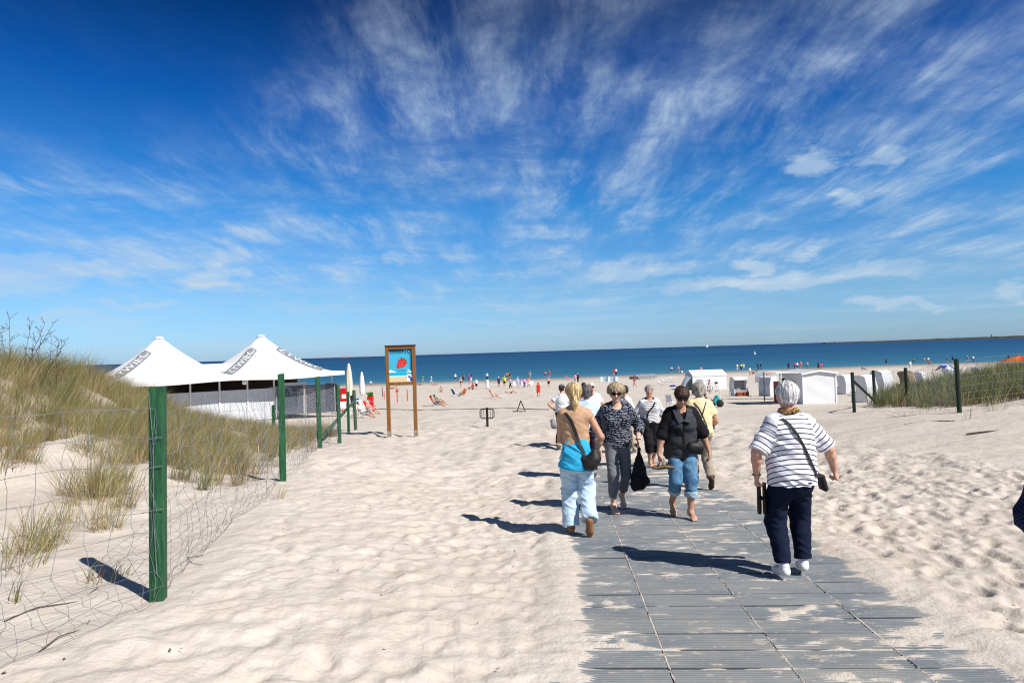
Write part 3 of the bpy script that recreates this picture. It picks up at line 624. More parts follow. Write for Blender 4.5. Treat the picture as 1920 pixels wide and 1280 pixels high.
        for sd in 'LR':
            l = k.leg[sd]; hp, kn, an = l['hip'], l['kn'], l['an']
            cv = 0.78 if k.covered else 1.0
            P += [Cone(hp, kn, 0.078 * s * lm * cv, 0.052 * s * lm * cv, 0.05), Cone(kn, kn + (an - kn) * 0.32, 0.050 * s * lm * cv, 0.055 * s * lm * (0.4 + 0.6 * cv), 0.03), Cone(kn + (an - kn) * 0.32, an, 0.055 * s * lm, 0.034 * s, 0.03)]
            if feet == 'bare':
                b, hl, d, n, sv = l['ball'], l['heel'], l['d'], l['n'], l['side']; sv = sv if sv.dot(V3(1, 0, 0)) * (-1 if sd == 'L' else 1) < 0 else -sv   # big-toe side = inner
                P += [Cone(an, hl + d * 0.012 * s + n * 0.024 * s, 0.034 * s, 0.030 * s, 0.025), Cone(an + n * -0.008 * s, b + n * 0.006 * s, 0.034 * s, 0.026 * s, 0.03), Cone(hl + d * 0.02 * s + n * 0.02 * s, b, 0.026 * s, 0.022 * s, 0.03)]
                P += [Cone(b - sv * 0.026 * s - n * 0.002, b + sv * 0.026 * s, 0.020 * s, 0.022 * s, 0.02)]
                for i, (o, ln, rr) in enumerate(((0.033, 0.060, 0.0125), (0.014, 0.056, 0.0095), (-0.001, 0.050, 0.009), (-0.016, 0.043, 0.0085), (-0.030, 0.034, 0.008))):
                    P += [Cone(b + sv * o * s * 0.9 + d * 0.012 * s - n * 0.008 * s, b + sv * o * s + d * ln * s - n * 0.012 * s, rr * s, rr * s, 0.005)]
        return P
    def face_tint(k, V):
        s = k.s * k.hs; q = (V - k.hc) @ k.HM / s; c = np.ones((len(V), 3))
        def blend(m, col):
            for i in range(3): c[:, i] = c[:, i] * (1 - m) + col[i] * m
        fr = q[:, 1] < -0.05
        blend(np.exp(-((q[:, 0] / 0.024) ** 4 + ((q[:, 2] + 0.058) / 0.008) ** 4)) * fr, (0.78, 0.50, 0.50))
        blend(np.exp(-((q[:, 0] / 0.020) ** 4 + ((q[:, 2] + 0.058) / 0.0022) ** 2)) * fr, (0.35, 0.20, 0.20))
        for g in (-1, 1):
            blend(np.exp(-(((q[:, 0] - g * 0.032) / 0.019) ** 4 + ((q[:, 2] - 0.037 + 0.10 * np.abs(q[:, 0] - g * 0.03)) / 0.0055) ** 2)) * fr * 0.75, (0.35, 0.28, 0.24))
            blend(np.exp(-(((q[:, 0] - g * 0.040) / 0.022) ** 2 + ((q[:, 2] + 0.025) / 0.022) ** 2)) * fr * 0.35, (1.08, 0.82, 0.80))
        return c
    def run(k, prims):
        """metres along the garment: down the trunk, or along a sleeve"""
        def fn(V):
            best = np.full(len(V), 9.0); out = np.zeros(len(V))
            for p in prims:
                if getattr(p, 'sub', False): continue
                f = p.f(V[:, 0], V[:, 1], V[:, 2]); m = f < best; best = np.where(m, f, best)
                if p.tag == 7: r = np.linalg.norm(p.b - p.a) * p.t(V) + 0.02 + getattr(p, 'r0', 0.0)
                else: r = 0.62 - (V - k.P) @ k.M[:, 2] + 0.45 * ((V - k.P) @ k.M[:, 1])
                out = np.where(m, r, out)
            return out
        return fn
    def sleeves(k, end, ra, rb, k_=0.03):
        """sleeve cones: end 0..1 along the upper arm, 1..2 along the forearm"""
        P = []; s = k.s
        for sd in 'LR':
            a = k.arm[sd]; sh, el, wr = a['sh'], a['el'], a['wr']; inn = sh + (k.T(0, 0, 0.37) - sh) * 0.12; ra_ = ra; ra = ra_ * 0.90
            if end <= 1:
                e = sh + (el - sh) * end; u = unit(e - sh); P.append(Cone(inn, e + u * 0.05, ra * s, rb * s, k_ + 0.02, None, [(e, u)], 7))
            else:
                e = el + (wr - el) * (end - 1); u = unit(wr - el); m_ = (ra + rb) / 2 * s; c2 = Cone(el, e + u * 0.05, m_, rb * s, k_, None, [(e, u)], 7); c2.r0 = np.linalg.norm(el - inn); P += [Cone(inn, el, ra * s, m_, k_ + 0.02, None, (), 7), c2]
            ra = ra_
        return P
    def shirt(k, hem, width=0.0, depth=0.0, sleeve=0.5, ra=0.075, rb=0.07, neck=0.0, bust=0.0, flare=0.0, vneck=0.0):
        """hem: height on the trunk (0 = pelvis)"""
        s, g, M = k.s, k.g, k.M; hp = k.T(0, 0, hem); clip = [(hp, -M[:, 2])]
        P = k.torso(0.014 * s, clip)
        w0 = (0.168 * g + width + flare) * s; w1 = (0.160 * g + width * 0.5) * s
        P.append(Cone(k.T(0, 0.0, hem - 0.15), k.T(0, 0.0, 0.30), w0, w1, 0.05, (M[:, 1], 1 / (0.72 + depth)), clip, 1))
        P.append(Cone(k.T(-0.115 * (0.82 + 0.18 * g), 0.008, 0.395), k.T(0.115 * (0.82 + 0.18 * g), 0.008, 0.395), 0.060 * s, 0.060 * s, 0.05, None, clip, 1))
        if bust: P += k.bust(0.014 * s, bust, clip)
        if sleeve: P += k.sleeves(sleeve, ra, rb)
        P.append(Ell(k.T(0, -0.055 - neck * 0.3, 0.52 - neck * 0.4), ((0.070 + neck * 0.45) * s, (0.095 + neck * 0.3) * s, (0.075 + neck * 0.55) * s), M, 0.01, sub=True))
        if vneck: P.append(Cone(k.T(0, -0.13, 0.46), k.T(0, -0.16, 0.46 - vneck), 0.075 * s, 0.01 * s, 0.01)); P[-1].sub = True
        return P
    def legs_(k, rt, rk, ra, end=2.0, waist=0.04, fl=0.0):
        """trousers: radii at thigh, knee, hem; end 1..2 along the shin"""
        s, g, M = k.s, k.g, k.M; clip = [(k.T(0, 0, waist), M[:, 2])]
        P = [Ell(k.T(0, 0.008, -0.01), (0.165 * s * g + 0.01, 0.128 * s * g + 0.012, 0.135 * s), M, 0.06, clip, 1), Cone(k.T(0, 0, 0.0), k.T(0, 0, waist + 0.05), 0.158 * s * g + 0.008, 0.150 * s * g + 0.006, 0.04, (M[:, 1], 1.3), clip, 1)]
        for sd in 'LR':
            l = k.leg[sd]; hp, kn, an = l['hip'], l['kn'], l['an']
            if end <= 1:
                e = hp + (kn - hp) * end; u = unit(kn - hp); P.append(Cone(hp, e + u * 0.08, rt * s, rk * s, 0.04, None, [(e, u)], 1)); continue
            e = kn + (an - kn) * (end - 1); u = unit(an - kn); P += [Cone(hp, kn, rt * s, rk * s, 0.045, None, (), 1), Cone(kn, e + u * 0.06, rk * s, ra * s, 0.03, None, [(e, u)], 1)]
        return P
    def shoes(k, r=0.042, top=0.05, side='LR'):
        P = []; s = k.s
        for sd in side:
            l = k.leg[sd]; b, hl, d, n = l['ball'], l['heel'], l['d'], l['n']; bot = [(b - n * 0.030 * s, -n)]
            P += [Cone(hl + d * 0.018 * s + n * 0.012 * s, b + n * 0.002 * s, r * 0.86 * s, r * 1.06 * s, 0.02, (n, 1.12), bot), Cone(b, b + d * 0.055 * s - n * 0.004 * s, r * 1.04 * s, r * 0.74 * s, 0.02, (n, 1.35), bot), Cone(l['an'] - n * 0.015 * s, l['an'] + n * top * 0.3 * s, r * 0.98 * s, r * 0.92 * s, 0.03, None, [(l['an'] + n * top * 0.35 * s, n)] + bot)]
        return P
    def hair(k, style='short', vol=0.012):
        s, M, hc = k.s * k.hs, k.HM, k.hc; H = lambda x, y, z: hc + M @ V3(x * s, y * s, z * s); v = vol
        P = [Ell(H(0, 0.016, 0.012), ((0.079 + v) * s, (0.094 + v) * s, (0.090 + v * 0.8) * s), M, 0.02)]
        if style in ('bob', 'short_full'):
            z = -0.055 if style == 'bob' else -0.03
            P += [Cone(H(q * 0.058, 0.02, 0.03), H(q * 0.068, 0.022, z), (0.036 + v) * s, (0.026 + v) * s, 0.03) for q in (-1, 1)] + [Cone(H(0, 0.06, 0.02), H(0, 0.062, z - 0.02), (0.052 + v) * s, (0.042 + v) * s, 0.04)]
        else: P += [Cone(H(0, 0.058, 0.02), H(0, 0.056, -0.048), (0.048 + v) * s, (0.036 + v * 0.6) * s, 0.03)]
        if style == 'ponytail':
            P += [Cone(H(0, 0.10, -0.060), H(0, 0.125, -0.085), 0.018 * s, 0.019 * s, 0.012), Cone(H(0, 0.125, -0.085), H(0.002, 0.122, -0.135), 0.020 * s, 0.029 * s, 0.01), Cone(H(0.002, 0.122, -0.135), H(0.010, 0.100, -0.235), 0.029 * s, 0.008 * s, 0.02)]
        zf = 0.050 if style != 'fringe' else 0.030
        P.append(Ell(H(0, -0.120, zf - 0.098), ((0.068 if style != 'bob' else 0.056) * s, 0.088 * s, 0.106 * s), M, 0.012, sub=True))          # leaves the face free
        P += [Ell(H(q * 0.088, -0.012, -0.058), (0.030 * s, 0.060 * s, 0.066 * s), M, 0.01, sub=True) for q in (-1, 1)] if style not in ('bob',) else []
        if style == 'fringe': P += [Ell(H(0, -0.066, 0.052), (0.062 * s, 0.030 * s, 0.030 * s), M, 0.02)]
        return P
def hair_tint(k, V):
    q = (V - k.hc) @ k.HM / k.s; a = np.arctan2(q[:, 0], q[:, 1] + 0.03)
    t = 0.45 + 1.05 * vnoise(a * 9 + 40, q[:, 2] * 7 + 9, seed=4) * vnoise(a * 23 + 40, q[:, 2] * 9, seed=8) * 1.6
    return np.stack([t, t, t], 1)
def strap(name, pts, w, th, m, parent=None):
    """flat band through points, each (position, outward normal)"""
    b = MB(); L = []
    n = len(pts)
    for i, (p, nn) in enumerate(pts):
        d = unit(V3(pts[min(i + 1, n - 1)][0]) - V3(pts[max(i - 1, 0)][0])); sd = unit(np.cross(d, unit(nn))); p = V3(p); nn = unit(nn)
        L.append([p + sd * w / 2, p - sd * w / 2, p - sd * w / 2 + nn * th, p + sd * w / 2 + nn * th])
    vs = [tuple(q) for r in L for q in r]; fs = []
    for i in range(n - 1):
        for k_ in range(4): a, c = i * 4 + k_, i * 4 + (k_ + 1) % 4; fs.append((a, c, c + 4, a + 4))
    fs += [(3, 2, 1, 0), tuple(range((n - 1) * 4, n * 4))]
    return b.add(vs, fs).build(name, m, parent, smooth=False)
def wrap(k, prims, pts, off=0.006):
    """push points out of (or onto) a garment's surface; returns (point, normal) pairs"""
    out = []
    def F(p):
        d = 0.5
        for q in prims:
            if getattr(q, 'sub', False): continue
            f = float(q.f(np.array(p[0]), np.array(p[1]), np.array(p[2]))); h = max(q.k - abs(d - f), 0) / q.k; d = min(d, f) - h * h * q.k * 0.25
        return d
    for p in pts:
        p = V3(p)
        for _ in range(14):
            e = 0.004; f0 = F(p); g = V3([F(p + V3(e, 0, 0)) - F(p - V3(e, 0, 0)), F(p + V3(0, e, 0)) - F(p - V3(0, e, 0)), F(p + V3(0, 0, e)) - F(p - V3(0, 0, e))]); g = unit(g)
            p = p - g * (f0 - off) * 0.8
        out.append((p, g))
    return out
def glasses(k, parent, m):
    s, M, hc = k.s * k.hs, k.HM, k.hc; H = lambda x, y, z: tuple(hc + M @ V3(x * s, y * s, z * s)); b = MB()
    for q in (-1, 1):
        b.prism([H(q * 0.006, -0.105, 0.026), H(q * 0.034, -0.104, 0.031), H(q * 0.066, -0.094, 0.026), H(q * 0.064, -0.094, 0.000), H(q * 0.046, -0.101, -0.014), H(q * 0.022, -0.105, -0.013), H(q * 0.008, -0.106, 0.002)], M @ V3(0, 0.006 * s, 0))
        b.tube([H(q * 0.066, -0.090, 0.020), H(q * 0.079, -0.02, 0.014), H(q * 0.080, 0.02, 0.008)], 0.0035 * s, 5)
    b.tube([H(-0.01, -0.105, 0.018), H(0.01, -0.105, 0.018)], 0.004 * s, 5)
    return b.build('sunglasses', m, parent)
def eyes(k, parent):
    s, M, hc = k.s * k.hs, k.HM, k.hc
    for q in (-1, 1):
        b = MB(); b.ball(hc + M @ V3(q * 0.031 * s, -0.078 * s, 0.010 * s), 0.0125 * s, 10, 7); e = b.build('eye', mat('eye white', (0.7, 0.68, 0.64), (0.6, 0.56, 0.54), rough=0.2), parent, True)
        b = MB(); b.ball(hc + M @ V3(q * 0.031 * s, -0.0865 * s, 0.009 * s), 0.0058 * s, 8, 6); b.build('iris', mat('dark iris', (0.03, 0.025, 0.02), rough=0.1), e, True)
def strands(k, hair, m, style, n=620):
    """loose locks lying over the hair, each a thin ribbon that follows its surface downwards"""
    from mathutils.kdtree import KDTree
    me = hair.data; nv = len(me.vertices); co = np.zeros(nv * 3, np.float32); me.vertices.foreach_get('co', co); co = co.reshape(-1, 3); no = np.zeros(nv * 3, np.float32); me.vertices.foreach_get('normal', no); no = no.reshape(-1, 3)
    kd = KDTree(nv)
    for i, c in enumerate(co): kd.insert(c, i)
    kd.balance(); rs = np.random.default_rng(nv); short = style == 'short'; L = (0.026 if short else 0.060) * k.s; vs = []; fs = []; tn = []
    crown = k.hc + k.HM @ V3(0.01, 0.045, 0.085) * k.s
    for _ in range(n):
        i = rs.integers(nv); p = co[i].astype(float); t = rs.uniform(0.45, 1.45); w = rs.uniform(0.0009, 0.0022); jit = rs.normal(0, 0.25, 3); out = rs.uniform(0.001, 0.006); ps = []
        for s_ in range(5):
            _c, j, _d = kd.find(p); nn = no[j].astype(float); dr = (p - crown); dr = unit(unit(dr) * 0.7 + V3(0, 0, -0.75) + jit); dr = unit(dr - nn * dr.dot(nn) * 0.96); q = co[j] + nn * (out + (0.004 if s_ == 4 else 0) * rs.random()); ps.append((q, unit(np.cross(dr, nn)))); p = co[j] + dr * L / 4
        b = len(vs)
        for s_, (q, sd) in enumerate(ps): ww = w * (1 - 0.2 * s_); vs += [q - sd * ww, q + sd * ww]; tn += [t, t]
        fs += [(b + 2 * s_, b + 2 * s_ + 1, b + 2 * s_ + 3, b + 2 * s_ + 2) for s_ in range(4)]
    o = mesh_np('hair_strands', vs, fs, m, hair, True); A = o.data.attributes.new('tint', 'FLOAT_COLOR', 'POINT'); c = np.stack([tn, tn, tn, np.ones(len(tn))], 1); A.data.foreach_set('color', c.astype(np.float32).ravel()); o['kind'] = 'stuff'
GARMENT_H = 0.010
def figure(k, loc, label, h=0.007, skin='fair', hair=None, hairc=None, face=True, feet='bare', glass=False, group=None, fingers=True, cat='person'):
    root = empty('person', loc, 0, label, cat, group)
    sdf_obj('body', k.skin(face, feet, fingers), h, skin_mat(skin), root, attrs={'tint': k.face_tint})
    if hair:
        o = sdf_obj('hair', k.hair(*hair), 0.0042 if h < 0.0075 else 0.007, hairc, root, fold=0.007 * k.s, ffreq=(85, 85, 18), seed=5, attrs={'tint': lambda V: hair_tint(k, V)})
        if h < 0.0085: strands(k, o, hairc, hair[0])
    if glass: glasses(k, root, mat('dark lens', (0.008, 0.007, 0.007), rough=0.12, spec=0.6))
    elif face and k.fw[1] < 0.2: eyes(k, root)
    return root
# ------------------------------------------------------------------ the people on and beside the boardwalk
PI = math.pi
def place(px, depth):
    v = at_depth(px, depth); u = v.x - bw_left(v.y)
    if -0.05 < u < 4 * BW_W + 0.05 and v.y < BW_Y0 + BW_ROWS * BW_D: v.z = bw_z(v.y) + 0.014
    return v
class Carried:
    """a bag or the like: a thing of its own whose parts are modelled in the carrier's coordinates"""
    def __init__(s, name, person, c, label, cat, group=None):
        s.c = Vector(c); s.root = empty(name, Vector(person.location) + s.c, 0, label, cat, group)
    def take(s, o): o.data.transform(Matrix.Translation(-s.c)); o.parent = s.root; return o
def sdf(name, prims, h, m, k): return sdf_obj(name, prims, h, m, None, fold=0.004, seed=11)
hairs = {'blonde': hair_mat('blonde hair', (0.64, 0.47, 0.235)), 'ash': hair_mat('short blonde grey hair', (0.42, 0.32, 0.20)), 'white': hair_mat('white hair', (0.72, 0.69, 0.68)), 'grey': hair_mat('grey hair', (0.34, 0.32, 0.30)),
         'brown': hair_mat('brown hair', (0.055, 0.026, 0.014)), 'dark': hair_mat('dark hair', (0.025, 0.018, 0.014)), 'silver': hair_mat('silver hair', (0.40, 0.36, 0.30)), 'darkgrey': hair_mat('dark grey hair', (0.11, 0.10, 0.095))}
black = cloth('black cloth', (0.012, 0.012, 0.014)); leather = mat('black leather', (0.012, 0.012, 0.012), (0.02, 0.018, 0.017), rough=0.5, bump=0.3, bscale=180)
# -- woman in the striped T-shirt, seen from behind
k = Skel(1.66, PI, hs=1.07, girth=1.22, limb=1.12, lean=0.02, nod=0.04,
         arms={'L': dict(wrist=(-0.285, 0.06, 0.875), hint=(-0.6, -0.4, 0), hand=(0.03, 0.05, -1), curl=0.9, palm=(1, 0, 0)), 'R': dict(wrist=(0.425, 0.10, 0.90), hint=(0.5, -0.6, 0), hand=(0.32, 0.12, -1), curl=1.15, palm=(-0.7, 0.5, 0))},
         legs={'L': dict(ball=(-0.118, 0.08, 0.034), yaw=PI + 0.12), 'R': dict(ball=(0.138, 0.20, 0.034), yaw=PI - 0.22)})
loc = place(1491, 5.95)
p6 = figure(k, loc, 'white haired person in white T-shirt with thin navy stripes, seen from behind', 0.006, 'red', ('short', 0.012), hairs['white'], face=True, feet='shoe')
sh6 = k.shirt(-0.13, 0.012, 0.0, 0.93, 0.088, 0.082, neck=0.0, flare=0.004)
sdf_obj('striped_shirt', sh6, 0.007, stripe_mat('white cotton with thin navy stripes', (0.78, 0.77, 0.82), (0.012, 0.016, 0.04), 0.044, 0.0095), p6, fold=0.016, ffreq=(7, 7, 6), seed=2, attrs={'run': k.run(sh6)})
sdf_obj('trousers', k.legs_(0.104, 0.092, 0.066, 1.93, waist=-0.105), 0.008, cloth('navy cotton', (0.008, 0.012, 0.032), bump=0.15), p6, fold=0.012, seed=4)
for sd in 'LR': sdf_obj('shoe', k.shoes(0.044, 0.07, sd), 0.006, attr_mat('white leather trainers', (0.74, 0.73, 0.72), 0.5, 0.3, attr=None, var=0.08), p6)
for sd in 'LR':
    l = k.leg[sd]; sdf_obj('sock', [Cone(l['an'] - l['n'] * 0.01, l['an'] + (l['kn'] - l['an']) * 0.16, 0.041, 0.042, 0.01)], 0.007, cloth('white sock', (0.74, 0.73, 0.74)), p6)
nk = k.neck + V3(0, 0.0, 0.042); P = []
for i in range(14):
    a0, a1 = 2 * PI * i / 14, 2 * PI * (i + 1) / 14; w = lambda a: nk + V3(0.070 * math.sin(a), 0.072 * math.cos(a), 0.012 + 0.012 * math.sin(a * 3)); P.append(Cone(w(a0), w(a1), 0.021 + 0.004 * math.sin(a0 * 5), 0.021 + 0.004 * math.sin(a1 * 5), 0.01))
P.append(Cone(nk + V3(0.03, 0.075, 0), nk + V3(0.05, 0.12, -0.06), 0.02, 0.012, 0.01))
sdf_obj('neckerchief', P, 0.006, mat('brown and gold printed silk', (0.42, 0.24, 0.06), (0.05, 0.022, 0.016), scale=42, rough=0.45, thr=(0.46, 0.52)), p6, fold=0.006)
b = Carried('crossbody_bag', p6, (0.265, 0.02, 0.80), 'small black floral crossbody bag at the hip of the white haired person in stripes', 'handbag')
pts = wrap(k, sh6, [(-0.115 + 0.335 * t, -0.2, 1.435 - 0.56 * t) for t in np.linspace(0, 1, 15)], 0.012)
pts = [(pts[0][0] + V3(0.012, 0.09, 0.02), V3(-0.2, 0, 1)), (pts[0][0] + V3(0, 0.04, 0.014), V3(0, -0.3, 1))] + pts + [((0.262, -0.03, 0.865), V3(1, -0.4, 0)), ((0.276, 0.0, 0.85), V3(1, 0, 0))]
b.take(strap('shoulder_strap', pts, 0.024, 0.004, leather))
mb = MB(); mb.box((0.272, 0.02, 0.80), (0.045, 0.12, 0.15), rot=(0, R(-14), 0), bev=0.014); b.take(mb.build('pouch', mat('black floral print', (0.010, 0.010, 0.012), (0.20, 0.06, 0.03), scale=26, rough=0.5, thr=(0.62, 0.68))))
wr = k.arm['L']['wr']; hd = k.arm['L']['hd']
b = Carried('slippers', p6, wr + hd * 0.07, 'pair of dark brown slippers dangling from the hand of the white haired person', 'footwear')
for j in (0, 1):
    mb = MB(); c = wr + V3(0.008 + 0.028 * j, 0.01, -0.08); n = 16
    for zz0, zz1, sc in ((0, 0.018, 1.0),):
        prof = [(0.036, 0.0), (0.042, -0.06), (0.046, -0.13), (0.053, -0.19), (0.050, -0.235), (0.032, -0.262), (0.0, -0.268), (-0.032, -0.258), (-0.047, -0.22), (-0.046, -0.16), (-0.036, -0.10), (-0.034, -0.04), (-0.030, 0.0), (0.0, 0.012)]
        mb.prism([(c[0] + 0.5 * x + 0.02 * j, c[1] + 0.8 * x, c[2] + 0.01 + z) for x, z in prof], (0.017, -0.011, 0))
    so = b.take(mb.build('sole', mat('dark brown rubber with a grid tread', (0.028, 0.019, 0.014), (0.05, 0.036, 0.026), scale=90, rough=0.7, bump=0.8, bscale=130)))
    mb = MB(); mb.tube([(c[0] + 0.02 * j + 0.026, c[1] + 0.042, c[2] - 0.10), (c[0] + 0.02 * j + 0.05, c[1] + 0.0, c[2] - 0.13), (c[0] + 0.02 * j - 0.018, c[1] - 0.05, c[2] - 0.11)], 0.011, 6); b.take(mb.build('band', leather))
mb = MB(); mb.tube([tuple(wr + V3(0.031 * math.cos(a), 0.031 * math.sin(a), 0.012)) for a in np.linspace(0, 2 * PI, 15)], 0.008, 6); mb.build('bracelet', leather, p6, True)
# -- blonde woman walking away
k = Skel(1.69, PI, girth=0.92, limb=0.94, lean=0.03, nod=0.10,
         arms={'L': dict(wrist=(-0.09, 0.28, 1.06), hint=(-0.15, -0.1, -1), curl=0.7), 'R': dict(wrist=(0.225, 0.06, 0.885), hint=(0.5, -0.5, 0), hand=(0.15, 0.15, -1), curl=0.55, palm=(-1, 0, 0))},
         legs={'L': dict(ball=(-0.075, 0.16, 0.032), yaw=PI), 'R': dict(ball=(0.115, -0.10, 0.055), pitch=1.05, yaw=PI - 0.1)})
loc = place(1085, 7.72)
p1 = figure(k, loc, 'blonde person with ponytail, tan top and turquoise sweater tied round the waist, walking away', 0.0065, 'tan', ('ponytail', 0.016), hairs['blonde'], feet='shoe')
top1 = k.shirt(0.09, -0.014, 0.0, 0.10, 0.06, 0.06, neck=0.01, bust=0.05)
sdf_obj('sleeveless_top', top1, 0.007, cloth('tan jersey', (0.46, 0.285, 0.175)), p1, fold=0.011, seed=12)
s = k.s; hem = k.T(0, 0, -0.185); cl = [(hem, unit(-k.M[:, 2] + k.M[:, 0] * 0.10))]
sw = [Cone(k.T(0.0, 0.012, -0.26), k.T(0, 0.0, 0.14), 0.212 * s, 0.138 * s, 0.03, (k.M[:, 1], 1.25), cl + [(k.T(0, 0, 0.13), k.M[:, 2])], 1), Ell(k.T(0, 0.045, -0.03), (0.165 * s, 0.10 * s, 0.13 * s), k.M, 0.05, cl, 1)]
sdf_obj('tied_sweater', sw, 0.007, cloth('turquoise fleece', (0.035, 0.36, 0.60)), p1, fold=0.026, ffreq=(9, 9, 4), seed=9)
sdf_obj('ribbed_hem', [Cone(k.T(0.0, 0.012, -0.22), k.T(0, 0.012, -0.14), 0.208 * s, 0.196 * s, 0.02, (k.M[:, 1], 1.25), [(k.T(0, 0, -0.198), unit(-k.M[:, 2] + k.M[:, 0] * 0.10)), (k.T(0, 0, -0.155), unit(k.M[:, 2] - k.M[:, 0] * 0.10))], 1)], 0.007, cloth('turquoise ribbing', (0.025, 0.30, 0.52)), p1, fold=0.010, ffreq=(30, 30, 4), seed=10)
sdf_obj('trousers', k.legs_(0.092, 0.088, 0.096, 2.02, waist=-0.13), 0.0075, cloth('washed pale blue denim', (0.44, 0.58, 0.70), bump=0.4), p1, fold=0.022, ffreq=(8, 8, 4), seed=3)
[sdf_obj('shoe', k.shoes(0.042, 0.02, sd), 0.006, mat('brown rubber shoe', (0.20, 0.095, 0.035), (0.26, 0.14, 0.06), rough=0.6), p1) for sd in 'LR']
b = Carried('crossbody_bag', p1, (0.155, -0.12, 0.83), 'black crescent shoulder bag resting on the turquoise sweater', 'handbag')
pts = wrap(k, top1 + sw, [(-0.135 + 0.235 * t, -0.2, 1.425 - 0.51 * t) for t in np.linspace(0, 1, 14)], 0.010)
pts = [(pts[0][0] + V3(0.0, 0.08, 0.0), V3(-0.3, 0.3, 1)), (pts[0][0] + V3(0, 0.045, 0.012), V3(0, -0.3, 1))] + pts
b.take(strap('shoulder_strap', pts, 0.036, 0.005, leather))
bc = V3(0.14, -0.15, 0.835); P = [Cone(bc + V3(-0.075, 0.0, 0.035), bc + V3(0.0, 0, -0.02), 0.032, 0.072, 0.06), Cone(bc + V3(0.0, 0, -0.02), bc + V3(0.045, 0, 0.04), 0.070, 0.070, 0.06), Cone(bc + V3(0.05, 0, 0.04), bc + V3(0.055, 0, 0.12), 0.058, 0.028, 0.05)]
b.take(sdf('pouch', P, 0.007, leather, k))
# -- woman in the dark knitted jumper, walking up
k = Skel(1.665, 0.0, girth=1.10, limb=1.05, lean=0.06, nod=0.30, turn=-0.12,
         arms={'L': dict(wrist=(-0.255, -0.06, 0.855), hint=(-0.5, 0.5, 0), hand=(0.05, -0.1, -1), curl=0.5, palm=(1, 0, 0)), 'R': dict(wrist=(0.262, -0.12, 0.935), hint=(0.5, 0.6, 0), hand=(0.06, -0.12, -1), curl=1.2, palm=(-1, 0, 0.1))},
         legs={'L': dict(ball=(-0.085, -0.24, 0.022), yaw=0.05), 'R': dict(ball=(0.085, 0.16, 0.028), pitch=0.62, yaw=0.12)})
loc = place(1161, 9.1)
p2 = figure(k, loc, 'barefoot person in dark blue flecked jumper, grey trousers and sunglasses, walking towards the viewer', 0.0065, 'fair', ('short_full', 0.024), hairs['ash'], glass=True)
sh2 = k.shirt(-0.075, 0.022, 0.0, 1.55, 0.098, 0.056, neck=0.05, bust=0.07, flare=0.004)
sdf_obj('jumper', sh2, 0.007, stripe_mat('navy knit flecked with white', (0.008, 0.011, 0.022), (0.45, 0.48, 0.55), 0.023, 0.006, dash=(42, 42, 47), bump=0.5), p2, fold=0.016, ffreq=(8, 8, 6), seed=6, attrs={'run': lambda V: V[:, 2] + 0.6 * V[:, 1]})
sdf_obj('trousers', k.legs_(0.094, 0.072, 0.055, 1.74, waist=-0.035), 0.007, cloth('grey cotton twill', (0.150, 0.155, 0.170)), p2, fold=0.011, seed=7)
for sd in 'LR':
    a = k.arm[sd]; mb = MB(); w = a['wr']; mb.tube([tuple(w + V3(0.031 * math.cos(t), 0.031 * math.sin(t), 0.01)) for t in np.linspace(0, 2 * PI, 13)], 0.007, 6); mb.build('wristwatch' if sd == 'R' else 'bracelet', leather, p2, True)
wr, hd = k.arm['R']['wr'], k.arm['R']['hd']; g = wr + hd * 0.085
b = Carried('cloth_bag', p2, g - V3(0, 0, 0.5), 'black cloth carrier bag with small coloured print, hanging from a hand', 'bag')
P = [Cone(g + V3(-0.008, 0, -0.03), g + V3(-0.025, 0, -0.30), 0.012, 0.060, 0.04, (V3(0, 1, 0), 1.5)), Cone(g + V3(0.006, 0, -0.03), g + V3(0.030, 0, -0.30), 0.012, 0.060, 0.04, (V3(0, 1, 0), 1.5)), Ell(g + V3(-0.010, 0, -0.43), (0.105, 0.065, 0.15), None, 0.06), Cone(g + V3(-0.07, 0, -0.53), g + V3(0.06, 0, -0.46), 0.05, 0.055, 0.05)]
b.take(sdf_obj('bag_body', P, 0.008, mat('black cotton with coloured flecks', (0.010, 0.010, 0.012), (0.55, 0.12, 0.10), scale=34, rough=0.85, thr=(0.69, 0.71)), None, fold=0.022, ffreq=(9, 9, 5), seed=8))
mb = MB(); mb.tube([tuple(g + V3(-0.016, 0.008, -0.05)), tuple(g + V3(-0.010, 0.0, 0.012)), tuple(g + V3(0.010, -0.004, 0.012)), tuple(g + V3(0.014, 0.0, -0.05))], 0.007, 6); b.take(mb.build('handle', black))
# -- woman in the black body warmer
k = Skel(1.62, 0.0, girth=1.20, limb=1.06, lean=0.16, nod=0.42, turn=-0.10,
         arms={'L': dict(wrist=(-0.315, -0.10, 0.80), hint=(-0.4, 0.6, 0), hand=(0.06, -0.15, -1), curl=1.0, palm=(1, 0, 0)), 'R': dict(wrist=(0.350, -0.07, 0.815), hint=(0.6, 0.5, 0), hand=(0.03, -0.1, -1), curl=0.4, palm=(-1, 0, 0))},
         legs={'L': dict(ball=(-0.10, 0.12, 0.030), pitch=0.85, yaw=-0.05), 'R': dict(ball=(0.075, -0.25, 0.022), yaw=0.10)})
loc = place(1281, 8.55)
p4 = figure(k, loc, 'barefoot person in charcoal body warmer, black shirt, rolled up jeans and sunglasses, looking down', 0.0065, 'tan', ('fringe', 0.018), hairs['brown'], glass=True)
tee = k.shirt(-0.19, 0.006, 0.0, 1.06, 0.088, 0.076, neck=0.03, bust=0.07)
sdf_obj('black_shirt', tee, 0.0075, black, p4, fold=0.009, ffreq=(7, 7, 4), seed=21)
vest = k.shirt(-0.155, 0.022, 0.02, 0, neck=0.05, bust=0.068, vneck=0.19)
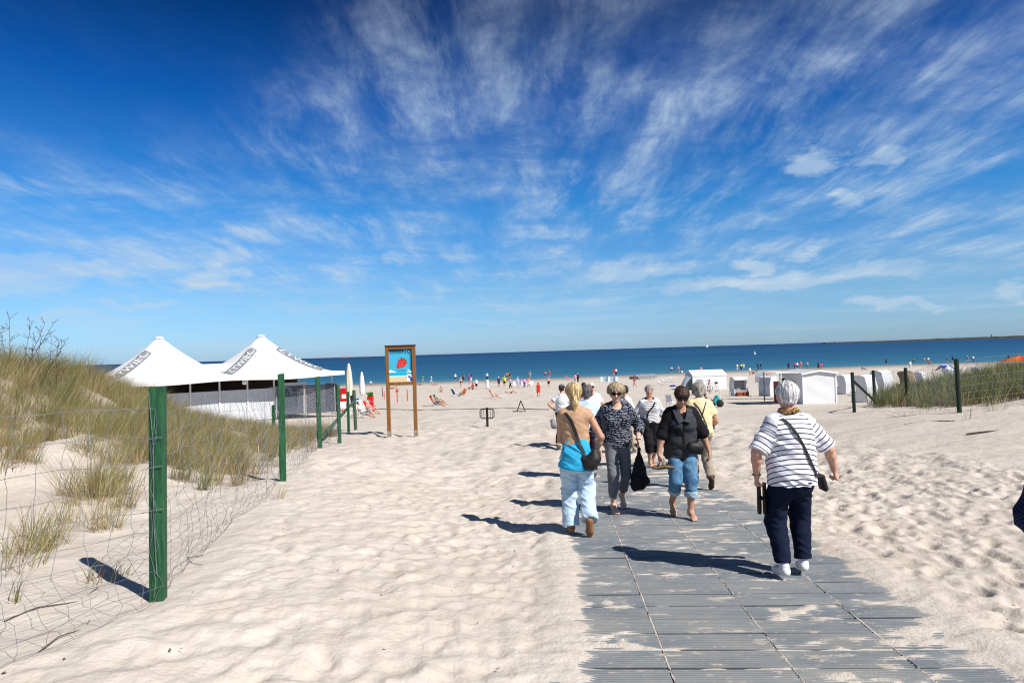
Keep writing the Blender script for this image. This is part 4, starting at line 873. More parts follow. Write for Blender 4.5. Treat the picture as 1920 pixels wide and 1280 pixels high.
sdf_obj('body_warmer', vest, 0.0075, cloth('charcoal padded cloth', (0.042, 0.044, 0.052)), p4, fold=0.009, ffreq=(6, 6, 5), seed=22)
mb = MB(); cx = wrap(k, vest, [(0.0, -0.3, z) for z in np.linspace(0.84, 1.16, 9)], 0.004); o = strap('zip', cx, 0.014, 0.004, mat('black zip', (0.01, 0.01, 0.01), rough=0.4), p4)
for q in (-1, 1):
    o = strap('collar', wrap(k, vest, [(q * 0.035, -0.3, 1.20), (q * 0.075, -0.28, 1.29), (q * 0.10, -0.2, 1.37)], 0.012), 0.075, 0.012, cloth('charcoal collar', (0.055, 0.057, 0.066)), p4)
sdf_obj('jeans', k.legs_(0.104, 0.082, 0.078, 1.40, waist=-0.14), 0.0075, cloth('mid blue denim', (0.085, 0.19, 0.31), bump=0.4, var=0.3), p4, fold=0.014, seed=23)
for sd in 'LR':
    l = k.leg[sd]; kn, an = l['kn'], l['an']; u = unit(an - kn); e = kn + (an - kn) * 0.44; sdf_obj('cuff', [Cone(e - u * 0.06, e + u * 0.06, 0.083, 0.080, 0.01, None, [(e + u * 0.035, u), (e - u * 0.035, -u)])], 0.007, cloth('pale turned up denim', (0.34, 0.44, 0.52), bump=0.4), p4, fold=0.008)
b = Carried('waist_bag', p4, (0.20, -0.12, 0.87), 'black waist pouch worn over the charcoal body warmer', 'bag')
pc = wrap(k, vest, [(0.19, -0.25, 0.86)], 0.03)[0][0]
P = [Cone(pc + V3(-0.05, -0.01, 0), pc + V3(0.06, 0.02, -0.01), 0.055, 0.06, 0.02), Cone(pc + V3(0.05, 0.02, 0.03), pc + V3(0.07, 0.05, -0.07), 0.05, 0.045, 0.02)]; b.take(sdf('pouch', P, 0.007, leather, k))
b.take(strap('belt', wrap(k, vest, [(0.25 * math.sin(a), -0.2 * math.cos(a) - 0.05, 0.885) for a in np.linspace(-1.7, 1.2, 14)], 0.008), 0.03, 0.004, leather))
wr, hd = k.arm['L']['wr'], k.arm['L']['hd']; g = wr + hd * 0.10
b = Carried('sandals', p4, g, 'pair of brown sandals carried in the hand of the person in the body warmer', 'footwear')
for j in (0, 1):
    c = g + V3(0.03 + 0.05 * j, -0.02 + 0.03 * j, -0.05 - 0.012 * j); P = [Cone(c + V3(-0.10, 0, -0.012), c + V3(0.03, 0, 0.0), 0.036, 0.040, 0.02, (V3(0, 0, 1), 1.9)), Cone(c + V3(0.03, 0, 0), c + V3(0.12, -0.01, -0.015), 0.042, 0.030, 0.02, (V3(0, 0, 1), 1.9))]
    so = b.take(sdf('sole', P, 0.007, mat('brown leather sandal', (0.10, 0.065, 0.035), (0.16, 0.11, 0.06), rough=0.6), k))
    mb = MB(); mb.tube([tuple(c + V3(-0.06, -0.036, 0.01)), tuple(c + V3(-0.04, -0.01, 0.045)), tuple(c + V3(-0.05, 0.034, 0.01))], 0.009, 6); b.take(mb.build('strap', mat('dark brown leather', (0.05, 0.03, 0.018), rough=0.5))); mb = MB(); mb.tube([tuple(c + V3(0.05, -0.036, 0.01)), tuple(c + V3(0.05, 0.0, 0.035)), tuple(c + V3(0.05, 0.036, 0.01))], 0.009, 6); b.take(mb.build('strap', mat('dark brown leather', (0.05, 0.03, 0.018))))
# -- woman in yellow with grey bobbed hair, from behind
k = Skel(1.645, PI, girth=1.12, limb=1.02, lean=0.04, nod=0.08, turn=0.15,
         arms={'L': dict(wrist=(-0.25, 0.12, 0.88), hint=(-0.5, -0.4, 0)), 'R': dict(wrist=(0.175, 0.17, 0.90), hint=(0.7, -0.55, -0.1), hand=(-0.7, 0.3, -0.4), curl=0.6)},
         legs={'L': dict(ball=(-0.095, 0.22, 0.034), yaw=PI), 'R': dict(ball=(0.11, -0.12, 0.045), pitch=0.85, yaw=PI - 0.1)})
loc = place(1317, 10.8)
p5 = figure(k, loc, 'grey bobbed person in pale yellow T-shirt and beige trousers, seen from behind', 0.008, 'tan', ('bob', 0.018), hairs['silver'], feet='shoe')
sh5 = k.shirt(-0.09, 0.008, 0.0, 0.62, 0.082, 0.078, neck=0.02, flare=0.008)
sdf_obj('yellow_shirt', sh5, 0.009, cloth('pale yellow cotton', (0.74, 0.62, 0.36)), p5, fold=0.016, ffreq=(8, 8, 5), seed=31)
sdf_obj('trousers', k.legs_(0.096, 0.080, 0.072, 1.95, waist=-0.05), 0.009, cloth('beige linen', (0.30, 0.265, 0.205)), p5, fold=0.014, seed=32)
[sdf_obj('shoe', k.shoes(0.043, 0.02, sd), 0.008, mat('dark brown shoe', (0.05, 0.025, 0.014), rough=0.6), p5) for sd in 'LR']
b = Carried('crossbody_bag', p5, (0.17, 0.10, 0.95), 'dark shoulder bag with crossed straps over the pale yellow T-shirt', 'handbag')
b.take(strap('shoulder_strap', wrap(k, sh5, [(-0.13 + 0.22 * t, -0.2, 1.42 - 0.44 * t) for t in np.linspace(0, 1, 9)], 0.009), 0.018, 0.004, leather))
b.take(strap('shoulder_strap', wrap(k, sh5, [(0.105 - 0.10 * t, -0.2, 1.42 - 0.25 * t) for t in np.linspace(0, 1, 7)], 0.009), 0.020, 0.004, leather))
b.take(sdf('pouch', [Cone((0.19, 0.04, 0.93), (0.17, 0.13, 0.91), 0.05, 0.05, 0.02)], 0.009, leather, k))
# -- further woman in a striped top and black cropped trousers
k = Skel(1.65, 0.0, girth=1.16, limb=1.05, lean=0.04, nod=0.10, turn=-0.2,
         arms={'L': dict(wrist=(-0.325, -0.06, 0.86), hint=(-0.5, 0.5, 0), curl=0.8, palm=(1, 0, 0)), 'R': dict(wrist=(0.27, -0.08, 0.87), hint=(0.5, 0.5, 0))},
         legs={'L': dict(ball=(-0.035, -0.20, 0.022), yaw=0.0), 'R': dict(ball=(0.105, 0.15, 0.03), pitch=0.7, yaw=0.1)})
loc = place(1221, 14.2)
p3 = figure(k, loc, 'grey haired person in white top with grey stripes and black cropped trousers, facing the viewer', 0.008, 'tan', ('short', 0.014), hairs['grey'])
sh3 = k.shirt(-0.02, 0.012, 0.0, 1.30, 0.082, 0.062, neck=0.03, bust=0.075)
sdf_obj('striped_shirt', sh3, 0.009, stripe_mat('white jersey with dark grey stripes', (0.76, 0.76, 0.77), (0.035, 0.04, 0.055), 0.031, 0.0115), p3, fold=0.012, seed=41, attrs={'run': k.run(sh3)})
sdf_obj('cropped_trousers', k.legs_(0.105, 0.090, 0.085, 1.48, waist=0.015), 0.009, black, p3, fold=0.012, seed=42)
b = Carried('shoulder_bag', p3, (-0.17, -0.14, 0.87), 'black shoulder bag worn across the grey striped top', 'handbag')
b.take(strap('shoulder_strap', wrap(k, sh3, [(0.125 - 0.24 * t, -0.3, 1.40 - 0.42 * t) for t in np.linspace(0, 1, 10)], 0.01), 0.03, 0.005, black))
b.take(sdf('pouch', [Cone((-0.23, -0.14, 0.92), (-0.12, -0.17, 0.90), 0.085, 0.08, 0.03), Cone((-0.22, -0.14, 0.82), (-0.13, -0.17, 0.80), 0.075, 0.07, 0.05)], 0.01, black, k))
# -- the group half hidden behind them
def simple(px, depth, label, H, yaw, skin, hair, hairc, top, bottom, girth=1.0, arms=None, sleeve=0.5, hem=-0.02, legs=(0.09, 0.075, 0.06, 1.9), feet='shoe', glass=False, face=True, h=0.010, nod=0.05, turn=0.0, cap=None, legpose=None):
    k = Skel(H, yaw, girth=girth, lean=0.03, nod=nod, turn=turn, arms=arms, legs=legpose or {'L': dict(ball=(-0.10, -0.08, 0.03)), 'R': dict(ball=(0.10, 0.10, 0.03))})
    r = figure(k, place(px, depth), label, h, skin, hair, hairc, face=face, feet=feet, glass=glass)
    if top: sdf_obj('shirt', k.shirt(hem, 0.012, 0.0, sleeve, 0.082, 0.076, neck=0.02), 0.010, top, r, fold=0.014, seed=int(px))
    sdf_obj('trousers', k.legs_(*legs, waist=min(0.04, hem + 0.035)), 0.011, bottom, r, fold=0.012, seed=int(px) + 1)
    if feet == 'shoe': [sdf_obj('shoe', k.shoes(0.043, 0.02, sd), 0.011, mat('grey shoe', (0.10, 0.10, 0.10), rough=0.7), r) for sd in 'LR']
    if cap:
        Hh = lambda x, y, z: k.hc + k.HM @ V3(x * k.s, y * k.s, z * k.s); sdf_obj('cap', [Ell(Hh(0, 0.01, 0.045), (0.088, 0.104, 0.072), k.HM, 0.01, [(Hh(0, 0, 0.028), -k.HM[:, 2])]), Ell(Hh(0, -0.12, 0.035), (0.065, 0.07, 0.010), k.HM, 0.01)], 0.008, cap, r)
    return k, r
white = cloth('white cotton', (0.78, 0.78, 0.79)); blouse = cloth('pale blue cotton', (0.50, 0.60, 0.74)); plum = cloth('dark plum cloth', (0.045, 0.020, 0.040)); denim = cloth('dark blue denim', (0.03, 0.06, 0.12)); beige = cloth('beige cotton', (0.36, 0.30, 0.22))
k, p7 = simple(1056, 19.3, 'person in white T-shirt, grey cap and black trousers with a hand on the hip', 1.75, PI - 0.5, 'red', ('short', 0.008), hairs['dark'], white, black, 1.05, arms={'L': dict(wrist=(-0.185, 0.06, 0.98), hint=(-0.9, -0.2, 0.1), hand=(0.9, 0.1, -0.3)), 'R': dict(wrist=(0.26, 0.02, 0.86))}, cap=cloth('grey cap', (0.13, 0.135, 0.14)), hem=-0.03)
b = Carried('shoulder_bag', p7, (-0.26, -0.05, 0.72), 'grey bag hanging beside the person with the grey cap', 'bag')
b.take(sdf('pouch', [Cone((-0.28, -0.05, 0.74), (-0.24, -0.05, 0.62), 0.07, 0.10, 0.04, (V3(0, 1, 0), 1.6))], 0.012, mat('grey nylon', (0.12, 0.12, 0.13), (0.3, 0.3, 0.31), rough=0.6), k))
b.take(strap('shoulder_strap', [((-0.26, -0.06, 0.80), V3(-1, 0, 0)), ((-0.23, -0.06, 0.98), V3(-1, 0, 0)), ((-0.17, -0.05, 1.20), V3(-1, 0, 0))], 0.02, 0.004, black))
simple(1105, 12.5, 'person with dark grey bobbed hair, pale blue blouse and plum trousers, seen from behind', 1.66, PI, 'tan', ('bob', 0.02), hairs['darkgrey'], blouse, plum, 1.15, sleeve=0.8, hem=-0.06)
simple(1097, 26.0, 'bare backed person with cropped dark hair walking away behind the group', 1.76, PI, 'red', ('short', 0.004), hairs['dark'], None, cloth('blue swimming shorts', (0.04, 0.12, 0.35)), 1.05, legs=(0.095, 0.09, 0.08, 0.75), feet='bare')
simple(1112, 18.0, 'white haired person with red face, sunglasses and white T-shirt, facing the viewer', 1.80, 0.0, 'red', ('short', 0.008), hairs['white'], white, beige, 1.2, glass=True, hem=-0.05)
simple(1176, 17.0, 'dark haired person in loose white shirt turned to the left', 1.70, -1.2, 'tan', ('short_full', 0.012), hairs['dark'], white, beige, 1.0, sleeve=1.5, hem=-0.12)
simple(1088, 29.0, 'grey haired person next to the bare backed one, walking away', 1.66, PI, 'tan', ('short', 0.012), hairs['grey'], cloth('salmon cotton', (0.62, 0.33, 0.26)), beige, 1.1)
k, p14 = simple(2110, 2.62, 'person in navy patterned sleeves cut off by the right edge of the picture', 1.76, 0.0, 'tan', ('short_full', 0.014), hairs['brown'], None, black, 1.15, arms={'L': dict(wrist=(-0.225, -0.06, 0.87), hint=(-0.12, 0.7, 0)), 'R': dict(wrist=(0.28, 0.0, 0.86))}, h=0.009)
dr = k.shirt(-0.16, 0.012, 0.0, 1.6, 0.078, 0.062, neck=0.03, bust=0.06)
sdf_obj('patterned_shirt', dr, 0.007, stripe_mat('navy cloth with fine blue waves', (0.006, 0.008, 0.026), (0.02, 0.03, 0.085), 0.014, 0.005), p14, fold=0.020, ffreq=(8, 8, 5), seed=77, attrs={'run': k.run(dr)})
# ------------------------------------------------------------------ boardwalk of ribbed panels
def boardwalk_mat():
    m = bpy.data.materials.new('grey ribbed plastic with drifted sand'); m.use_nodes = True; nt = m.node_tree; L = nt.links; p = nt.nodes['Principled BSDF']; p.inputs['Roughness'].default_value = 0.62; p.inputs['Specular IOR Level'].default_value = 0.35
    geo = nt.nodes.new('ShaderNodeNewGeometry')
    def noise(sc, s, d=5, r=0.62):
        mp = nt.nodes.new('ShaderNodeMapping'); mp.inputs['Scale'].default_value = sc; L.new(geo.outputs['Position'], mp.inputs[0]); n = nt.nodes.new('ShaderNodeTexNoise'); n.inputs['Scale'].default_value = s; n.inputs['Detail'].default_value = d; n.inputs['Roughness'].default_value = r; L.new(mp.outputs[0], n.inputs['Vector']); return n.outputs['Fac']
    def mr(x, a, b, lo=0.0, hi=1.0):
        n = nt.nodes.new('ShaderNodeMapRange'); L.new(x, n.inputs[0]); n.inputs[1].default_value = a; n.inputs[2].default_value = b; n.inputs[3].default_value = lo; n.inputs[4].default_value = hi; return n.outputs[0]
    def mix(f, a, b):
        n = nt.nodes.new('ShaderNodeMix'); n.data_type = 'RGBA'
        for s, k in ((f, 0), (a, 6), (b, 7)):
            if isinstance(s, tuple): n.inputs[k].default_value = s
            else: L.new(s, n.inputs[k])
        return n.outputs[2]
    oi = nt.nodes.new('ShaderNodeObjectInfo')
    base = mix(oi.outputs['Random'], (0.120, 0.155, 0.192, 1), (0.155, 0.190, 0.226, 1))
    c = mix(mr(noise((1, 2.2, 1), 1.3), 0.36, 0.68, 0.18, 0.72), base, (0.36, 0.345, 0.315, 1))
    c = mix(mr(noise((1.0, 2.6, 1), 3.4, 8, 0.72), 0.575, 0.64, 0.0, 0.85), c, (0.56, 0.49, 0.405, 1))
    c = mix(mr(noise((1, 3.5, 1), 16, 5, 0.7), 0.60, 0.68, 0.0, 0.75), c, (0.55, 0.48, 0.395, 1))
    tc = nt.nodes.new('ShaderNodeTexCoord'); sp = nt.nodes.new('ShaderNodeSeparateXYZ'); L.new(tc.outputs['Object'], sp.inputs[0])     # grooves painted dark in place of shade; sand dust kept to the rib tops
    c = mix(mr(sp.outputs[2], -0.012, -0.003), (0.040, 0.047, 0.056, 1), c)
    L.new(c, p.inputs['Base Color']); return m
def build_boardwalk():
    root = empty('boardwalk', (bw_left(BW_Y0), BW_Y0, bw_z(BW_Y0))); root['kind'] = 'structure'; root['label'] = 'grey ribbed boardwalk of plastic panels half covered by drifted sand'
    W, D, n = BW_W - 0.014, BW_D - 0.020, 9; p = D / n; prof = []
    for i in range(n):
        y = i * p; prof += [(y + 0.0005, -0.014), (y + p * 0.08, 0.0), (y + p * 0.56, 0.0), (y + p * 0.64, -0.014)]
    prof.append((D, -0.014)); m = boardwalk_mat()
    b = MB(); b.sheet([[(0, y, z) for y, z in prof], [W, 0] and [(W, y, z) for y, z in prof]])
    b.add([(0, 0, -0.014), (W, 0, -0.014), (W, 0, -0.035), (0, 0, -0.035), (0, D, -0.014), (W, D, -0.014), (W, D, -0.035), (0, D, -0.035)], [(0, 1, 2, 3), (5, 4, 7, 6), (3, 2, 6, 7), (0, 3, 7, 4), (1, 5, 6, 2)])
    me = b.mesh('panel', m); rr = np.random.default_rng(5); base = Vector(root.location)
    for i in range(BW_ROWS):
        y = BW_Y0 + i * BW_D; sl = (bw_z(y + 0.3) - bw_z(y)) / 0.3
        for j in range(4):
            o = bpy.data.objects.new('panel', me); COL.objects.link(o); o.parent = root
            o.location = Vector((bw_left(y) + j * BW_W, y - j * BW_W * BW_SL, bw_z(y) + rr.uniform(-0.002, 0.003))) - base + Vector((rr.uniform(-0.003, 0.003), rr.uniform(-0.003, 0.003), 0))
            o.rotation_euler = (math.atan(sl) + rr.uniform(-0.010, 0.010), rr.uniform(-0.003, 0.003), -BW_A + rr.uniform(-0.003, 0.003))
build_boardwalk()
def seam_sand():
    root = [o for o in COL.objects if o.name.startswith('boardwalk')][0]; base = Vector(root.location); rs = np.random.default_rng(9)
    for j in (1, 2, 3):
        b = MB(); L = []
        for y in np.arange(BW_Y0, BW_Y0 + BW_ROWS * BW_D, 0.07):
            w = 0.002 + 0.007 * rs.random(); x = bw_left(y) + j * BW_W - 0.007; c = Vector((x, y - j * BW_W * BW_SL, bw_z(y) + 0.0015)) - base; L.append([c + Vector((-w, 0, -0.004)), c + Vector((rs.normal(0, 0.002), 0, 0.003 * rs.random())), c + Vector((w, 0, -0.004))])
        o = b.sheet(L).build('sand_in_joint', ground.data.materials[0], root, True); o['kind'] = 'stuff'
seam_sand()
# ------------------------------------------------------------------ fences of green posts and knotted wire
green = mat('weathered green paint', (0.022, 0.112, 0.042), (0.007, 0.040, 0.020), scale=7, rough=0.55, bump=0.4, bscale=30, stretch=(6, 6, 0.8), thr=(0.35, 0.7))
olive = mat('grey green impregnated timber', (0.060, 0.115, 0.065), (0.035, 0.070, 0.040), scale=5, rough=0.75, bump=0.5, bscale=30, stretch=(6, 6, 0.6))
wire = mat('galvanised wire', (0.34, 0.38, 0.42), (0.20, 0.22, 0.25), rough=0.4, metal=0.55, spec=0.5)
def post(parent, p, h, w, m, lean=(0, 0), rz=0.0, roundp=False, label=None):
    b = MB()
    if roundp: b.tube([(0, 0, -0.15), (0, 0, h * 0.5), (0, 0, h - 0.01), (0, 0, h)], [w / 2, w / 2, w / 2, w * 0.42], 10)
    else:
        b.box((0, 0, h / 2 - 0.1), (w, w * 0.85, h + 0.2), bev=0.007)
        b.v = [(x + (0.006 * math.sin(z * 5) if abs(x) < 1 else 0), y, z + (0.012 * (x / w) if z > h - 0.05 else 0)) for x, y, z in b.v]
    o = b.build('post', m, parent); o.location = Vector(p) - Vector(parent.location); o.rotation_euler = (lean[0], lean[1], rz)
    if label: o['label'] = label
    return o
def netting(parent, path, top, rows, step, r, jit=0.02, seed=1, bottom=0.04, lean=0.0):
    """knotted wire netting between heights bottom..top along a path on the ground, as one part"""
    rr = np.random.default_rng(seed); P = [Vector(p) for p in path]; pts = []
    for a, c in zip(P[:-1], P[1:]):
        n = max(2, int((c - a).length / step))
        for i in range(n): pts.append(a.lerp(c, i / n))
    pts.append(P[-1]); n = len(pts); hs = np.concatenate([bottom + (top - bottom) * (np.linspace(0, 1, rows) ** 1.25)])
    nd = np.zeros((n, rows, 3))
    for i, p in enumerate(pts):
        g = gz(p.x, p.y) if p.z is None else p.z
        for j, hgt in enumerate(hs):
            sag = -0.05 * math.sin(i * 0.31 + 1.0) * (j / rows) - 0.03 * vnoise(i * 0.23, j * 0.4, seed=seed)
            bulge = (vnoise(i * 0.19 + 2, j * 0.33, seed=seed + 4) - 0.5) * 0.16
            nd[i, j] = (p.x + rr.normal(0, jit) + bulge, p.y + rr.normal(0, jit * 0.8) + lean * hgt, g + hgt + sag + rr.normal(0, jit * 0.5))
    b = MB()
    for j in range(rows): b.tube([tuple(v) for v in nd[:, j]], r * (1.25 if j in (0, rows - 1) else 1.0), 3, False)
    for i in range(n):
        line = []
        for j in range(rows):
            line.append(tuple(nd[i, j]))
            if j < rows - 1:
                mp = (nd[i, j] + nd[i, j + 1]) / 2 + rr.normal(0, jit * 0.55, 3); line.append(tuple(mp))
        b.tube(line, r, 3, False)
    o = b.build('wire_netting', wire, parent); o.data.transform(Matrix.Translation(-Vector(parent.location))); o['kind'] = 'stuff'; return o
FP = [(-6.2, 0.2), (-3.42, 2.15), (-2.55, 4.85), (-3.47, 10.2), (-4.62, 16.2), (-5.1, 19.9)]
fpos = [Vector((x, y, gz(x, y))) for x, y in FP]
p5_, p6_ = at(654, 811), at(667, 806)
lf = empty('wire_fence', fpos[2], 0, 'green post and knotted wire fence along the grassy dune on the left', 'fence')
for i, (p, h, w, ln) in enumerate(((fpos[1], 1.45, 0.10, (0, 0)), (fpos[2], 1.50, 0.098, (0, 0.012)), (fpos[3], 1.60, 0.095, (0.0, 0.0)), (fpos[4], 1.70, 0.10, (0, -0.012)), (fpos[5], 1.70, 0.095, (0, -0.01)))): post(lf, p, h, w, green, ln, rz=0.15 * i)
post(lf, p5_, 1.55, 0.09, green); post(lf, p6_, 1.74, 0.145, olive, (0, -0.02), roundp=True, label='thick round end post')
a = p6_ + Vector((0, 0.02, 1.30)); c = fpos[5] + Vector((-0.45, -0.1, 0.25)); b = MB(); b.tube([a, c], 0.055, 8); o = b.build('brace', olive, lf); o.data.transform(Matrix.Translation(-Vector(lf.location)))
q = at_depth(514, 24.0); post(lf, (q.x, q.y, -2.55), 0.95, 0.10, green)
nf = [p + Vector((0.0, -0.062, 0)) for p in fpos]
netting(lf, nf[0:3], 1.36, 10, 0.16, 0.0017, 0.018, seed=3)
netting(lf, nf[2:], 1.38, 10, 0.17, 0.0019, 0.018, seed=4)
# wire wound about the near post
b = MB()
for z0, z1 in ((0.62, 0.65), (0.92, 0.95), (1.12, 1.15)):
    b.tube([fpos[2] + Vector((-0.075, -0.055, z0)), fpos[2] + Vector((0.0, -0.056, (z0 + z1) / 2 + 0.005)), fpos[2] + Vector((0.075, -0.052, z1))], 0.0028, 4, False)
b.tube([fpos[2] + Vector((-0.01, -0.054, 1.47)), fpos[2] + Vector((0.015, -0.056, 1.1)), fpos[2] + Vector((0.005, -0.055, 0.6)), fpos[2] + Vector((0.02, -0.056, 0.2))], 0.0028, 4, False)
o = b.build('tie_wire', wire, lf); o.data.transform(Matrix.Translation(-Vector(lf.location))); o['kind'] = 'stuff'
r1, r4 = at(1602, 771), at(1799, 772)
r2, r3 = at_depth(1641, 30.0), at_depth(1702, 27.0); r5 = Vector((16.2, 19.0, 0)); r5.z = gz(r5.x, r5.y); r6 = Vector((17.0, 13.5, 0)); r6.z = gz(r6.x, r6.y)
dgreen = mat('dark green timber', (0.020, 0.038, 0.026), (0.010, 0.020, 0.014), rough=0.8, bump=0.4, stretch=(6, 6, 0.6))
rf = empty('wire_fence', r4, 0, 'dark post and wire fence on the grassy dune to the right', 'fence')
for p, h in ((r1, 1.50), (r2, 1.55), (r3, 1.55), (r4, 1.52), (r5, 1.5)): post(rf, p, h, 0.125, dgreen, (0, -0.02), roundp=True)
b = MB(); b.tube([r1 + Vector((0.03, 0, 1.15)), r2 + Vector((0.05, -0.1, 0.1))], 0.05, 8); o = b.build('brace', dgreen, rf); o.data.transform(Matrix.Translation(-Vector(rf.location)))
netting(rf, [r2, r3, r4, r5, r6], 1.42, 8, 0.22, 0.0035, 0.012, seed=9)
# ------------------------------------------------------------------ marram grass
def grass_mat():
    m = bpy.data.materials.new('marram grass'); m.use_nodes = True; nt = m.node_tree; p = nt.nodes['Principled BSDF']; p.inputs['Roughness'].default_value = 0.6; p.inputs['Specular IOR Level'].default_value = 0.25
    a = nt.nodes.new('ShaderNodeAttribute'); a.attribute_name = 'blade'; nt.links.new(a.outputs['Color'], p.inputs['Base Color'])
    t = nt.nodes.new('ShaderNodeBsdfTranslucent'); nt.links.new(a.outputs['Color'], t.inputs['Color']); mx = nt.nodes.new('ShaderNodeMixShader'); mx.inputs[0].default_value = 0.22
    nt.links.new(p.outputs[0], mx.inputs[1]); nt.links.new(t.outputs[0], mx.inputs[2]); nt.links.new(mx.outputs[0], nt.nodes['Material Output'].inputs[0]); return m
GM = grass_mat()
PAL = np.array([[0.52, 0.43, 0.24], [0.38, 0.31, 0.13], [0.21, 0.235, 0.075], [0.115, 0.165, 0.055], [0.070, 0.110, 0.045], [0.34, 0.215, 0.11], [0.20, 0.10, 0.05], [0.13, 0.19, 0.12]])
def blades(name, bx, by, L, az, tilt, bend, w, ci, parent=None, origin=None, segs=4, seed=0, sink=0.02):
    """curved tapering blades of grass as one mesh"""
    rr = np.random.default_rng(seed); n = len(bx); bz = base_z(bx, by) - sink
    t = np.linspace(0, 1, segs + 1); ang = tilt[:, None] + bend[:, None] * t[None, :] ** 1.4; dl = L[:, None] / segs
    hx = np.concatenate([np.zeros((n, 1)), np.cumsum(np.sin(ang[:, :-1]) * dl, 1)], 1); vz = np.concatenate([np.zeros((n, 1)), np.cumsum(np.cos(ang[:, :-1]) * dl, 1)], 1)
    X = bx[:, None] + hx * np.cos(az)[:, None]; Y = by[:, None] + hx * np.sin(az)[:, None]; Z = bz[:, None] + vz
    wd = w[:, None] * (1 - t[None, :] ** 2 * 0.9) * 0.5; fa = rr.uniform(0, PI, n); sx = np.cos(fa)[:, None] * wd; sy = np.sin(fa)[:, None] * wd
    V = np.stack([np.stack([X - sx, Y - sy, Z], -1), np.stack([X + sx, Y + sy, Z], -1)], 2).reshape(n, -1, 3)
    if origin is not None: V = V - np.array(origin)[None, None, :]
    k = 2 * (segs + 1); i0 = (np.arange(n) * k)[:, None]; q = np.arange(segs) * 2; Fc = np.stack([i0 + q, i0 + q + 1, i0 + q + 3, i0 + q + 2], -1).reshape(-1, 4)
    o = mesh_np(name, V.reshape(-1, 3), Fc, GM, parent, smooth=True)
    c = PAL[ci] * rr.uniform(0.75, 1.25, (n, 1)); straw = PAL[5]; tt = np.repeat(t, 2)[None, :, None]
    col = c[:, None, :] * (1 - 0.45 * (1 - tt) ** 3) + straw * 0.45 * (1 - tt) ** 3; col = np.concatenate([col, np.ones(col.shape[:2] + (1,))], -1)
    A = o.data.attributes.new('blade', 'FLOAT_COLOR', 'POINT'); A.data.foreach_set('color', col.astype(np.float32).ravel()); return o
def clumps(cx, cy, per, rad, Lm, seed, wind=0.0, wmm=(4, 8), pal=None, bend=(0.2, 1.1), windaz=0.15):
    rr = np.random.default_rng(seed); n = len(cx); idx = np.repeat(np.arange(n), per); N = len(idx)
    r = rad[idx] * np.sqrt(rr.random(N)); a = rr.uniform(0, 2 * PI, N); bx = cx[idx] + r * np.cos(a); by = cy[idx] + r * np.sin(a)
    az = np.where(rr.random(N) < 0.62, windaz + rr.normal(0, 0.7, N), a); L = Lm[idx] * rr.uniform(0.55, 1.25, N); tilt = rr.uniform(0.0, 0.42, N) + 0.25 * r / np.maximum(rad[idx], 1e-3) * rr.random(N); b = rr.uniform(*bend, N)
    w = rr.uniform(*wmm, N) / 1000; tone = rr.random((n, len(pal))) ** 4.0 + 0.06; tone *= np.array(pal)[None, :]; tone /= tone.sum(1, keepdims=True)
    u = rr.random(N); cum = np.cumsum(tone[idx], 1); ci = (u[:, None] > cum).sum(1).clip(0, len(pal) - 1); return bx, by, L, az, tilt, b, w, ci
rr = np.random.default_rng(17)
def scatter(n, x0, x1, y0, y1, dens):
    x = rr.uniform(x0, x1, n); y = rr.uniform(y0, y1, n); k = rr.random(n) < dens(x, y); return x[k], y[k]
def dens_left(x, y):
    s = fence_x(y) - x; patch = vnoise(x * 0.55 + 4, y * 0.42, seed=51); e = sstep(0.25, 1.5, s)
    d = e * sstep(0.37, 0.50, patch + 0.15 * sstep(8, 13, y) + 0.13 * sstep(2.6, 4.5, s)); d = np.maximum(d, 0.5 * e * sstep(0.50, 0.60, vnoise(x * 1.3, y * 1.1, seed=57))); d *= sstep(2.6, 4.0, y) * (1 - sstep(23, 27, y)) * np.where(y < 8.5, sstep(1.0, 1.7, s), 1.0)
    return np.clip(d + 0.9 * sstep(0.3, 1.2, s) * sstep(13.5, 15.5, y) * (1 - sstep(21, 25, y)) * 0.6, 0, 1)
gx, gy = scatter(3700, -15, -2.4, 2.6, 27, dens_left)
B = clumps(gx, gy, 80, rr.uniform(0.06, 0.30, len(gx)) ** 1.0, np.where(gy < 6.5, 0.46, 0.60) * np.where((gy > 9) & (fence_x(gy) - gx < 4.9), 0.72, np.where(gy > 9, 1.18, 1.0)) * rr.uniform(0.7, 1.2, len(gx)), 61, wmm=(3.2, 6.5), pal=(1.5, 1.4, 1.4, 0.9, 0.4, 0.9, 0.4, 0.4))
o = blades('dune_grass', *B, seed=62); tag(o, 'straw and green marram grass covering the dune behind the left fence', 'grass', kind='stuff')
k_ = rr.random(len(gx)) < 0.55; hx, hy = gx[k_] + rr.normal(0, 0.1, k_.sum()), gy[k_] + rr.normal(0, 0.1, k_.sum())
B = list(clumps(hx, hy, 26, rr.uniform(0.12, 0.34, len(hx)), 0.34 * rr.uniform(0.6, 1.2, len(hx)), 65, wmm=(3, 6), pal=(1.0, .5, .1, .05, .05, 1.6, 1.5, .1), windaz=0.3)); B[4] = rr.uniform(0.7, 1.45, len(B[0])); B[5] = rr.uniform(-0.2, 0.5, len(B[0]))
o = blades('dead_grass', *B, seed=66, segs=3, sink=0.0); tag(o, 'brown dead grass and thatch lying between the marram clumps on the left dune', 'grass', kind='stuff')
def dens_right(x, y):
    rx = x - 14.6 + 0.10 * np.clip(30 - y, 0, 30); return sstep(0.2, 1.6, rx + 1.2 * (vnoise(x * 0.5, y * 0.5, seed=53) - 0.5)) * sstep(20.5, 23.5, y + 0.9 * (rx - 2)) * sstep(0.515, 0.545, x / np.maximum(y, 1)) * (1 - sstep(32.5, 35.5, y)) * (0.7 + 0.3 * sstep(0.3, 0.6, vnoise(x * 0.8, y * 0.8, seed=54)))
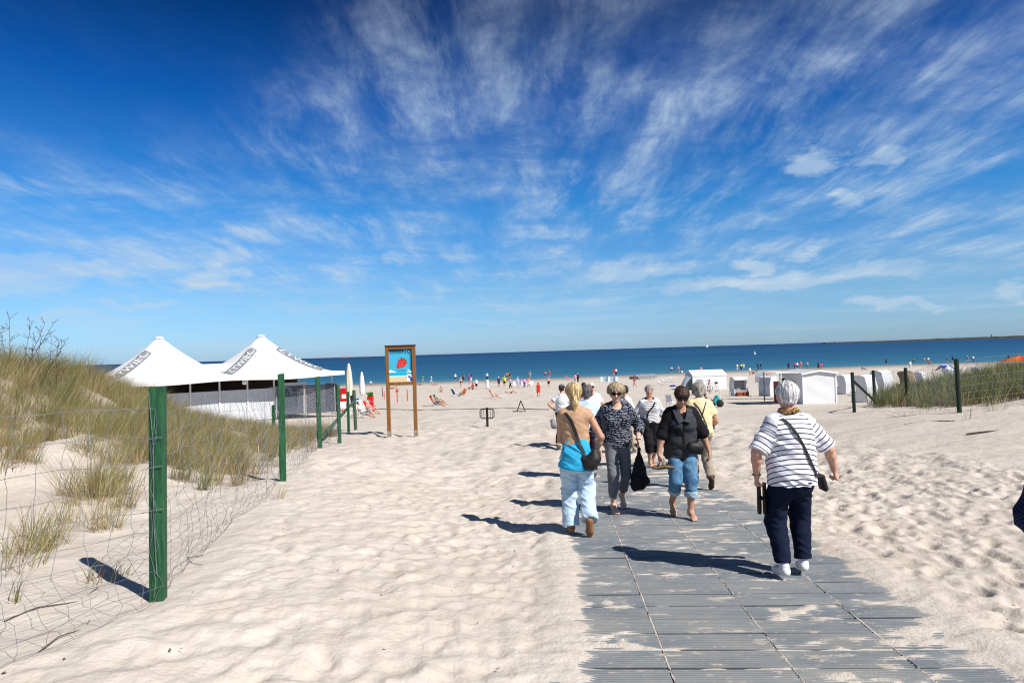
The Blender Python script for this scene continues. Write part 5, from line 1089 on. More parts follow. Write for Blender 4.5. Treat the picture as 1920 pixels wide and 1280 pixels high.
gx, gy = scatter(2400, 14, 31, 18, 36, dens_right)
B = clumps(gx, gy, 46, rr.uniform(0.12, 0.34, len(gx)), 0.86 * rr.uniform(0.7, 1.25, len(gx)), 63, wmm=(7, 13), pal=(0.35, 0.5, 1.0, 1.6, 1.5, 0.35, 0.15, 0.4))
o = blades('dune_grass', *B, seed=64); tag(o, 'dense green marram grass on the dune behind the right fence', 'grass', kind='stuff')
# single tufts one can tell apart
def tuft(px, py, n, L, rad, label, pal, seed, name='grass_tuft', cat='grass', pos=None, **kw):
    p = at(px, py) if pos is None else Vector(pos); B = clumps(np.array([p.x]), np.array([p.y]), n, np.array([rad]), np.array([L]), seed, pal=pal, **kw)
    o = blades(name, *B, origin=(p.x, p.y, p.z), seed=seed + 1); o.location = p; return tag(o, label, cat, 'loose tufts of grass on the sand')
tuft(524, 938, 16, 0.36, 0.05, 'small straw tuft on bare sand at the foot of the second green post', (1, 1, 1, .3, .1, .6, .1, .2), 71)
tuft(395, 890, 46, 0.46, 0.13, 'bushy straw tuft between the two nearest green posts', (1.4, 1.2, .8, .3, .1, .9, .3, .2), 72)
tuft(325, 900, 24, 0.42, 0.08, 'thin straw tuft just right of the nearest green post', (1.2, 1.2, .6, .3, .1, .8, .3, .2), 73)
tuft(560, 828, 22, 0.34, 0.10, 'brownish tuft between the second and third green posts, on the left', (1, .6, .5, .2, .1, 1.4, .5, .2), 74)
tuft(583, 846, 24, 0.36, 0.10, 'brownish tuft nearest the foot of the third green post', (1, .6, .4, .2, .1, 1.4, .5, .2), 75)
tuft(215, 930, 60, 0.40, 0.15, 'dense green tuft low on the dune left of the nearest green post', (.3, .4, .9, 1.4, 1.0, .4, .2, .5), 76)
tuft(60, 1010, 46, 0.40, 0.11, 'green tuft behind the wire near the lower left corner', (.3, .4, .8, 1.4, 1.2, .3, .2, .6), 77)
tuft(200, 1085, 40, 0.20, 0.16, 'short dark green tuft in the shadow of the nearest green post', (.2, .3, .9, 1.4, 1.2, .4, .3, .5), 78, bend=(0.6, 1.8))
tuft(25, 1130, 14, 0.26, 0.05, 'dark grass blades at the left edge of the picture', (.1, .2, .6, 1.2, 1.4, .4, .4, .4), 79)
tuft(1865, 770, 40, 0.5, 0.3, 'sparse tuft on the right dune edge below the grass', (.6, .6, .9, 1.0, .6, .7, .3, .3), 80, wmm=(6, 10))
tuft(1735, 768, 26, 0.45, 0.2, 'sparse tuft left of the leaning right hand post', (.6, .6, .9, 1.0, .6, .7, .3, .3), 81, wmm=(6, 10))
tuft(1815, 786, 14, 0.5, 0.12, 'thin stalks beside the foot of the leaning right hand post', (.8, .6, .6, .6, .3, .9, .4, .2), 82, wmm=(5, 9))
# dry stalks that stick up on the crest to the left
def weed(pos, n, H, label, seed):
    rr2 = np.random.default_rng(seed); pos = Vector(pos); r = empty('dry_weed', pos, 0, label, 'weed', 'dry weeds on the dune crest'); st = MB(); lf_ = MB()
    for i in range(n):
        p = Vector((rr2.normal(0, 0.16), rr2.normal(0, 0.16), -0.03)); d = Vector((rr2.normal(0.10, 0.15), rr2.normal(0, 0.15), 1)); pts = [p]
        for k_ in range(6): d += Vector((rr2.normal(0, 0.08), rr2.normal(0, 0.08), 0)); p = p + d.normalized() * H * rr2.uniform(0.12, 0.2); pts.append(p)
        st.tube(pts, [0.009 - 0.0009 * k_ for k_ in range(7)], 3, False)
        for k_ in range(2, 7):
            for _ in range(3):
                q = pts[k_] + Vector((rr2.normal(0, 0.01), 0, 0)); e = q + Vector((rr2.normal(0, 0.10), rr2.normal(0, 0.08), rr2.uniform(0.02, 0.13))); st.tube([q, e], 0.004, 3, False); sd = Vector((rr2.normal(), rr2.normal(), rr2.normal())).normalized() * 0.012; lf_.add([e - sd, e + Vector((0, 0, 0.022)), e + sd, e - Vector((0, 0, 0.018))], [(0, 1, 2, 3)])
    a = st.build('stem', mat('dry brown stalk', (0.13, 0.095, 0.065), (0.08, 0.06, 0.045)), r); b_ = lf_.build('seed_head', mat('dry seed head', (0.16, 0.10, 0.08), (0.11, 0.09, 0.05)), r)
    for o in (a, b_): o['kind'] = 'stuff'
for i, (x, y, n, H, lb) in enumerate(((-10.2, 14.0, 6, 1.3, 'tall dry weed nearest the left edge of the picture, against the sky'), (-9.75, 14.0, 5, 1.2, 'dry reddish weed second from the left edge, on the dune crest'), (-9.25, 14.0, 4, 1.0, 'lower dry weed furthest right on the dune crest'))): weed((x, y, gz(x, y)), n, H, lb, 90 + i)
# twigs and a broken branch on the sand
def twig(pts, r, label, seed):
    p0 = at(*pts[0]); b = MB(); L = []
    for i, q in enumerate(pts): v = at(*q); L.append(v - p0 + Vector((0, 0, r * 0.8 + 0.02 * (i % 2))))
    b.tube(L, [r * (1 - 0.6 * i / len(L)) for i in range(len(L))], 5); o = b.build('twig', mat('dry grey twig', (0.10, 0.075, 0.05), (0.06, 0.045, 0.03)), None); o.location = p0; return tag(o, label, 'twig', 'twigs lying on the sand')
twig([(8, 1165), (70, 1145), (150, 1128), (185, 1105)], 0.005, 'long dark twig on the sand at the lower left', 1)
twig([(70, 1225), (110, 1200), (160, 1178), (168, 1168)], 0.004, 'curved dark twig nearest the lower left corner', 2)
twig([(381, 1041), (350, 1050), (362, 1057), (381, 1062)], 0.0035, 'thin bent straw on the sand right of the nearest green post', 3)
twig([(1696, 797), (1730, 792), (1790, 790)], 0.02, 'long dark stick on the sand in front of the right hand grass', 4)
twig([(1812, 815), (1850, 812), (1893, 807)], 0.022, 'crooked dark strip standing in for a shadow on the sand near the right edge', 5)  # dark tube laid on the sand in place of a long thin cast shadow
def litter():
    rl = np.random.default_rng(31); b = MB()
    for _ in range(520):
        y = 2.2 + 16 * rl.random() ** 1.6; x = rl.uniform(-4.5, 7.5)
        if x < fence_x(y) + 0.1 or (-0.2 < x - bw_left(y) < 4 * BW_W): continue
        z = gz(x, y) + 0.006; a = rl.uniform(0, PI); L = rl.uniform(0.006, 0.022) * (2.2 if rl.random() < 0.12 else 1); w = rl.uniform(0.002, 0.005) if L > 0.02 else rl.uniform(0.004, 0.009); d = Vector((math.cos(a), math.sin(a), rl.normal(0, 0.15))) * L; n_ = Vector((-math.sin(a), math.cos(a), 0)) * w; c = Vector((x, y, z))
        b.add([c - d, c + n_, c + d, c - n_, c + Vector((0, 0, w))], [(0, 1, 4), (1, 2, 4), (2, 3, 4), (3, 0, 4)])
    o = b.build('beach_litter', mat('dark bits of wrack and bark', (0.05, 0.035, 0.025), (0.16, 0.11, 0.06), scale=3)); tag(o, 'small dark bits of bark and wrack strewn over the sand', 'debris', kind='stuff')
litter()
# ------------------------------------------------------------------ the entrance sign
def text_mesh(txt, size, name, m, ext=0.0):
    c = bpy.data.curves.new(name, 'FONT'); c.body = txt; c.size = size; c.extrude = ext; c.fill_mode = 'FRONT' if ext == 0 else 'BOTH'; c.resolution_u = 3
    t = bpy.data.objects.new(name, c); COL.objects.link(t); bpy.context.view_layer.update(); me = bpy.data.meshes.new_from_object(t.evaluated_get(bpy.context.evaluated_depsgraph_get())); me.name = name
    bpy.data.objects.remove(t); bpy.data.curves.remove(c); me.materials.clear(); me.materials.append(m); return me
wood = mat('orange stained timber', (0.30, 0.125, 0.030), (0.16, 0.065, 0.018), scale=4, rough=0.6, bump=0.3, bscale=24, stretch=(8, 8, 0.5))
def build_sign():
    a = at(730, 818); sc = a.y / F; wdt = 50 * sc; H = (818 - 649) * sc; root = empty('entrance_sign', (a.x + wdt / 2, a.y, a.z), 0, 'wooden framed beach entrance sign with a strawberry on a turquoise poster', 'sign'); t = 0.115
    for q in (-1, 1):
        b = MB(); b.box((q * wdt / 2, 0, H / 2), (t, 0.14, H), bev=0.008); o = b.build('post', wood, root)
        b = MB(); b.box((q * wdt / 2, 0, 0.09), (t + 0.012, 0.152, 0.20)); b.build('post_shoe', mat('galvanised shoe with dried mortar', (0.42, 0.40, 0.36), (0.2, 0.12, 0.06), rough=0.7), o)
    z1 = H - (655 - 649) * sc; z0 = H - (717 - 649) * sc; w = wdt - t
    b = MB(); b.box((0, 0, H - 0.06), (w - 0.004, 0.13, 0.12), bev=0.008); b.build('top_rail', wood, root)
    b = MB(); b.box((0, 0, H + 0.012), (wdt + t + 0.06, 0.20, 0.024)); b.build('cap_board', mat('dark weathered board', (0.10, 0.055, 0.025), rough=0.8), root)
    b = MB(); b.box((0, 0, z0 - 0.05), (w - 0.004, 0.13, 0.11), bev=0.008); b.build('bottom_rail', wood, root)
    ph = z1 - z0; b = MB(); b.box((0, 0, (z0 + z1) / 2), (w - 0.004, 0.03, ph)); poster = b.build('poster', mat('turquoise print', (0.055, 0.44, 0.66), (0.05, 0.40, 0.62)), root)
    def flat(name, poly, c, lay):
        b = MB(); b.prism([(x, -0.0155 - 0.004 * lay, z0 + y) for x, y in poly], (0, 0.0035, 0)); return b.build(name, mat('print ' + name.replace('_', ' '), c, c), poster)
    hw = w / 2 - 0.004; box = lambda x0, x1, y0, y1: [(x0, y0), (x1, y0), (x1, y1), (x0, y1)]
    flat('sand_band', box(-hw, hw, 0.002, ph * 0.155), (0.70, 0.55, 0.33), 1); flat('foam_line', box(-hw, hw * 0.55, ph * 0.157, ph * 0.20), (0.45, 0.80, 0.86), 1); flat('sea_band', box(-hw, hw, ph * 0.202, ph * 0.285), (0.0, 0.42, 0.55), 1)
    flat('cloud', [(-hw, ph * 0.29), (-hw * 0.35, ph * 0.29), (-hw * 0.5, ph * 0.315), (-hw * 0.7, ph * 0.345), (-hw * 0.85, ph * 0.375), (-hw, ph * 0.36)], (0.82, 0.84, 0.88), 1); flat('cloud', [(hw * 0.4, ph * 0.29), (hw, ph * 0.29), (hw, ph * 0.335), (hw * 0.7, ph * 0.325), (hw * 0.5, ph * 0.305)], (0.80, 0.84, 0.88), 1)
    flat('dark_column', box(hw * 0.80, hw, ph * 0.36, ph * 0.82), (0.012, 0.22, 0.40), 1); flat('title_band', box(-hw, hw * 0.32, ph * 0.905, ph * 0.995), (0.012, 0.17, 0.30), 1)
    flat('emblem_field', box(hw * 0.52, hw, ph * 0.01, ph * 0.235), (0.78, 0.80, 0.84), 2); flat('emblem', [(hw * 0.62, ph * 0.17), (hw * 0.72, ph * 0.20), (hw * 0.85, ph * 0.15), (hw * 0.97, ph * 0.10), (hw * 0.97, ph * 0.02), (hw * 0.80, ph * 0.03), (hw * 0.78, ph * 0.11), (hw * 0.66, ph * 0.13)], (0.06, 0.07, 0.34), 3)
    sx, sy, S = hw * 0.08, ph * 0.565, ph * 0.155
    flat('strawberry', [(sx + S * x, sy + S * y) for x, y in ((-0.98, -0.92), (-0.86, -0.98), (0.15, -0.80), (0.62, -0.62), (0.90, -0.25), (0.98, 0.2), (0.85, 0.58), (0.55, 0.85), (0.15, 0.98), (-0.28, 0.90), (-0.62, 0.60), (-0.78, 0.15), (-0.86, -0.35))], (0.62, 0.022, 0.030), 2)
    flat('strawberry_leaf', [(sx + S * x, sy + S * y) for x, y in ((0.0, 1.28), (0.14, 1.06), (0.62, 0.90), (1.0, 0.62), (1.12, -0.12), (0.98, 0.16), (0.86, 0.56), (0.55, 0.84), (0.18, 0.97), (-0.04, 1.05))], (0.05, 0.20, 0.03), 3)
    rs = random.Random(4); seeds = MB()
    for i in range(38):
        x, y = rs.uniform(-0.75, 0.85), rs.uniform(-0.8, 0.8)
        if (x - 0.05) ** 2 + y * y < 0.62: cx, cz = sx + S * x, z0 + sy + S * y; seeds.prism([(cx - 0.006, -0.028, cz), (cx, -0.028, cz - 0.011), (cx + 0.006, -0.028, cz), (cx, -0.028, cz + 0.011)], (0, 0.002, 0))
    o = seeds.build('seed_print', mat('yellow seeds', (0.75, 0.50, 0.12)), poster); o['kind'] = 'stuff'
    ink = mat('dark blue ink', (0.006, 0.014, 0.045))
    def word(txt, size, x, y, width, lay=2):
        me = text_mesh(txt, size, 'lettering', ink); xs = [v.co.x for v in me.vertices]; k_ = width / (max(xs) - min(xs)); x0 = min(xs)
        for v in me.vertices: v.co = Vector((x + (v.co.x - x0) * k_, -0.0175 - 0.004 * lay, z0 + y + v.co.y))
        link('lettering', me, None, poster)
    word('WEJŚCIE', ph * 0.095, -hw * 0.92, ph * 0.915, hw * 1.18); word('10', ph * 0.20, hw * 0.40, ph * 0.85, hw * 0.52); word('EINGANG / ENTRANCE', ph * 0.055, -hw * 0.90, ph * 0.855, hw * 1.16); word('ul. C. Bescue', ph * 0.055, -hw * 0.30, ph * 0.335, hw * 0.75)
    b = MB(); b.prism([(hw * 0.58, -0.0275, z0 + ph * 0.36), (hw * 0.66, -0.0275, z0 + ph * 0.33), (hw * 0.76, -0.0275, z0 + ph * 0.345), (hw * 0.68, -0.0275, z0 + ph * 0.375), (hw * 0.60, -0.0275, z0 + ph * 0.40)], (0, 0.003, 0)); b.build('gull_print', mat('white print', (0.78, 0.80, 0.80)), poster)
build_sign()
# ------------------------------------------------------------------ bin holder and fallen sign stand
def build_bin():
    p = at(914, 799); sc = p.y / F; H = 35 * sc; W = 13 * sc; root = empty('litter_bin_stand', p, 0, 'black wire litter bin stand without a bag, on a short post', 'litter bin'); bk = mat('black painted steel', (0.016, 0.018, 0.018), rough=0.45)
    b = MB(); b.tube([(0, 0, -0.1), (0, 0, H)], 0.055, 8); b.build('post', bk, root)
    z0, z1 = H * 0.44, H * 0.93; fr = MB(); c = 0.07
    pts = [(-W, -0.07, z0 + c), (-W, -0.07, z1 - c), (-W + c, -0.07, z1), (W - c, -0.07, z1), (W, -0.07, z1 - c), (W, -0.07, z0 + c), (W - c, -0.07, z0), (-W + c, -0.07, z0), (-W, -0.07, z0 + c)]; fr.tube(pts, 0.024, 6); fr.build('frame', bk, root)
    for i in range(6):
        x = -W * 0.78 + W * 1.56 * i / 5
        if abs(x) < 0.05: continue
        b = MB(); b.tube([(x, -0.07, z0), (x, -0.07, z1)], 0.011, 5); b.build('bar', bk, root)
build_bin()
p = at(977, 772); sc = p.y / F; root = empty('sign_stand', p, 0, 'black A shaped stand with its board lying on the sand', 'stand'); bk = mat('black painted steel', (0.016, 0.018, 0.018))
for x0 in (-8, 8.5): b = MB(); b.tube([(x0 * sc, -0.1 if x0 > 0 else 0.1, -0.02), (0, 0, 21 * sc)], 0.035, 6); b.build('leg', bk, root)
b = MB(); b.box((-5 * sc, -0.2, 0.05), (20 * sc, 0.5, 0.05), rot=(0, R(3), R(8))); b.build('board', mat('dark grey board', (0.05, 0.05, 0.055)), root)
# ------------------------------------------------------------------ the beer garden under its two peaked awnings
def build_pavilion():
    KA = Vector((-23.2, 37.3, 0)); U = Vector((0.806, 0.592, 0)); ang = math.atan2(U.y, U.x); LU, LV = 14.7, 8.4; KA.z = -3.72
    root = empty('beach_bar', KA, ang, 'beach beer garden under a white awning with two pointed peaks', 'beer garden')
    eave = lambda u: 2.70 + 0.08 * u / LU; peaks = ((4.2, 4.2), (10.5, 4.2)); RISE = 2.62
    def rz(u, v):
        h = 0.0
        for pu, pv in peaks:
            du, dv = abs(u - pu) / 4.2, abs(v - pv) / 4.2; r = min(1.0, (0.78 * max(du, dv) + 0.22 * math.hypot(du, dv)) ); h = max(h, (1 - r) ** 1.6 + 0.02 * (1 - r))
        dv = abs(v - 4.2) / 4.2
        if 4.2 < u < 10.5: h = max(h, 0.30 * (1 - dv) ** 1.2)
        sag = -0.10 * (math.sin(PI * min(max(u / LU, 0), 1) * 2) ** 2) * (1 - min(1, min(v, LV - v) / 1.2))
        return eave(u) + RISE * min(h, 0.985) + sag
    us = np.linspace(0, LU, 85); vs = np.linspace(0, LV, 49); b = MB(); b.sheet([[(u, v, rz(u, v)) for v in vs] for u in us], 0.02)
    canvas = mat('white awning canvas', (0.80, 0.80, 0.80), (0.74, 0.745, 0.75), scale=0.7, rough=0.6, bump=0.08, bscale=5)
    roof = b.build('awning', canvas, root, True)
    for pts in ([(u, -0.012, eave(u)) for u in us], [(LU + 0.012, v, eave(LU)) for v in vs], [(-0.012, v, eave(0)) for v in vs]):
        b = MB(); b.sheet([[(x, y, rz(min(max(x, 0), LU), min(max(y, 0), LV)) + 0.03) for x, y, z in pts], [(x, y, rz(min(max(x, 0), LU), min(max(y, 0), LV)) - 0.24) for x, y, z in pts]], 0.012); b.build('valance', mat('white valance', (0.72, 0.71, 0.68)), roof)
    for pu, pv in peaks: b = MB(); b.tube([(pu, pv, rz(pu, pv) - 0.06), (pu, pv, rz(pu, pv) + 0.03), (pu, pv, rz(pu, pv) + 0.08)], [0.30, 0.22, 0.08], 12); b.build('peak_cap', canvas, roof, True)
    grey = mat('grey awning print', (0.22, 0.235, 0.25)); wht = mat('white awning print', (0.80, 0.80, 0.80))
    for (pu, pv), (cu, cv), flip in (((10.5, 4.2), (6.5, 0.0), 0), ((10.5, 4.2), (14.5, 0.0), 1), ((4.2, 4.2), (0.2, 0.0), 0)):
        d = Vector((cu - pu, cv - pv, 0)); L = d.length; d /= L; n = Vector((-d.y, d.x, 0)); t0, t1, hw = 0.22 * L, 0.78 * L, 0.37
        f = lambda t, w: (pu + d.x * t + n.x * w, pv + d.y * t + n.y * w)
        def on(t, w, o): u, v = f(t, w); u, v = min(max(u, 0), LU), min(max(v, 0), LV); return (u, v, rz(u, v) + o)
        b = MB(); b.sheet([[on(t0 + (t1 - t0) * i / 30, -hw + 2 * hw * j / 8, 0.055) for j in range(9)] for i in range(31)], 0.004); b.build('logo_band', grey, roof)
        me = text_mesh('ŻYWIEC', 1.0, 'lettering', wht); bm = bmesh.new(); bm.from_mesh(me); bmesh.ops.triangulate(bm, faces=bm.faces); bmesh.ops.subdivide_edges(bm, edges=bm.edges, cuts=2, use_grid_fill=False); bm.to_mesh(me); bm.free()
        xs = [v.co.x for v in me.vertices]; x0, x1 = min(xs), max(xs)
        for v in me.vertices:
            a = (v.co.x - x0) / (x1 - x0); h = (v.co.y + 0.02) / 0.98
            if flip: t, w = t0 + 0.15 + (t1 - t0 - 0.3) * a, (-hw + 0.08 + (2 * hw - 0.16) * h)
            else: t, w = t1 - 0.15 - (t1 - t0 - 0.3) * a, -(-hw + 0.08 + (2 * hw - 0.16) * h)
            v.co = Vector(on(t, w, 0.085))
        link('lettering', me, None, roof)
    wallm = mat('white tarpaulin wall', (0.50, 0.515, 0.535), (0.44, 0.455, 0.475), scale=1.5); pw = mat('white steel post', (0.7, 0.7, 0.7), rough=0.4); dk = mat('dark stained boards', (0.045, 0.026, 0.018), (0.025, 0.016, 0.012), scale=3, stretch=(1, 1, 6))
    for i in range(6):
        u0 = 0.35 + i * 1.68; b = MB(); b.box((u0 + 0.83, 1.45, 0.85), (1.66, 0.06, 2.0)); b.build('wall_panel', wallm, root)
    for i in range(8): b = MB(); b.box((0.35 + i * 1.68 if i < 7 else LU - 0.35, 1.40, 1.3), (0.09, 0.09, 2.8)); b.build('post', pw, root)
    for u in (0.35, LU - 0.35): b = MB(); b.box((u, LV - 0.4, 1.3), (0.09, 0.09, 2.8)); b.build('post', pw, root)
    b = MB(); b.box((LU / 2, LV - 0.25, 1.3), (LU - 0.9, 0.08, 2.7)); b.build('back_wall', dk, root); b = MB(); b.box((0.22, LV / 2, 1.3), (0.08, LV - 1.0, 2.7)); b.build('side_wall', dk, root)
    b = MB(); b.box((11.7, 1.30, 1.92), (1.7, 0.05, 0.44)); b.build('serving_board', wallm, root)
    weave = mat('grey woven slat', (0.10, 0.115, 0.145), (0.06, 0.07, 0.09), rough=0.6, bump=0.5, bscale=22); fr = mat('grey metal frame', (0.30, 0.31, 0.33), rough=0.4)
    for a, c in (((10.48, 1.20), (12.28, 1.20)), ((12.45, 1.20), (14.3, 0.80)), ((14.48, 0.85), (14.48, 2.8))):
        a, c = Vector((a[0], a[1], 0)), Vector((c[0], c[1], 0)); d = (c - a); L = d.length; d /= L; nn = Vector((-d.y, d.x, 0)); m_ = (a + c) / 2; rz_ = math.atan2(d.y, d.x)
        pnl = empty('woven_panel', (0, 0, 0)); pnl.parent = root
        for k_ in range(14):
            b = MB(); cells = []
            for s in range(13): tt = L * s / 12; p = a + d * tt + nn * (0.022 * (1 if (s + k_) % 2 else -1)); cells.append(p)
            b.sheet([[(p.x, p.y, 0.05 + k_ * 0.135) for p in cells], [(p.x, p.y, 0.05 + k_ * 0.135 + 0.122) for p in cells]], 0.012); b.build('slat', weave, pnl)
        for e in (a, c): b = MB(); b.box((e.x, e.y, 0.92), (0.06, 0.06, 2.05)); b.build('upright', fr, pnl)
    b = MB(); b.ball((8.3, 0.32, 2.35), 0.16, 12, 8); b.build('globe_lamp', mat('white globe', (0.8, 0.8, 0.78), rough=0.3), root, True)
build_pavilion()
# ------------------------------------------------------------------ distant people: a few poses and outfits, meshed once, dressed in many colours
POSES = {
 'stand': dict(),
 'walk': dict(arms={'L': dict(wrist=(-0.23, -0.20, 0.88)), 'R': dict(wrist=(0.23, 0.18, 0.88))}, legs={'L': dict(ball=(-0.08, 0.22, 0.03), pitch=0.6), 'R': dict(ball=(0.08, -0.30, 0.022))}, lean=0.05),
 'akimbo': dict(arms={'L': dict(wrist=(-0.17, -0.05, 0.98), hint=(-1, 0.3, 0)), 'R': dict(wrist=(0.17, -0.05, 0.98), hint=(1, 0.3, 0))}),
 'reach': dict(arms={'L': dict(wrist=(-0.42, -0.28, 1.30)), 'R': dict(wrist=(0.23, 0.1, 0.90))}),
 'bend': dict(lean=1.0, arms={'L': dict(wrist=(-0.15, -0.62, 0.42)), 'R': dict(wrist=(0.15, -0.62, 0.50))}),
 'sit': dict(pelvis=(0, 0.15, 0.13), lean=-0.15, arms={'L': dict(wrist=(-0.24, -0.18, 0.36)), 'R': dict(wrist=(0.24, -0.18, 0.36))}, legs={'L': dict(ball=(-0.12, -0.52, 0.03), hint=(0, -0.2, 1)), 'R': dict(ball=(0.12, -0.50, 0.03), hint=(0, -0.2, 1))}),
 'recline': dict(pelvis=(0, 0.10, 0.36), lean=-0.62, arms={'L': dict(wrist=(-0.27, -0.05, 0.55), hint=(-0.4, 0.3, -0.5)), 'R': dict(wrist=(0.27, -0.05, 0.55), hint=(0.4, 0.3, -0.5))}, legs={'L': dict(ball=(-0.13, -0.85, 0.06), pitch=-0.5, hint=(0, -0.2, 1)), 'R': dict(ball=(0.13, -0.72, 0.03), hint=(0, -0.2, 1))}),
 'lie': dict(pelvis=(0, 0, 0.12), lean=-1.45, arms={'L': dict(wrist=(-0.32, 0.0, 0.06)), 'R': dict(wrist=(0.32, 0.0, 0.06))}, legs={'L': dict(ball=(-0.12, -0.84, 0.20), pitch=-1.2, hint=(0, 0, 1)), 'R': dict(ball=(0.12, -0.66, 0.05), pitch=-0.2, hint=(0, 0, 1))}),
}
OUTFITS = {   # (shirt arguments or None, leg arguments or None)
 'tee_trousers': (dict(hem=-0.05, sleeve=0.6), dict(rt=0.092, rk=0.075, ra=0.062, end=1.9)), 'tee_shorts': (dict(hem=-0.05, sleeve=0.6), dict(rt=0.10, rk=0.10, ra=0.1, end=0.8)),
 'trunks': (None, dict(rt=0.10, rk=0.10, ra=0.1, end=0.7)), 'briefs': (None, dict(rt=0.092, rk=0.09, ra=0.09, end=0.10)), 'swimsuit': (dict(hem=-0.09, sleeve=0, neck=0.05), None),
 'bikini': (dict(hem=0.22, sleeve=0, neck=0.08), dict(rt=0.092, rk=0.09, ra=0.09, end=0.10, waist=-0.01)), 'dress': (dict(hem=-0.42, sleeve=0.5, flare=0.05, width=0.015), None), 'long_dress': (dict(hem=-0.72, sleeve=0.4, flare=0.09, width=0.015), None),
}
_FC = {}
def far_mesh(key, fn):
    if key not in _FC:
        V, Q = sdf_mesh(fn(), 0.020); o = mesh_np('tmp', V, Q, None, None, True); me = o.data; me.materials.append(None); bpy.data.objects.remove(o); _FC[key] = me
    return _FC[key]
def plain(name, c, rough=0.85): return mat(name, c, tuple(x * 0.82 for x in c), scale=9, rough=rough)
CLR = {'white': (0.76, 0.76, 0.77), 'black': (0.013, 0.013, 0.015), 'navy': (0.012, 0.022, 0.075), 'blue': (0.02, 0.085, 0.42), 'lightblue': (0.32, 0.50, 0.75), 'red': (0.62, 0.022, 0.015), 'pink': (0.72, 0.26, 0.46), 'hotpink': (0.70, 0.05, 0.20), 'salmon': (0.62, 0.26, 0.20), 'purple': (0.20, 0.07, 0.28), 'lilac': (0.50, 0.46, 0.75), 'yellow': (0.62, 0.66, 0.05), 'lime': (0.36, 0.58, 0.16), 'green': (0.05, 0.24, 0.06), 'teal': (0.02, 0.28, 0.28), 'brown': (0.14, 0.075, 0.05), 'beige': (0.44, 0.37, 0.27), 'cream': (0.66, 0.60, 0.48), 'grey': (0.20, 0.20, 0.21), 'orange': (0.70, 0.17, 0.03), 'khaki': (0.22, 0.20, 0.12), 'hairdark': (0.03, 0.022, 0.017), 'hairblonde': (0.48, 0.33, 0.15), 'hairgrey': (0.36, 0.34, 0.33), 'hairbrown': (0.10, 0.055, 0.03)}
def beachgoer(pos, pose, outfit, top, bottom, head, label, yaw=0.0, H=1.66, skin='tan', girth=1.05, hat=False, group=None, dz=0.0):
    if isinstance(pos, tuple): pos = at(*pos)
    r = empty('person', pos + Vector((0, 0, dz)), yaw, label, 'person', group); r.scale = (H / 1.68,) * 3
    key = (pose, round(girth, 1), outfit); bare = outfit not in ('tee_trousers',)
    sk = lambda: Skel(1.68, 0.0, girth=round(girth, 1), covered=not bare, **POSES[pose])
    def put(name, me, m):
        o = bpy.data.objects.new(name, me); COL.objects.link(o); o.parent = r; o.material_slots[0].link = 'OBJECT'; o.material_slots[0].material = m
    put('body', far_mesh(key[:2] + ('body', bare), lambda: sk().skin(False, 'bare' if bare else 'shoe', False)), mat('far skin ' + skin, SKIN[skin], tuple(x * 0.9 for x in SKIN[skin]), rough=0.6))
    sh, lg = OUTFITS[outfit]
    if sh:
        put({'swimsuit': 'swimsuit', 'dress': 'dress', 'long_dress': 'dress', 'bikini': 'bikini_top'}.get(outfit, 'shirt'), far_mesh(key + ('shirt',), lambda: sk().shirt(**{**dict(width=0.012, ra=0.080, rb=0.075, neck=0.02), **sh})), plain('cloth ' + top, CLR[top]))
    if lg: put({'tee_trousers': 'trousers', 'tee_shorts': 'shorts', 'trunks': 'swimming_trunks', 'briefs': 'swimming_briefs', 'bikini': 'bikini_bottom'}[outfit], far_mesh(key + ('legs',), lambda: sk().legs_(**{**dict(waist=-0.01 if sh else 0.04), **lg})), plain('cloth ' + bottom, CLR[bottom]))
    def cover():
        k = sk(); return k.hair('bob' if outfit in ('dress', 'swimsuit', 'bikini', 'long_dress') else 'short', 0.014)
    def hatp():
        k = sk(); Hh = lambda x, y, z: k.hc + k.HM @ V3(x, y, z); return [Ell(Hh(0, 0.01, 0.04), (0.095, 0.11, 0.085), k.HM, 0.01), Ell(Hh(0, 0.0, 0.025), (0.15, 0.16, 0.022), k.HM, 0.01)]
    put('hat' if hat else 'hair', far_mesh(key[:2] + ('hat' if hat else ('bob' if outfit in ('dress', 'swimsuit', 'bikini', 'long_dress') else 'short'),), hatp if hat else cover), plain('head ' + head, CLR[head]))
    return r
def deck_chair(pos, yaw, c, label, dz=0.0, group='low beach chairs'):
    if isinstance(pos, tuple): pos = at(*pos)
    r = empty('beach_chair', pos + Vector((0, 0, dz)), yaw, label, 'beach chair', group); fr = mat('white tubular frame', (0.7, 0.7, 0.7), rough=0.35)
    b = MB(); b.sheet([[(x, -0.34, 0.30), (x, -0.05, 0.25), (x, 0.20, 0.27), (x, 0.42, 0.62), (x, 0.60, 0.95)] for x in (-0.27, 0.27)], 0.015); b.build('sling', plain('sling ' + c, CLR[c]), r)
    for q in (-0.30, 0.30):
        b = MB(); b.tube([(q, -0.36, 0.31), (q, 0.18, 0.26), (q, 0.62, 0.98)], 0.017, 6); b.tube([(q, -0.30, 0.0), (q, -0.22, 0.30), (q, 0.30, 0.48)], 0.017, 6); b.tube([(q, 0.50, 0.0), (q, 0.05, 0.50)], 0.017, 6); b.build('frame', fr, r); b = MB(); b.box((q, 0.0, 0.50), (0.05, 0.42, 0.025)); b.build('armrest', fr, r)
    return r
def seated(pos, yaw, outfit, top, bottom, head, chair, label, clabel, **k):
    if isinstance(pos, tuple): pos = at(*pos)
    deck_chair(pos, yaw, chair, clabel); return beachgoer(pos, 'recline', outfit, top, bottom, head, label, yaw=yaw, **k)
BG = 'distant people on the beach'
E = -PI / 2; W_ = PI / 2          # yaw: facing left (-x) / facing right (+x) of the picture
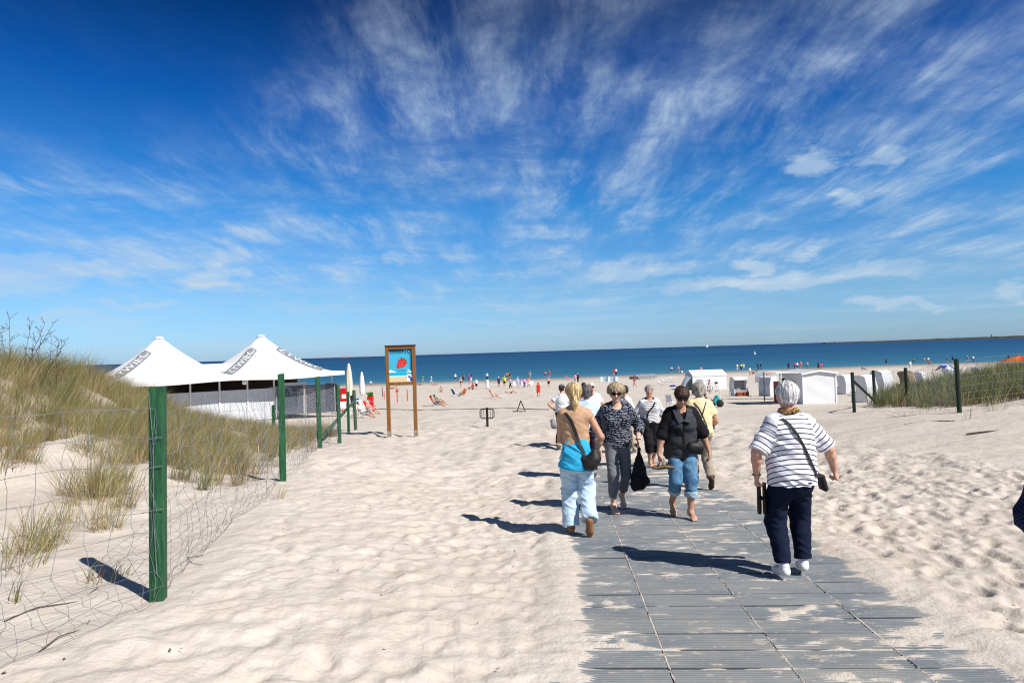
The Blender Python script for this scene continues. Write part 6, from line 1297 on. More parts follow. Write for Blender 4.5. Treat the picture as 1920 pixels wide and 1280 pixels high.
# left part, by the beach bar
seated((684, 783), 1.15, 'tee_shorts', 'white', 'grey', 'hairdark', 'white', 'person in white shirt and grey shorts reclining in a beach chair by the fence end', 'white beach chair under the person in white shirt by the fence end', skin='tan', girth=1.2, H=1.75)
seated((697, 776), 1.15, 'swimsuit', 'salmon', 'salmon', 'hairblonde', 'red', 'blonde person in salmon swimsuit sitting behind the man in the white beach chair', 'red beach chair behind the white one by the fence end', skin='red')
beachgoer((661, 766), 'stand', 'tee_trousers', 'black', 'navy', 'black', 'person dressed in black standing behind the thick fence end post', 0.8, H=1.78)
beachgoer((793, 717), 'walk', 'tee_shorts', 'lime', 'lime', 'hairdark', 'person in lime green by the water just right of the sign', E, H=1.6)
beachgoer((787, 722), 'lie', 'briefs', None, 'black', 'hairdark', 'sunbather lying flat just right of the sign', 1.2)
beachgoer((745, 735), 'sit', 'briefs', None, 'red', 'hairdark', 'person sitting on the sand seen under the sign', 0.5)
beachgoer((736, 729), 'lie', 'bikini', 'black', 'black', 'hairdark', 'sunbather in black seen under the sign', 1.3)
beachgoer((696, 721), 'sit', 'tee_shorts', 'white', 'beige', 'cream', 'person in white sitting near the water left of the sign', 0.8, hat=True)
# middle
P_ = [
 ((809, 718.5), 'walk', 'tee_trousers', 'white', 'cream', 'hairdark', 'person all in white walking along the water, leftmost on the open beach', E, {}),
 ((815, 722), 'lie', 'bikini', 'pink', 'pink', 'hairblonde', 'sunbather on the sand below the walker in white', 1.3, {}),
 ((827, 735), 'sit', 'briefs', None, 'salmon', 'grey', 'person with grey hat sitting alone on the sand', 0.2, dict(hat=True)),
 ((854, 714.5), 'stand', 'tee_shorts', 'white', 'black', 'white', 'person in white top and black shorts standing by the water', PI, {}),
 ((864.5, 725.5), 'walk', 'briefs', None, 'black', 'white', 'sunburnt person in black briefs and white hat walking away', PI, dict(hat=True, skin='red')),
 ((868.5, 714.5), 'stand', 'tee_trousers', 'brown', 'navy', 'hairdark', 'person in brown top at the waterline behind the one in black briefs', PI, {}),
 ((880, 717), 'stand', 'dress', 'purple', 'purple', 'hairgrey', 'person in purple dress by the water', PI, {}),
 ((883.5, 715), 'stand', 'tee_trousers', 'navy', 'white', 'hairdark', 'person in navy top and white trousers next to the purple dress', PI, {}),
 ((881, 729), 'sit', 'bikini', 'white', 'black', 'hairblonde', 'person sitting on the left of the seated trio', 0.5, {}),
 ((887, 727), 'sit', 'bikini', 'red', 'red', 'hairbrown', 'person in red bikini in the seated trio', 0.2, dict(skin='red')),
 ((885, 730), 'sit', 'trunks', None, 'navy', 'hairdark', 'person in navy trunks at the front of the seated trio', -0.4, dict(skin='red')),
 ((893.5, 730), 'akimbo', 'tee_shorts', 'white', 'black', 'hairgrey', 'person in white shirt and black shorts standing over the seated trio', PI, {}),
 ((914, 729), 'stand', 'long_dress', 'white', 'white', 'hairdark', 'person in long white dress', PI, {}),
 ((913.5, 713), 'stand', 'tee_shorts', 'white', 'black', 'hairblonde', 'person at the waterline behind the long white dress', PI, {}),
 ((935.5, 725.5), 'stand', 'tee_shorts', 'navy', 'navy', 'white', 'person in navy with a white hat', 0.2, dict(hat=True)),
 ((946, 725), 'reach', 'tee_shorts', 'yellow', 'black', 'yellow', 'person in yellow top and black shorts stretching out an arm', -0.3, dict(hat=True, girth=1.3, H=1.8)),
 ((950, 711), 'stand', 'trunks', None, 'green', 'hairdark', 'person in green trunks at the waterline behind the yellow top', PI, {}),
 ((953.5, 712), 'stand', 'tee_shorts', 'orange', 'grey', 'hairbrown', 'person in orange at the waterline', PI, {}),
 ((956.5, 713), 'stand', 'tee_trousers', 'navy', 'beige', 'hairgrey', 'person in navy top and beige trousers at the waterline', PI, {}),
 ((957.5, 728.5), 'walk', 'tee_trousers', 'white', 'black', 'hairdark', 'person in white shirt and black trousers walking left', E, {}),
 ((971, 727.5), 'stand', 'tee_shorts', 'lilac', 'lilac', 'white', 'person in lilac with a white hat', PI, dict(hat=True)),
 ((983.5, 727.5), 'walk', 'tee_trousers', 'pink', 'purple', 'hairdark', 'person in pink shirt and purple trousers', PI, {}),
 ((991.5, 726.5), 'walk', 'tee_shorts', 'salmon', 'cream', 'hairbrown', 'person in salmon shirt and cream shorts', 0.8, {}),
 ((994, 709.5), 'stand', 'trunks', None, 'lightblue', 'white', 'bather with white cap standing in the shallow water', PI, dict(hat=True)),
 ((1009.7, 743.5), 'walk', 'dress', 'red', 'red', 'red', 'person in bright red dress and red headscarf walking away', PI + 0.2, dict(hat=False, H=1.62)),
 ((1022.5, 708.5), 'stand', 'trunks', None, 'blue', 'hairdark', 'bare chested person in blue trunks at the waterline', PI, {}),
 ((1030.5, 708), 'stand', 'swimsuit', 'red', 'red', 'hairblonde', 'person in red swimsuit at the waterline', PI, {}),
 ((1029, 726), 'walk', 'trunks', None, 'black', 'hairgrey', 'bare chested person in black shorts walking up the beach', PI, dict(skin='red', girth=1.2)),
 ((1079, 718), 'walk', 'tee_trousers', 'pink', 'lightblue', 'hairdark', 'person in pink top and pale jeans', PI, {}),
 ((1083.8, 717.5), 'walk', 'tee_trousers', 'black', 'black', 'white', 'person in black with a white hat beside the pale jeans', PI, dict(hat=True)),
 ((1091.5, 716), 'walk', 'briefs', None, 'white', 'hairdark', 'child on the sand behind the grey haired head', 0.4, dict(H=1.05)),
 ((1151, 704), 'stand', 'swimsuit', 'red', 'red', 'hairdark', 'person in red at the waterline, left of a pair', PI, {}),
 ((1155.5, 704), 'walk', 'tee_trousers', 'white', 'navy', 'hairgrey', 'person in white top and navy trousers, right of a pair at the waterline', PI, {}),
 ((1190, 725), 'walk', 'bikini', 'hotpink', 'hotpink', 'hairbrown', 'tanned person in bikini striding to the left', E, dict(skin='brown')),
 ((1259.5, 699.5), 'stand', 'tee_shorts', 'lilac', 'navy', 'hairdark', 'person in lilac top and navy shorts by the water', PI, {}),
 ((1272.5, 699), 'stand', 'swimsuit', 'salmon', 'salmon', 'hairblonde', 'person in salmon swimsuit by the water', PI, {}),
 ((1278, 700), 'sit', 'tee_shorts', 'white', 'black', 'hairdark', 'person in white sitting by the water left of the marquee', PI, {}),
 ((1315, 702), 'stand', 'trunks', None, 'red', 'hairdark', 'sunburnt person showing over the roof of the marquee', 0.0, dict(skin='red', H=1.75)),
 ((1382.5, 694), 'stand', 'tee_trousers', 'white', 'white', 'hairdark', 'person in white at the waterline, left of three', PI, {}),
 ((1390, 694), 'stand', 'tee_trousers', 'yellow', 'black', 'hairgrey', 'person in yellow top in the middle of three at the waterline', PI, dict(girth=1.2)),
 ((1394.5, 693), 'stand', 'tee_shorts', 'cream', 'white', 'hairgrey', 'person in cream on the right of three at the waterline', PI, {}),
 ((1406.5, 704), 'akimbo', 'tee_shorts', 'white', 'beige', 'hairdark', 'person in white T-shirt standing beside a brown dog', 0.6, {}),
 ((1418.5, 701), 'walk', 'briefs', None, 'navy', 'hairdark', 'child next to the brown dog', E, dict(H=1.25)),
 ((1421.5, 693), 'walk', 'tee_trousers', 'black', 'black', 'hairdark', 'person all in black walking along the water', W_, {}),
 ((1427, 692.5), 'walk', 'tee_trousers', 'navy', 'blue', 'hairgrey', 'person in navy and blue walking behind the one in black', W_, {}),
 ((1478.5, 692), 'stand', 'tee_trousers', 'black', 'navy', 'hairdark', 'person in black by the water above the hut awning', PI, dict(girth=1.3)),
 ((1490, 692), 'stand', 'tee_shorts', 'hotpink', 'purple', 'hairbrown', 'person in hot pink by the water above the hut awning', PI, {}),
 ((1495, 692), 'stand', 'tee_shorts', 'white', 'navy', 'hairgrey', 'person in white beside the hot pink top', PI, {}),
 ((1502, 691), 'stand', 'swimsuit', 'salmon', 'salmon', 'white', 'person with white cap above the hut roof', PI, dict(hat=True)),
 ((1514, 690.5), 'stand', 'tee_trousers', 'beige', 'teal', 'hairbrown', 'person in beige top above the hut ridge', PI, {}),
 ((1534.5, 693), 'walk', 'tee_shorts', 'black', 'black', 'hairdark', 'person in black walking just right of the hut ridge', PI, {}),
 ((1540.5, 693), 'walk', 'swimsuit', 'hotpink', 'hotpink', 'hairdark', 'person in pink swimsuit beside the one in black right of the hut ridge', PI, {}),
 ((1662, 684.5), 'stand', 'tee_shorts', 'navy', 'black', 'hairdark', 'lone dark clad person by the water above the right hand fence', PI, {}),
 ((1707, 691.5), 'walk', 'tee_trousers', 'white', 'white', 'hairdark', 'person in white walking on the sand above the fence post', 0.0, {}),
 ((1713, 682.5), 'stand', 'tee_shorts', 'teal', 'navy', 'hairdark', 'person in teal at the waterline above the fence post', PI, {}),
 ((1733, 681.5), 'stand', 'tee_shorts', 'salmon', 'grey', 'hairdark', 'person in salmon at the waterline, left of a family', PI, {}),
 ((1741, 681.5), 'reach', 'tee_shorts', 'white', 'hotpink', 'hairdark', 'person in white and pink in the family at the waterline', PI, {}),
 ((1744, 682.5), 'sit', 'bikini', 'navy', 'navy', 'hairdark', 'person sitting at the waterline next to the family', 0.7, {}),
 ((1776.5, 680), 'stand', 'swimsuit', 'brown', 'brown', 'hairblonde', 'bather in a brown swimsuit', PI, {}),
 ((1786.5, 679), 'stand', 'tee_shorts', 'black', 'black', 'hairdark', 'person in black at the waterline above the parasol', PI, {}),
 ((1815, 679.5), 'walk', 'tee_shorts', 'pink', 'cream', 'white', 'person in pale pink with white hat by the water', E, dict(hat=True)),
 ((1825, 679), 'stand', 'tee_trousers', 'white', 'navy', 'hairgrey', 'person in white top and navy trousers by the water at the right', PI, {}),
 ((1891, 676), 'stand', 'tee_shorts', 'navy', 'black', 'hairdark', 'dark clad person left of the red and yellow tent top', PI, {}),
 ((1908, 675), 'stand', 'tee_shorts', 'brown', 'black', 'hairdark', 'dark clad person right of the red and yellow tent top', PI, {}),
]
for pos, pose, outfit, top, bottom, head, label, yaw, kw in P_: beachgoer(pos, pose, outfit, top, bottom, head, label, yaw=yaw, group=BG, **kw)
seated((818, 762), 1.35, 'trunks', None, 'black', 'brown', 'red', 'person in black trunks and brown cap reclining in a red beach chair', 'red beach chair of the person in the brown cap', skin='brown', hat=True)
seated((824, 759), 1.35, 'bikini', 'green', 'black', 'hairdark', 'grey', 'person in green bikini reclining beside the brown cap', 'grey beach chair of the person in green bikini', skin='tan')
deck_chair((855, 743), 2.2, 'blue', 'empty blue beach chair')
seated((867, 743), -2.4, 'bikini', 'navy', 'navy', 'hairdark', 'orange', 'person in navy bikini leaning back in an orange beach chair', 'orange beach chair next to the blue one', skin='red')
seated((927, 747), 1.35, 'briefs', None, 'lilac', 'hairbrown', 'red', 'sunburnt person reclining alone in a red beach chair', 'red beach chair standing alone in the middle of the beach', skin='red')
beachgoer((958, 737.5), 'lie', 'briefs', None, 'black', 'hairdark', 'sunbather lying on a mat in the middle of the beach', 1.35, skin='red')
seated((1066, 713), 1.3, 'swimsuit', 'red', 'red', 'hairdark', 'red', 'person in red swimsuit reclining near the water', 'red beach chair near the water', skin='red')
seated((1619, 694), 0.7, 'swimsuit', 'teal', 'teal', 'hairdark', 'green', 'person in teal swimsuit in a beach chair near the water', 'green beach chair near the water', skin='brown')
seated((1760, 694), -1.35, 'briefs', None, 'black', 'hairdark', 'black', 'person in black lounging left of the blue and white parasol', 'black beach chair left of the blue and white parasol', skin='brown')
beachgoer((1545 - 35, 704), 'lie', 'briefs', None, 'red', 'hairdark', 'sunbather on the sand beyond the hut', 1.4, skin='red')
beachgoer((1441, 703), 'lie', 'bikini', 'red', 'red', 'hairbrown', 'sunbather on the sand between dog and hut', 1.4, skin='red')
# the two heads and the arm beyond the bench of people at the rope
beachgoer((1280, 768), 'sit', 'tee_trousers', 'navy', 'navy', 'hotpink', 'person in navy with a pink cap sitting behind the dark haired one', -0.6, hat=True)
beachgoer((1330, 762), 'sit', 'tee_trousers', 'black', 'black', 'hairdark', 'person in black sitting on the sand behind the yellow T-shirt', 1.2, girth=1.2)
# ------------------------------------------------------------------ hooded wicker beach chairs
_SK = {}
def cached(key, mb_fn, m):
    if key not in _SK: _SK[key] = mb_fn().mesh(key[0], None)
    o = bpy.data.objects.new(key[0], _SK[key]); COL.objects.link(o)
    if len(_SK[key].materials) == 0: _SK[key].materials.append(None)
    o.material_slots[0].link = 'OBJECT'; o.material_slots[0].material = m; return o
wick = {'white': mat('white wicker', (0.70, 0.70, 0.70), (0.56, 0.57, 0.58), scale=70, rough=0.7, bump=0.7, bscale=60, stretch=(1, 1, 2.5)), 'brown': mat('brown wicker', (0.22, 0.145, 0.085), (0.15, 0.095, 0.055), scale=70, rough=0.7, bump=0.7, bscale=60, stretch=(1, 1, 2.5)), 'grey': mat('pale grey wicker', (0.52, 0.54, 0.57), (0.44, 0.46, 0.49), scale=70, rough=0.7, bump=0.7, bscale=60)}
redwood = mat('red brown varnished wood', (0.27, 0.055, 0.028), (0.17, 0.035, 0.02), scale=5, rough=0.4, stretch=(6, 6, 1))
def stripes(name, c1, c2, scale, axis='X'):
    if name in _M: return _M[name]
    m = mat(name, c1, c1); nt = m.node_tree; p = nt.nodes['Principled BSDF']; tc = nt.nodes.new('ShaderNodeTexCoord'); w = nt.nodes.new('ShaderNodeTexWave'); w.bands_direction = axis; w.inputs['Scale'].default_value = scale; nt.links.new(tc.outputs['Object'], w.inputs['Vector'])
    g = nt.nodes.new('ShaderNodeMath'); g.operation = 'GREATER_THAN'; g.inputs[1].default_value = 0.5; nt.links.new(w.outputs['Fac'], g.inputs[0]); mx = nt.nodes.new('ShaderNodeMix'); mx.data_type = 'RGBA'; nt.links.new(g.outputs[0], mx.inputs[0]); mx.inputs[6].default_value = (*c1, 1); mx.inputs[7].default_value = (*c2, 1); nt.links.new(mx.outputs[2], p.inputs['Base Color']); return m
cush = stripes('black and white striped cushion', (0.03, 0.03, 0.035), (0.55, 0.55, 0.55), 5.5)
PROF = [(-0.46, 0.0), (-0.46, 0.56), (-0.16, 0.66), (-0.20, 1.0), (-0.36, 1.48), (-0.24, 1.58), (0.10, 1.60), (0.36, 1.50), (0.50, 0.9), (0.47, 0.0)]
def hooded(pos, yaw, c, label, fit=1.0, foot=False):
    if isinstance(pos, tuple): pos = at(*pos)
    r = empty('hooded_beach_chair', pos, yaw, label, 'beach chair', 'hooded wicker beach chairs'); r.scale = (fit,) * 3; W = 0.62; m = wick[c]; K = []
    def side(): return MB().prism([(0, y, z) for y, z in PROF], (0.05, 0, 0))
    for q in (-W, W - 0.05): o = cached(('side_panel',), side, m); o.location = (q, 0, 0); K.append(o)
    K.append(cached(('back_panel',), lambda: MB().sheet([[(x, y, z) for y, z in ((0.47, 0.05), (0.50, 0.9), (0.36, 1.50))] for x in (-W + 0.05, W - 0.05)], -0.03), wick['grey'] if c == 'white' else m))
    K.append(cached(('hood',), lambda: MB().sheet([[(x, y, z) for y, z in ((0.36, 1.503), (0.10, 1.603), (-0.24, 1.583), (-0.36, 1.483))] for x in (-W - 0.01, 0, W + 0.01)], 0.035), m))
    K.append(cached(('valance',), lambda: MB().box((0, -0.37, 1.40), (2 * W - 0.12, 0.03, 0.16)), wick['white']))
    K.append(cached(('seat_box',), lambda: MB().box((0, -0.02, 0.20), (2 * W - 0.12, 0.82, 0.38)), m))
    K.append(cached(('seat_cushion',), lambda: MB().box((0, -0.08, 0.44), (2 * W - 0.13, 0.68, 0.09), bev=0.02), cush)); K.append(cached(('back_cushion',), lambda: MB().box((0, 0.27, 0.90), (2 * W - 0.13, 0.09, 0.92), rot=(R(-6), 0, 0), bev=0.02), cush))
    for q in (-0.28, 0.28):
        if foot: o = cached(('footrest',), lambda: MB().box((0, -0.62, 0.20), (0.46, 0.30, 0.32), bev=0.02), redwood); o.location = (q, 0, 0); K.append(o)
    for q in (-W - 0.03, W + 0.03): o = cached(('arm_board',), lambda: MB().box((0, -0.32, 0.63), (0.06, 0.34, 0.03)), redwood); o.location = (q, 0, 0); K.append(o)
    for o in K: o.parent = r
    return r
hooded((1386, 742), 0.12, 'white', 'open white hooded beach chair with striped cushions, facing the viewer', 1.1, foot=True)
hooded((1314, 740), -2.0, 'white', 'white hooded beach chair turned away in front of the marquee', 1.0)
hooded((1442, 742), 2.0, 'white', 'white hooded beach chair with its side to the viewer, left of the hut', 1.1)
hooded((1425, 717), 2.6, 'grey', 'small grey hooded beach chair furthest back, between dog and hut', 0.95)
hooded((1583, 738), -2.5, 'white', 'white hooded beach chair just right of the hut', 1.05)
hooded((1621, 754), -2.5, 'white', 'nearest white hooded beach chair behind the fence brace', 1.1)
hooded((1652, 741), -2.5, 'white', 'broad white hooded beach chair between the first fence posts on the right', 1.25)
hooded((1698, 734), -2.4, 'brown', 'brown hooded beach chair among the white ones', 1.15)
hooded((1725, 726), -2.4, 'white', 'white hooded beach chair just right of the brown one', 1.0)
hooded((1776, 717), -2.4, 'white', 'pale hooded beach chair half hidden by grass near the leaning post', 1.05)
hooded((1830, 713), -2.4, 'grey', 'last grey hooded beach chair showing over the grass at the right', 1.05)
# rack of red-brown wood and a bicycle by the marquee
p = at(1326, 739); r = empty('wooden_rack', p, R(25), 'tall red brown wooden rack leaning beside the marquee', 'rack')
for a, c in (((-0.35, 0, 0), (-0.42, 0, 1.2)), ((0.35, 0, 0), (0.42, 0, 1.5)), ((0.12, 0.3, 0), (0.36, 0.05, 1.4))): b = MB(); b.tube([a, c], 0.045, 6); b.build('upright', redwood, r)
for z0, z1 in ((0.35, 0.35), (0.72, 0.78), (1.0, 1.1), (1.2, 1.48)): b = MB(); b.tube([(-0.38, 0, z0), (0.38, 0, z1)], 0.038, 6); b.build('rail', redwood, r)
p = at(1338, 734); r = empty('bicycle', p, R(35), 'bicycle parked in front of the white marquee', 'bicycle'); bk = mat('black bicycle metal', (0.02, 0.03, 0.03), rough=0.4)
for x in (-0.52, 0.52):
    b = MB(); b.tube([(x + 0.33 * math.cos(a), 0, 0.34 + 0.33 * math.sin(a)) for a in np.linspace(0, 2 * PI, 19)], 0.022, 5, False); w = b.build('wheel', bk, r); b = MB()
    for i in range(6): a = PI * i / 6; b.tube([(x + 0.32 * math.cos(a), 0, 0.34 + 0.32 * math.sin(a)), (x - 0.32 * math.cos(a), 0, 0.34 - 0.32 * math.sin(a))], 0.005, 3, False)
    o = b.build('spokes', bk, w); o['kind'] = 'stuff'
b = MB(); b.tube([(-0.52, 0, 0.34), (-0.12, 0, 0.32), (0.36, 0, 0.82), (-0.22, 0, 0.80), (-0.12, 0, 0.32)], 0.022, 6); b.tube([(0.52, 0, 0.34), (0.34, 0, 0.98)], 0.02, 6); b.build('frame', mat('turquoise bicycle frame', (0.04, 0.25, 0.28), rough=0.35), r)
b = MB(); b.box((-0.25, 0, 0.92), (0.26, 0.14, 0.07), bev=0.02); b.build('saddle', bk, r); b = MB(); b.tube([(0.30, -0.28, 1.02), (0.36, 0, 1.0), (0.30, 0.28, 1.02)], 0.014, 5); b.build('handlebar', bk, r); b = MB(); b.box((0.52, 0, 0.95), (0.28, 0.34, 0.22), bev=0.02); b.build('basket', mat('brown basket', (0.12, 0.07, 0.04)), r)
# ------------------------------------------------------------------ marquee, hut and their furniture
def build_marquee():
    a, c = at(1300, 729), at(1364, 731); sc = ((a.y + c.y) / 2) / F; L = 64 * sc; m_ = (a + c) / 2; H = 27 * sc; Dp = 3.0; root = empty('marquee', (m_.x, m_.y, m_.z), R(2), 'white marquee with ridge roof and open shaded end, on the sand', 'tent'); cv = mat('white marquee canvas', (0.80, 0.80, 0.81), (0.75, 0.755, 0.765), scale=1, rough=0.6, bump=0.1, bscale=4); rh = H + 9 * sc
    b = MB(); b.box((0, 0, H / 2), (L, 0.03, H)); b.build('front_wall', cv, root); b = MB(); b.box((0, Dp, H / 2), (L, 0.03, H)); b.build('rear_wall', cv, root); b = MB(); b.prism([(L / 2 - 0.03, 0.03, 0), (L / 2 - 0.03, Dp - 0.03, 0), (L / 2 - 0.03, Dp - 0.03, H), (L / 2 - 0.03, Dp / 2, rh - 0.02), (L / 2 - 0.03, 0.03, H)], (0.025, 0, 0)); b.build('end_wall', cv, root)
    b = MB(); b.sheet([[(x, y, z) for y, z in ((-0.06, H - 0.10), (-0.05, H + 0.02), (Dp / 2, rh), (Dp + 0.05, H + 0.02), (Dp + 0.06, H - 0.1))] for x in (-L / 2 - 0.04, 0, L / 2 + 0.04)], 0.02); b.build('roof', cv, root)
    for y in (0.0, Dp): b = MB(); b.tube([(-L / 2, y, 0), (-L / 2, y, H)], 0.03, 6); b.build('pole', mat('white steel post', (0.7, 0.7, 0.7)), root)
    b = MB(); b.sheet([[(-L / 2, 0.05, H), (-L / 2 - 1.3, -0.1, 0.25)], [(-L / 2, Dp * 0.55, rh - 0.1), (-L / 2 - 1.3, Dp * 0.45, 0.25)]], 0.015); b.build('flap', cv, root)
    r2 = empty('cupboard', at(1292, 729), 0, 'white cupboard in the open end of the marquee', 'cupboard'); b = MB(); b.box((0, 0, 0.5), (0.62, 0.5, 1.0), bev=0.02); b.build('carcass', mat('white cupboard', (0.66, 0.67, 0.68)), r2)
    for z in (0.25, 0.5, 0.75): b = MB(); b.box((0, -0.256, z), (0.54, 0.012, 0.22)); b.build('drawer', mat('grey white drawer front', (0.58, 0.59, 0.60)), r2)
build_marquee()
def lounger(pos, yaw, c, label, back=0.5):
    if isinstance(pos, tuple): pos = at(*pos)
    r = empty('sun_lounger', pos, yaw, label, 'sun lounger', 'sun loungers near the marquee'); m = plain('lounger ' + c, CLR[c], 0.5)
    b = MB(); b.box((0, -0.3, 0.32), (0.60, 1.25, 0.05)); b.build('bed', m, r); b = MB(); b.box((0, 0.55, 0.33 + 0.32 * math.sin(back)), (0.60, 0.68, 0.05), rot=(back, 0, 0)); b.build('backrest', m, r)
    for q in (-0.25, 0.25):
        for y in (-0.8, 0.25): b = MB(); b.box((q, y, 0.15), (0.05, 0.05, 0.32)); b.build('leg', m, r)
    return r
for i, (px, py, yw, lb) in enumerate(((1243, 722, 1.2, 'white sun lounger furthest left by the marquee'), (1250, 718, 1.2, 'white sun lounger behind the leftmost one by the marquee'), (1257, 716, 1.3, 'white sun lounger third from the left by the marquee'), (1264, 713, 1.2, 'white sun lounger closest to the marquee flap'), (1277, 731, 1.5, 'white sun lounger in front of the cupboard'))): lounger((px, py), yw, 'white', lb, 0.6)
p = at(1262, 725); b = MB(); b.box((0, 0, 0.12), (0.9, 0.5, 0.24), bev=0.08); o = b.build('blue_towel', plain('blue towelling', (0.01, 0.03, 0.22)), None); o.location = p; tag(o, 'crumpled blue towel between the white sun loungers', 'towel')
for i in range(6): deck_chair((1201 + i * 5.6, 711.5 - i * 0.25), 0.3 + 0.2 * (i % 3), 'grey', ['leftmost grey deck chair of the row near the water', 'second grey deck chair of the row near the water', 'third grey deck chair of the row near the water', 'fourth grey deck chair of the row near the water', 'fifth grey deck chair of the row near the water', 'rightmost grey deck chair of the row near the water'][i], group='row of grey deck chairs')
def windbreak(px0, px1, py, h, m, label, n=5):
    a, c = at(px0, py), at(px1, py - (px1 - px0) * 0.02); r = empty('windbreak', a, 0, label, 'windbreak', 'cloth windbreaks'); v = c - a
    for i in range(n):
        p0, p1 = v * (i / n), v * ((i + 1) / n); b = MB(); q = Vector((0, 0.35 * (1 if i % 2 else -1), 0)); e0 = p0 + Vector((0, 0.2 * (i % 2), 0)); e1 = p1 + Vector((0, 0.2 * ((i + 1) % 2), 0)); md = (e0 + e1) / 2 + Vector((0, 0.08, 0))
        b.sheet([[tuple(e) , tuple(e + Vector((0, 0, h)))] for e in (e0, md, e1)], 0.012); b.build('cloth_panel', m, r); b = MB(); b.tube([e0 + Vector((0, -0.02, -0.1)), e0 + Vector((0, -0.02, h + 0.12))], 0.022, 5); b.build('stake', mat('pale wooden stake', (0.42, 0.30, 0.17)), r)
windbreak(1126, 1161, 715.5, 0.85, stripes('pale blue striped cloth', (0.42, 0.62, 0.78), (0.66, 0.74, 0.80), 1.3), 'pale blue cloth windbreak near the water behind the group')
windbreak(962, 1001, 722.5, 0.72, stripes('lilac and white cloth', (0.55, 0.55, 0.75), (0.72, 0.73, 0.78), 2.0), 'lilac and white cloth windbreak in the middle of the beach')
windbreak(1180, 1200, 711, 0.5, plain('dark windbreak cloth', (0.06, 0.05, 0.05)), 'dark low windbreak left of the grey deck chairs', 3)
def build_hut():
    a = at(1506, 757); root = empty('beach_hut', a, 0, 'white clapboard beach hut with a porch roof on its left', 'hut'); W, L, H, RH = 2.15, 3.3, 1.90, 2.10; wb = mat('white painted boards', (0.76, 0.765, 0.77), (0.70, 0.705, 0.715), scale=6, rough=0.55, bump=0.15, bscale=20); n = 14; hh = H / n
    plk = lambda ln, ax: (lambda: MB().add([(0, 0.012, 0), (ln, 0.012, 0), (ln, -0.015, 0.002), (0, -0.015, 0.002), (0, 0.012, hh - 0.006), (ln, 0.012, hh - 0.006), (ln, -0.002, hh - 0.006), (0, -0.002, hh - 0.006)], [(0, 1, 2, 3), (3, 2, 6, 7), (4, 7, 6, 5), (0, 3, 7, 4), (1, 5, 6, 2), (0, 4, 5, 1)]))
    for i in range(n):
        o = cached(('plank', 'front'), plk(W - 0.10, 0), wb); o.parent = root; o.location = (0.05, 0, i * hh)
        o = cached(('plank', 'side'), plk(L - 0.05, 1), wb); o.parent = root; o.location = (0, L, i * hh); o.rotation_euler = (0, 0, -PI / 2)
    b = MB(); b.prism([(0.06, 0.014, H), (W - 0.06, 0.014, H), (W / 2, 0.014, RH - 0.03)], (0, 0.03, 0)); b.build('gable', wb, root); b = MB(); b.box((W / 2 + 0.02, L / 2 + 0.03, H / 2), (W - 0.06, L - 0.06, H - 0.02)); b.build('core_wall', wb, root)
    for x, y in ((0.02, 0.0), (W - 0.02, 0.0)): b = MB(); b.box((x, y - 0.012, H / 2), (0.09, 0.07, H)); b.build('corner_board', wb, root)
    rf_ = mat('grey white roofing felt', (0.55, 0.57, 0.60), (0.48, 0.50, 0.53), scale=3, rough=0.7)
    for q in (-1, 1):
        x1 = W / 2 + q * (W / 2 + 0.10); b = MB(); b.sheet([[(W / 2, -0.14, RH + 0.02), (x1, -0.14, H + 0.03)], [(W / 2, L + 0.1, RH + 0.02), (x1, L + 0.1, H + 0.03)]], 0.03 * q); b.build('roof', rf_, root); b = MB(); b.prism([(W / 2, -0.16, RH + 0.06), (x1, -0.16, H + 0.07), (x1, -0.16, H - 0.05), (W / 2, -0.16, RH - 0.06)], (0, 0.03, 0)); b.build('verge_board', wb, root)
    b = MB(); b.sheet([[(-0.1, 0.3, H + 0.06), (-1.55, 0.3, H + 0.10)], [(-0.1, L + 0.3, H + 0.06), (-1.55, L + 0.3, H + 0.10)]], 0.04); b.build('porch_roof', mat('white porch sheet', (0.8, 0.8, 0.8), rough=0.5), root)
    for y in (0.45, L): b = MB(); b.box((-1.25, y, H / 2 + 0.02), (0.07, 0.07, H + 0.06)); b.build('porch_post', mat('grey porch post', (0.40, 0.42, 0.44)), root)
    b = MB(); b.tube([(-1.22, 0.45, H - 0.35), (-0.85, 0.45, H + 0.04)], 0.03, 5); b.build('porch_brace', mat('grey porch post', (0.4, 0.42, 0.44)), root)
    b = MB(); b.box((-0.035, 1.4, 1.20), (0.02, 0.55, 0.42)); b.build('notice', mat('yellowed notice', (0.55, 0.47, 0.22)), root); b = MB(); b.box((-0.05, 3.0, 1.42), (0.06, 0.3, 0.24)); b.build('meter_box', plain('dark box', (0.03, 0.02, 0.03)), root)
    b = MB(); b.box((-1.0, 1.6, 0.7), (0.05, 0.9, 1.4), rot=(0, 0, R(8))); o = b.build('display_board', plain('red display board', (0.30, 0.09, 0.06)), None); o.location = a; tag(o, 'reddish brown display board under the porch of the hut', 'board')
build_hut()
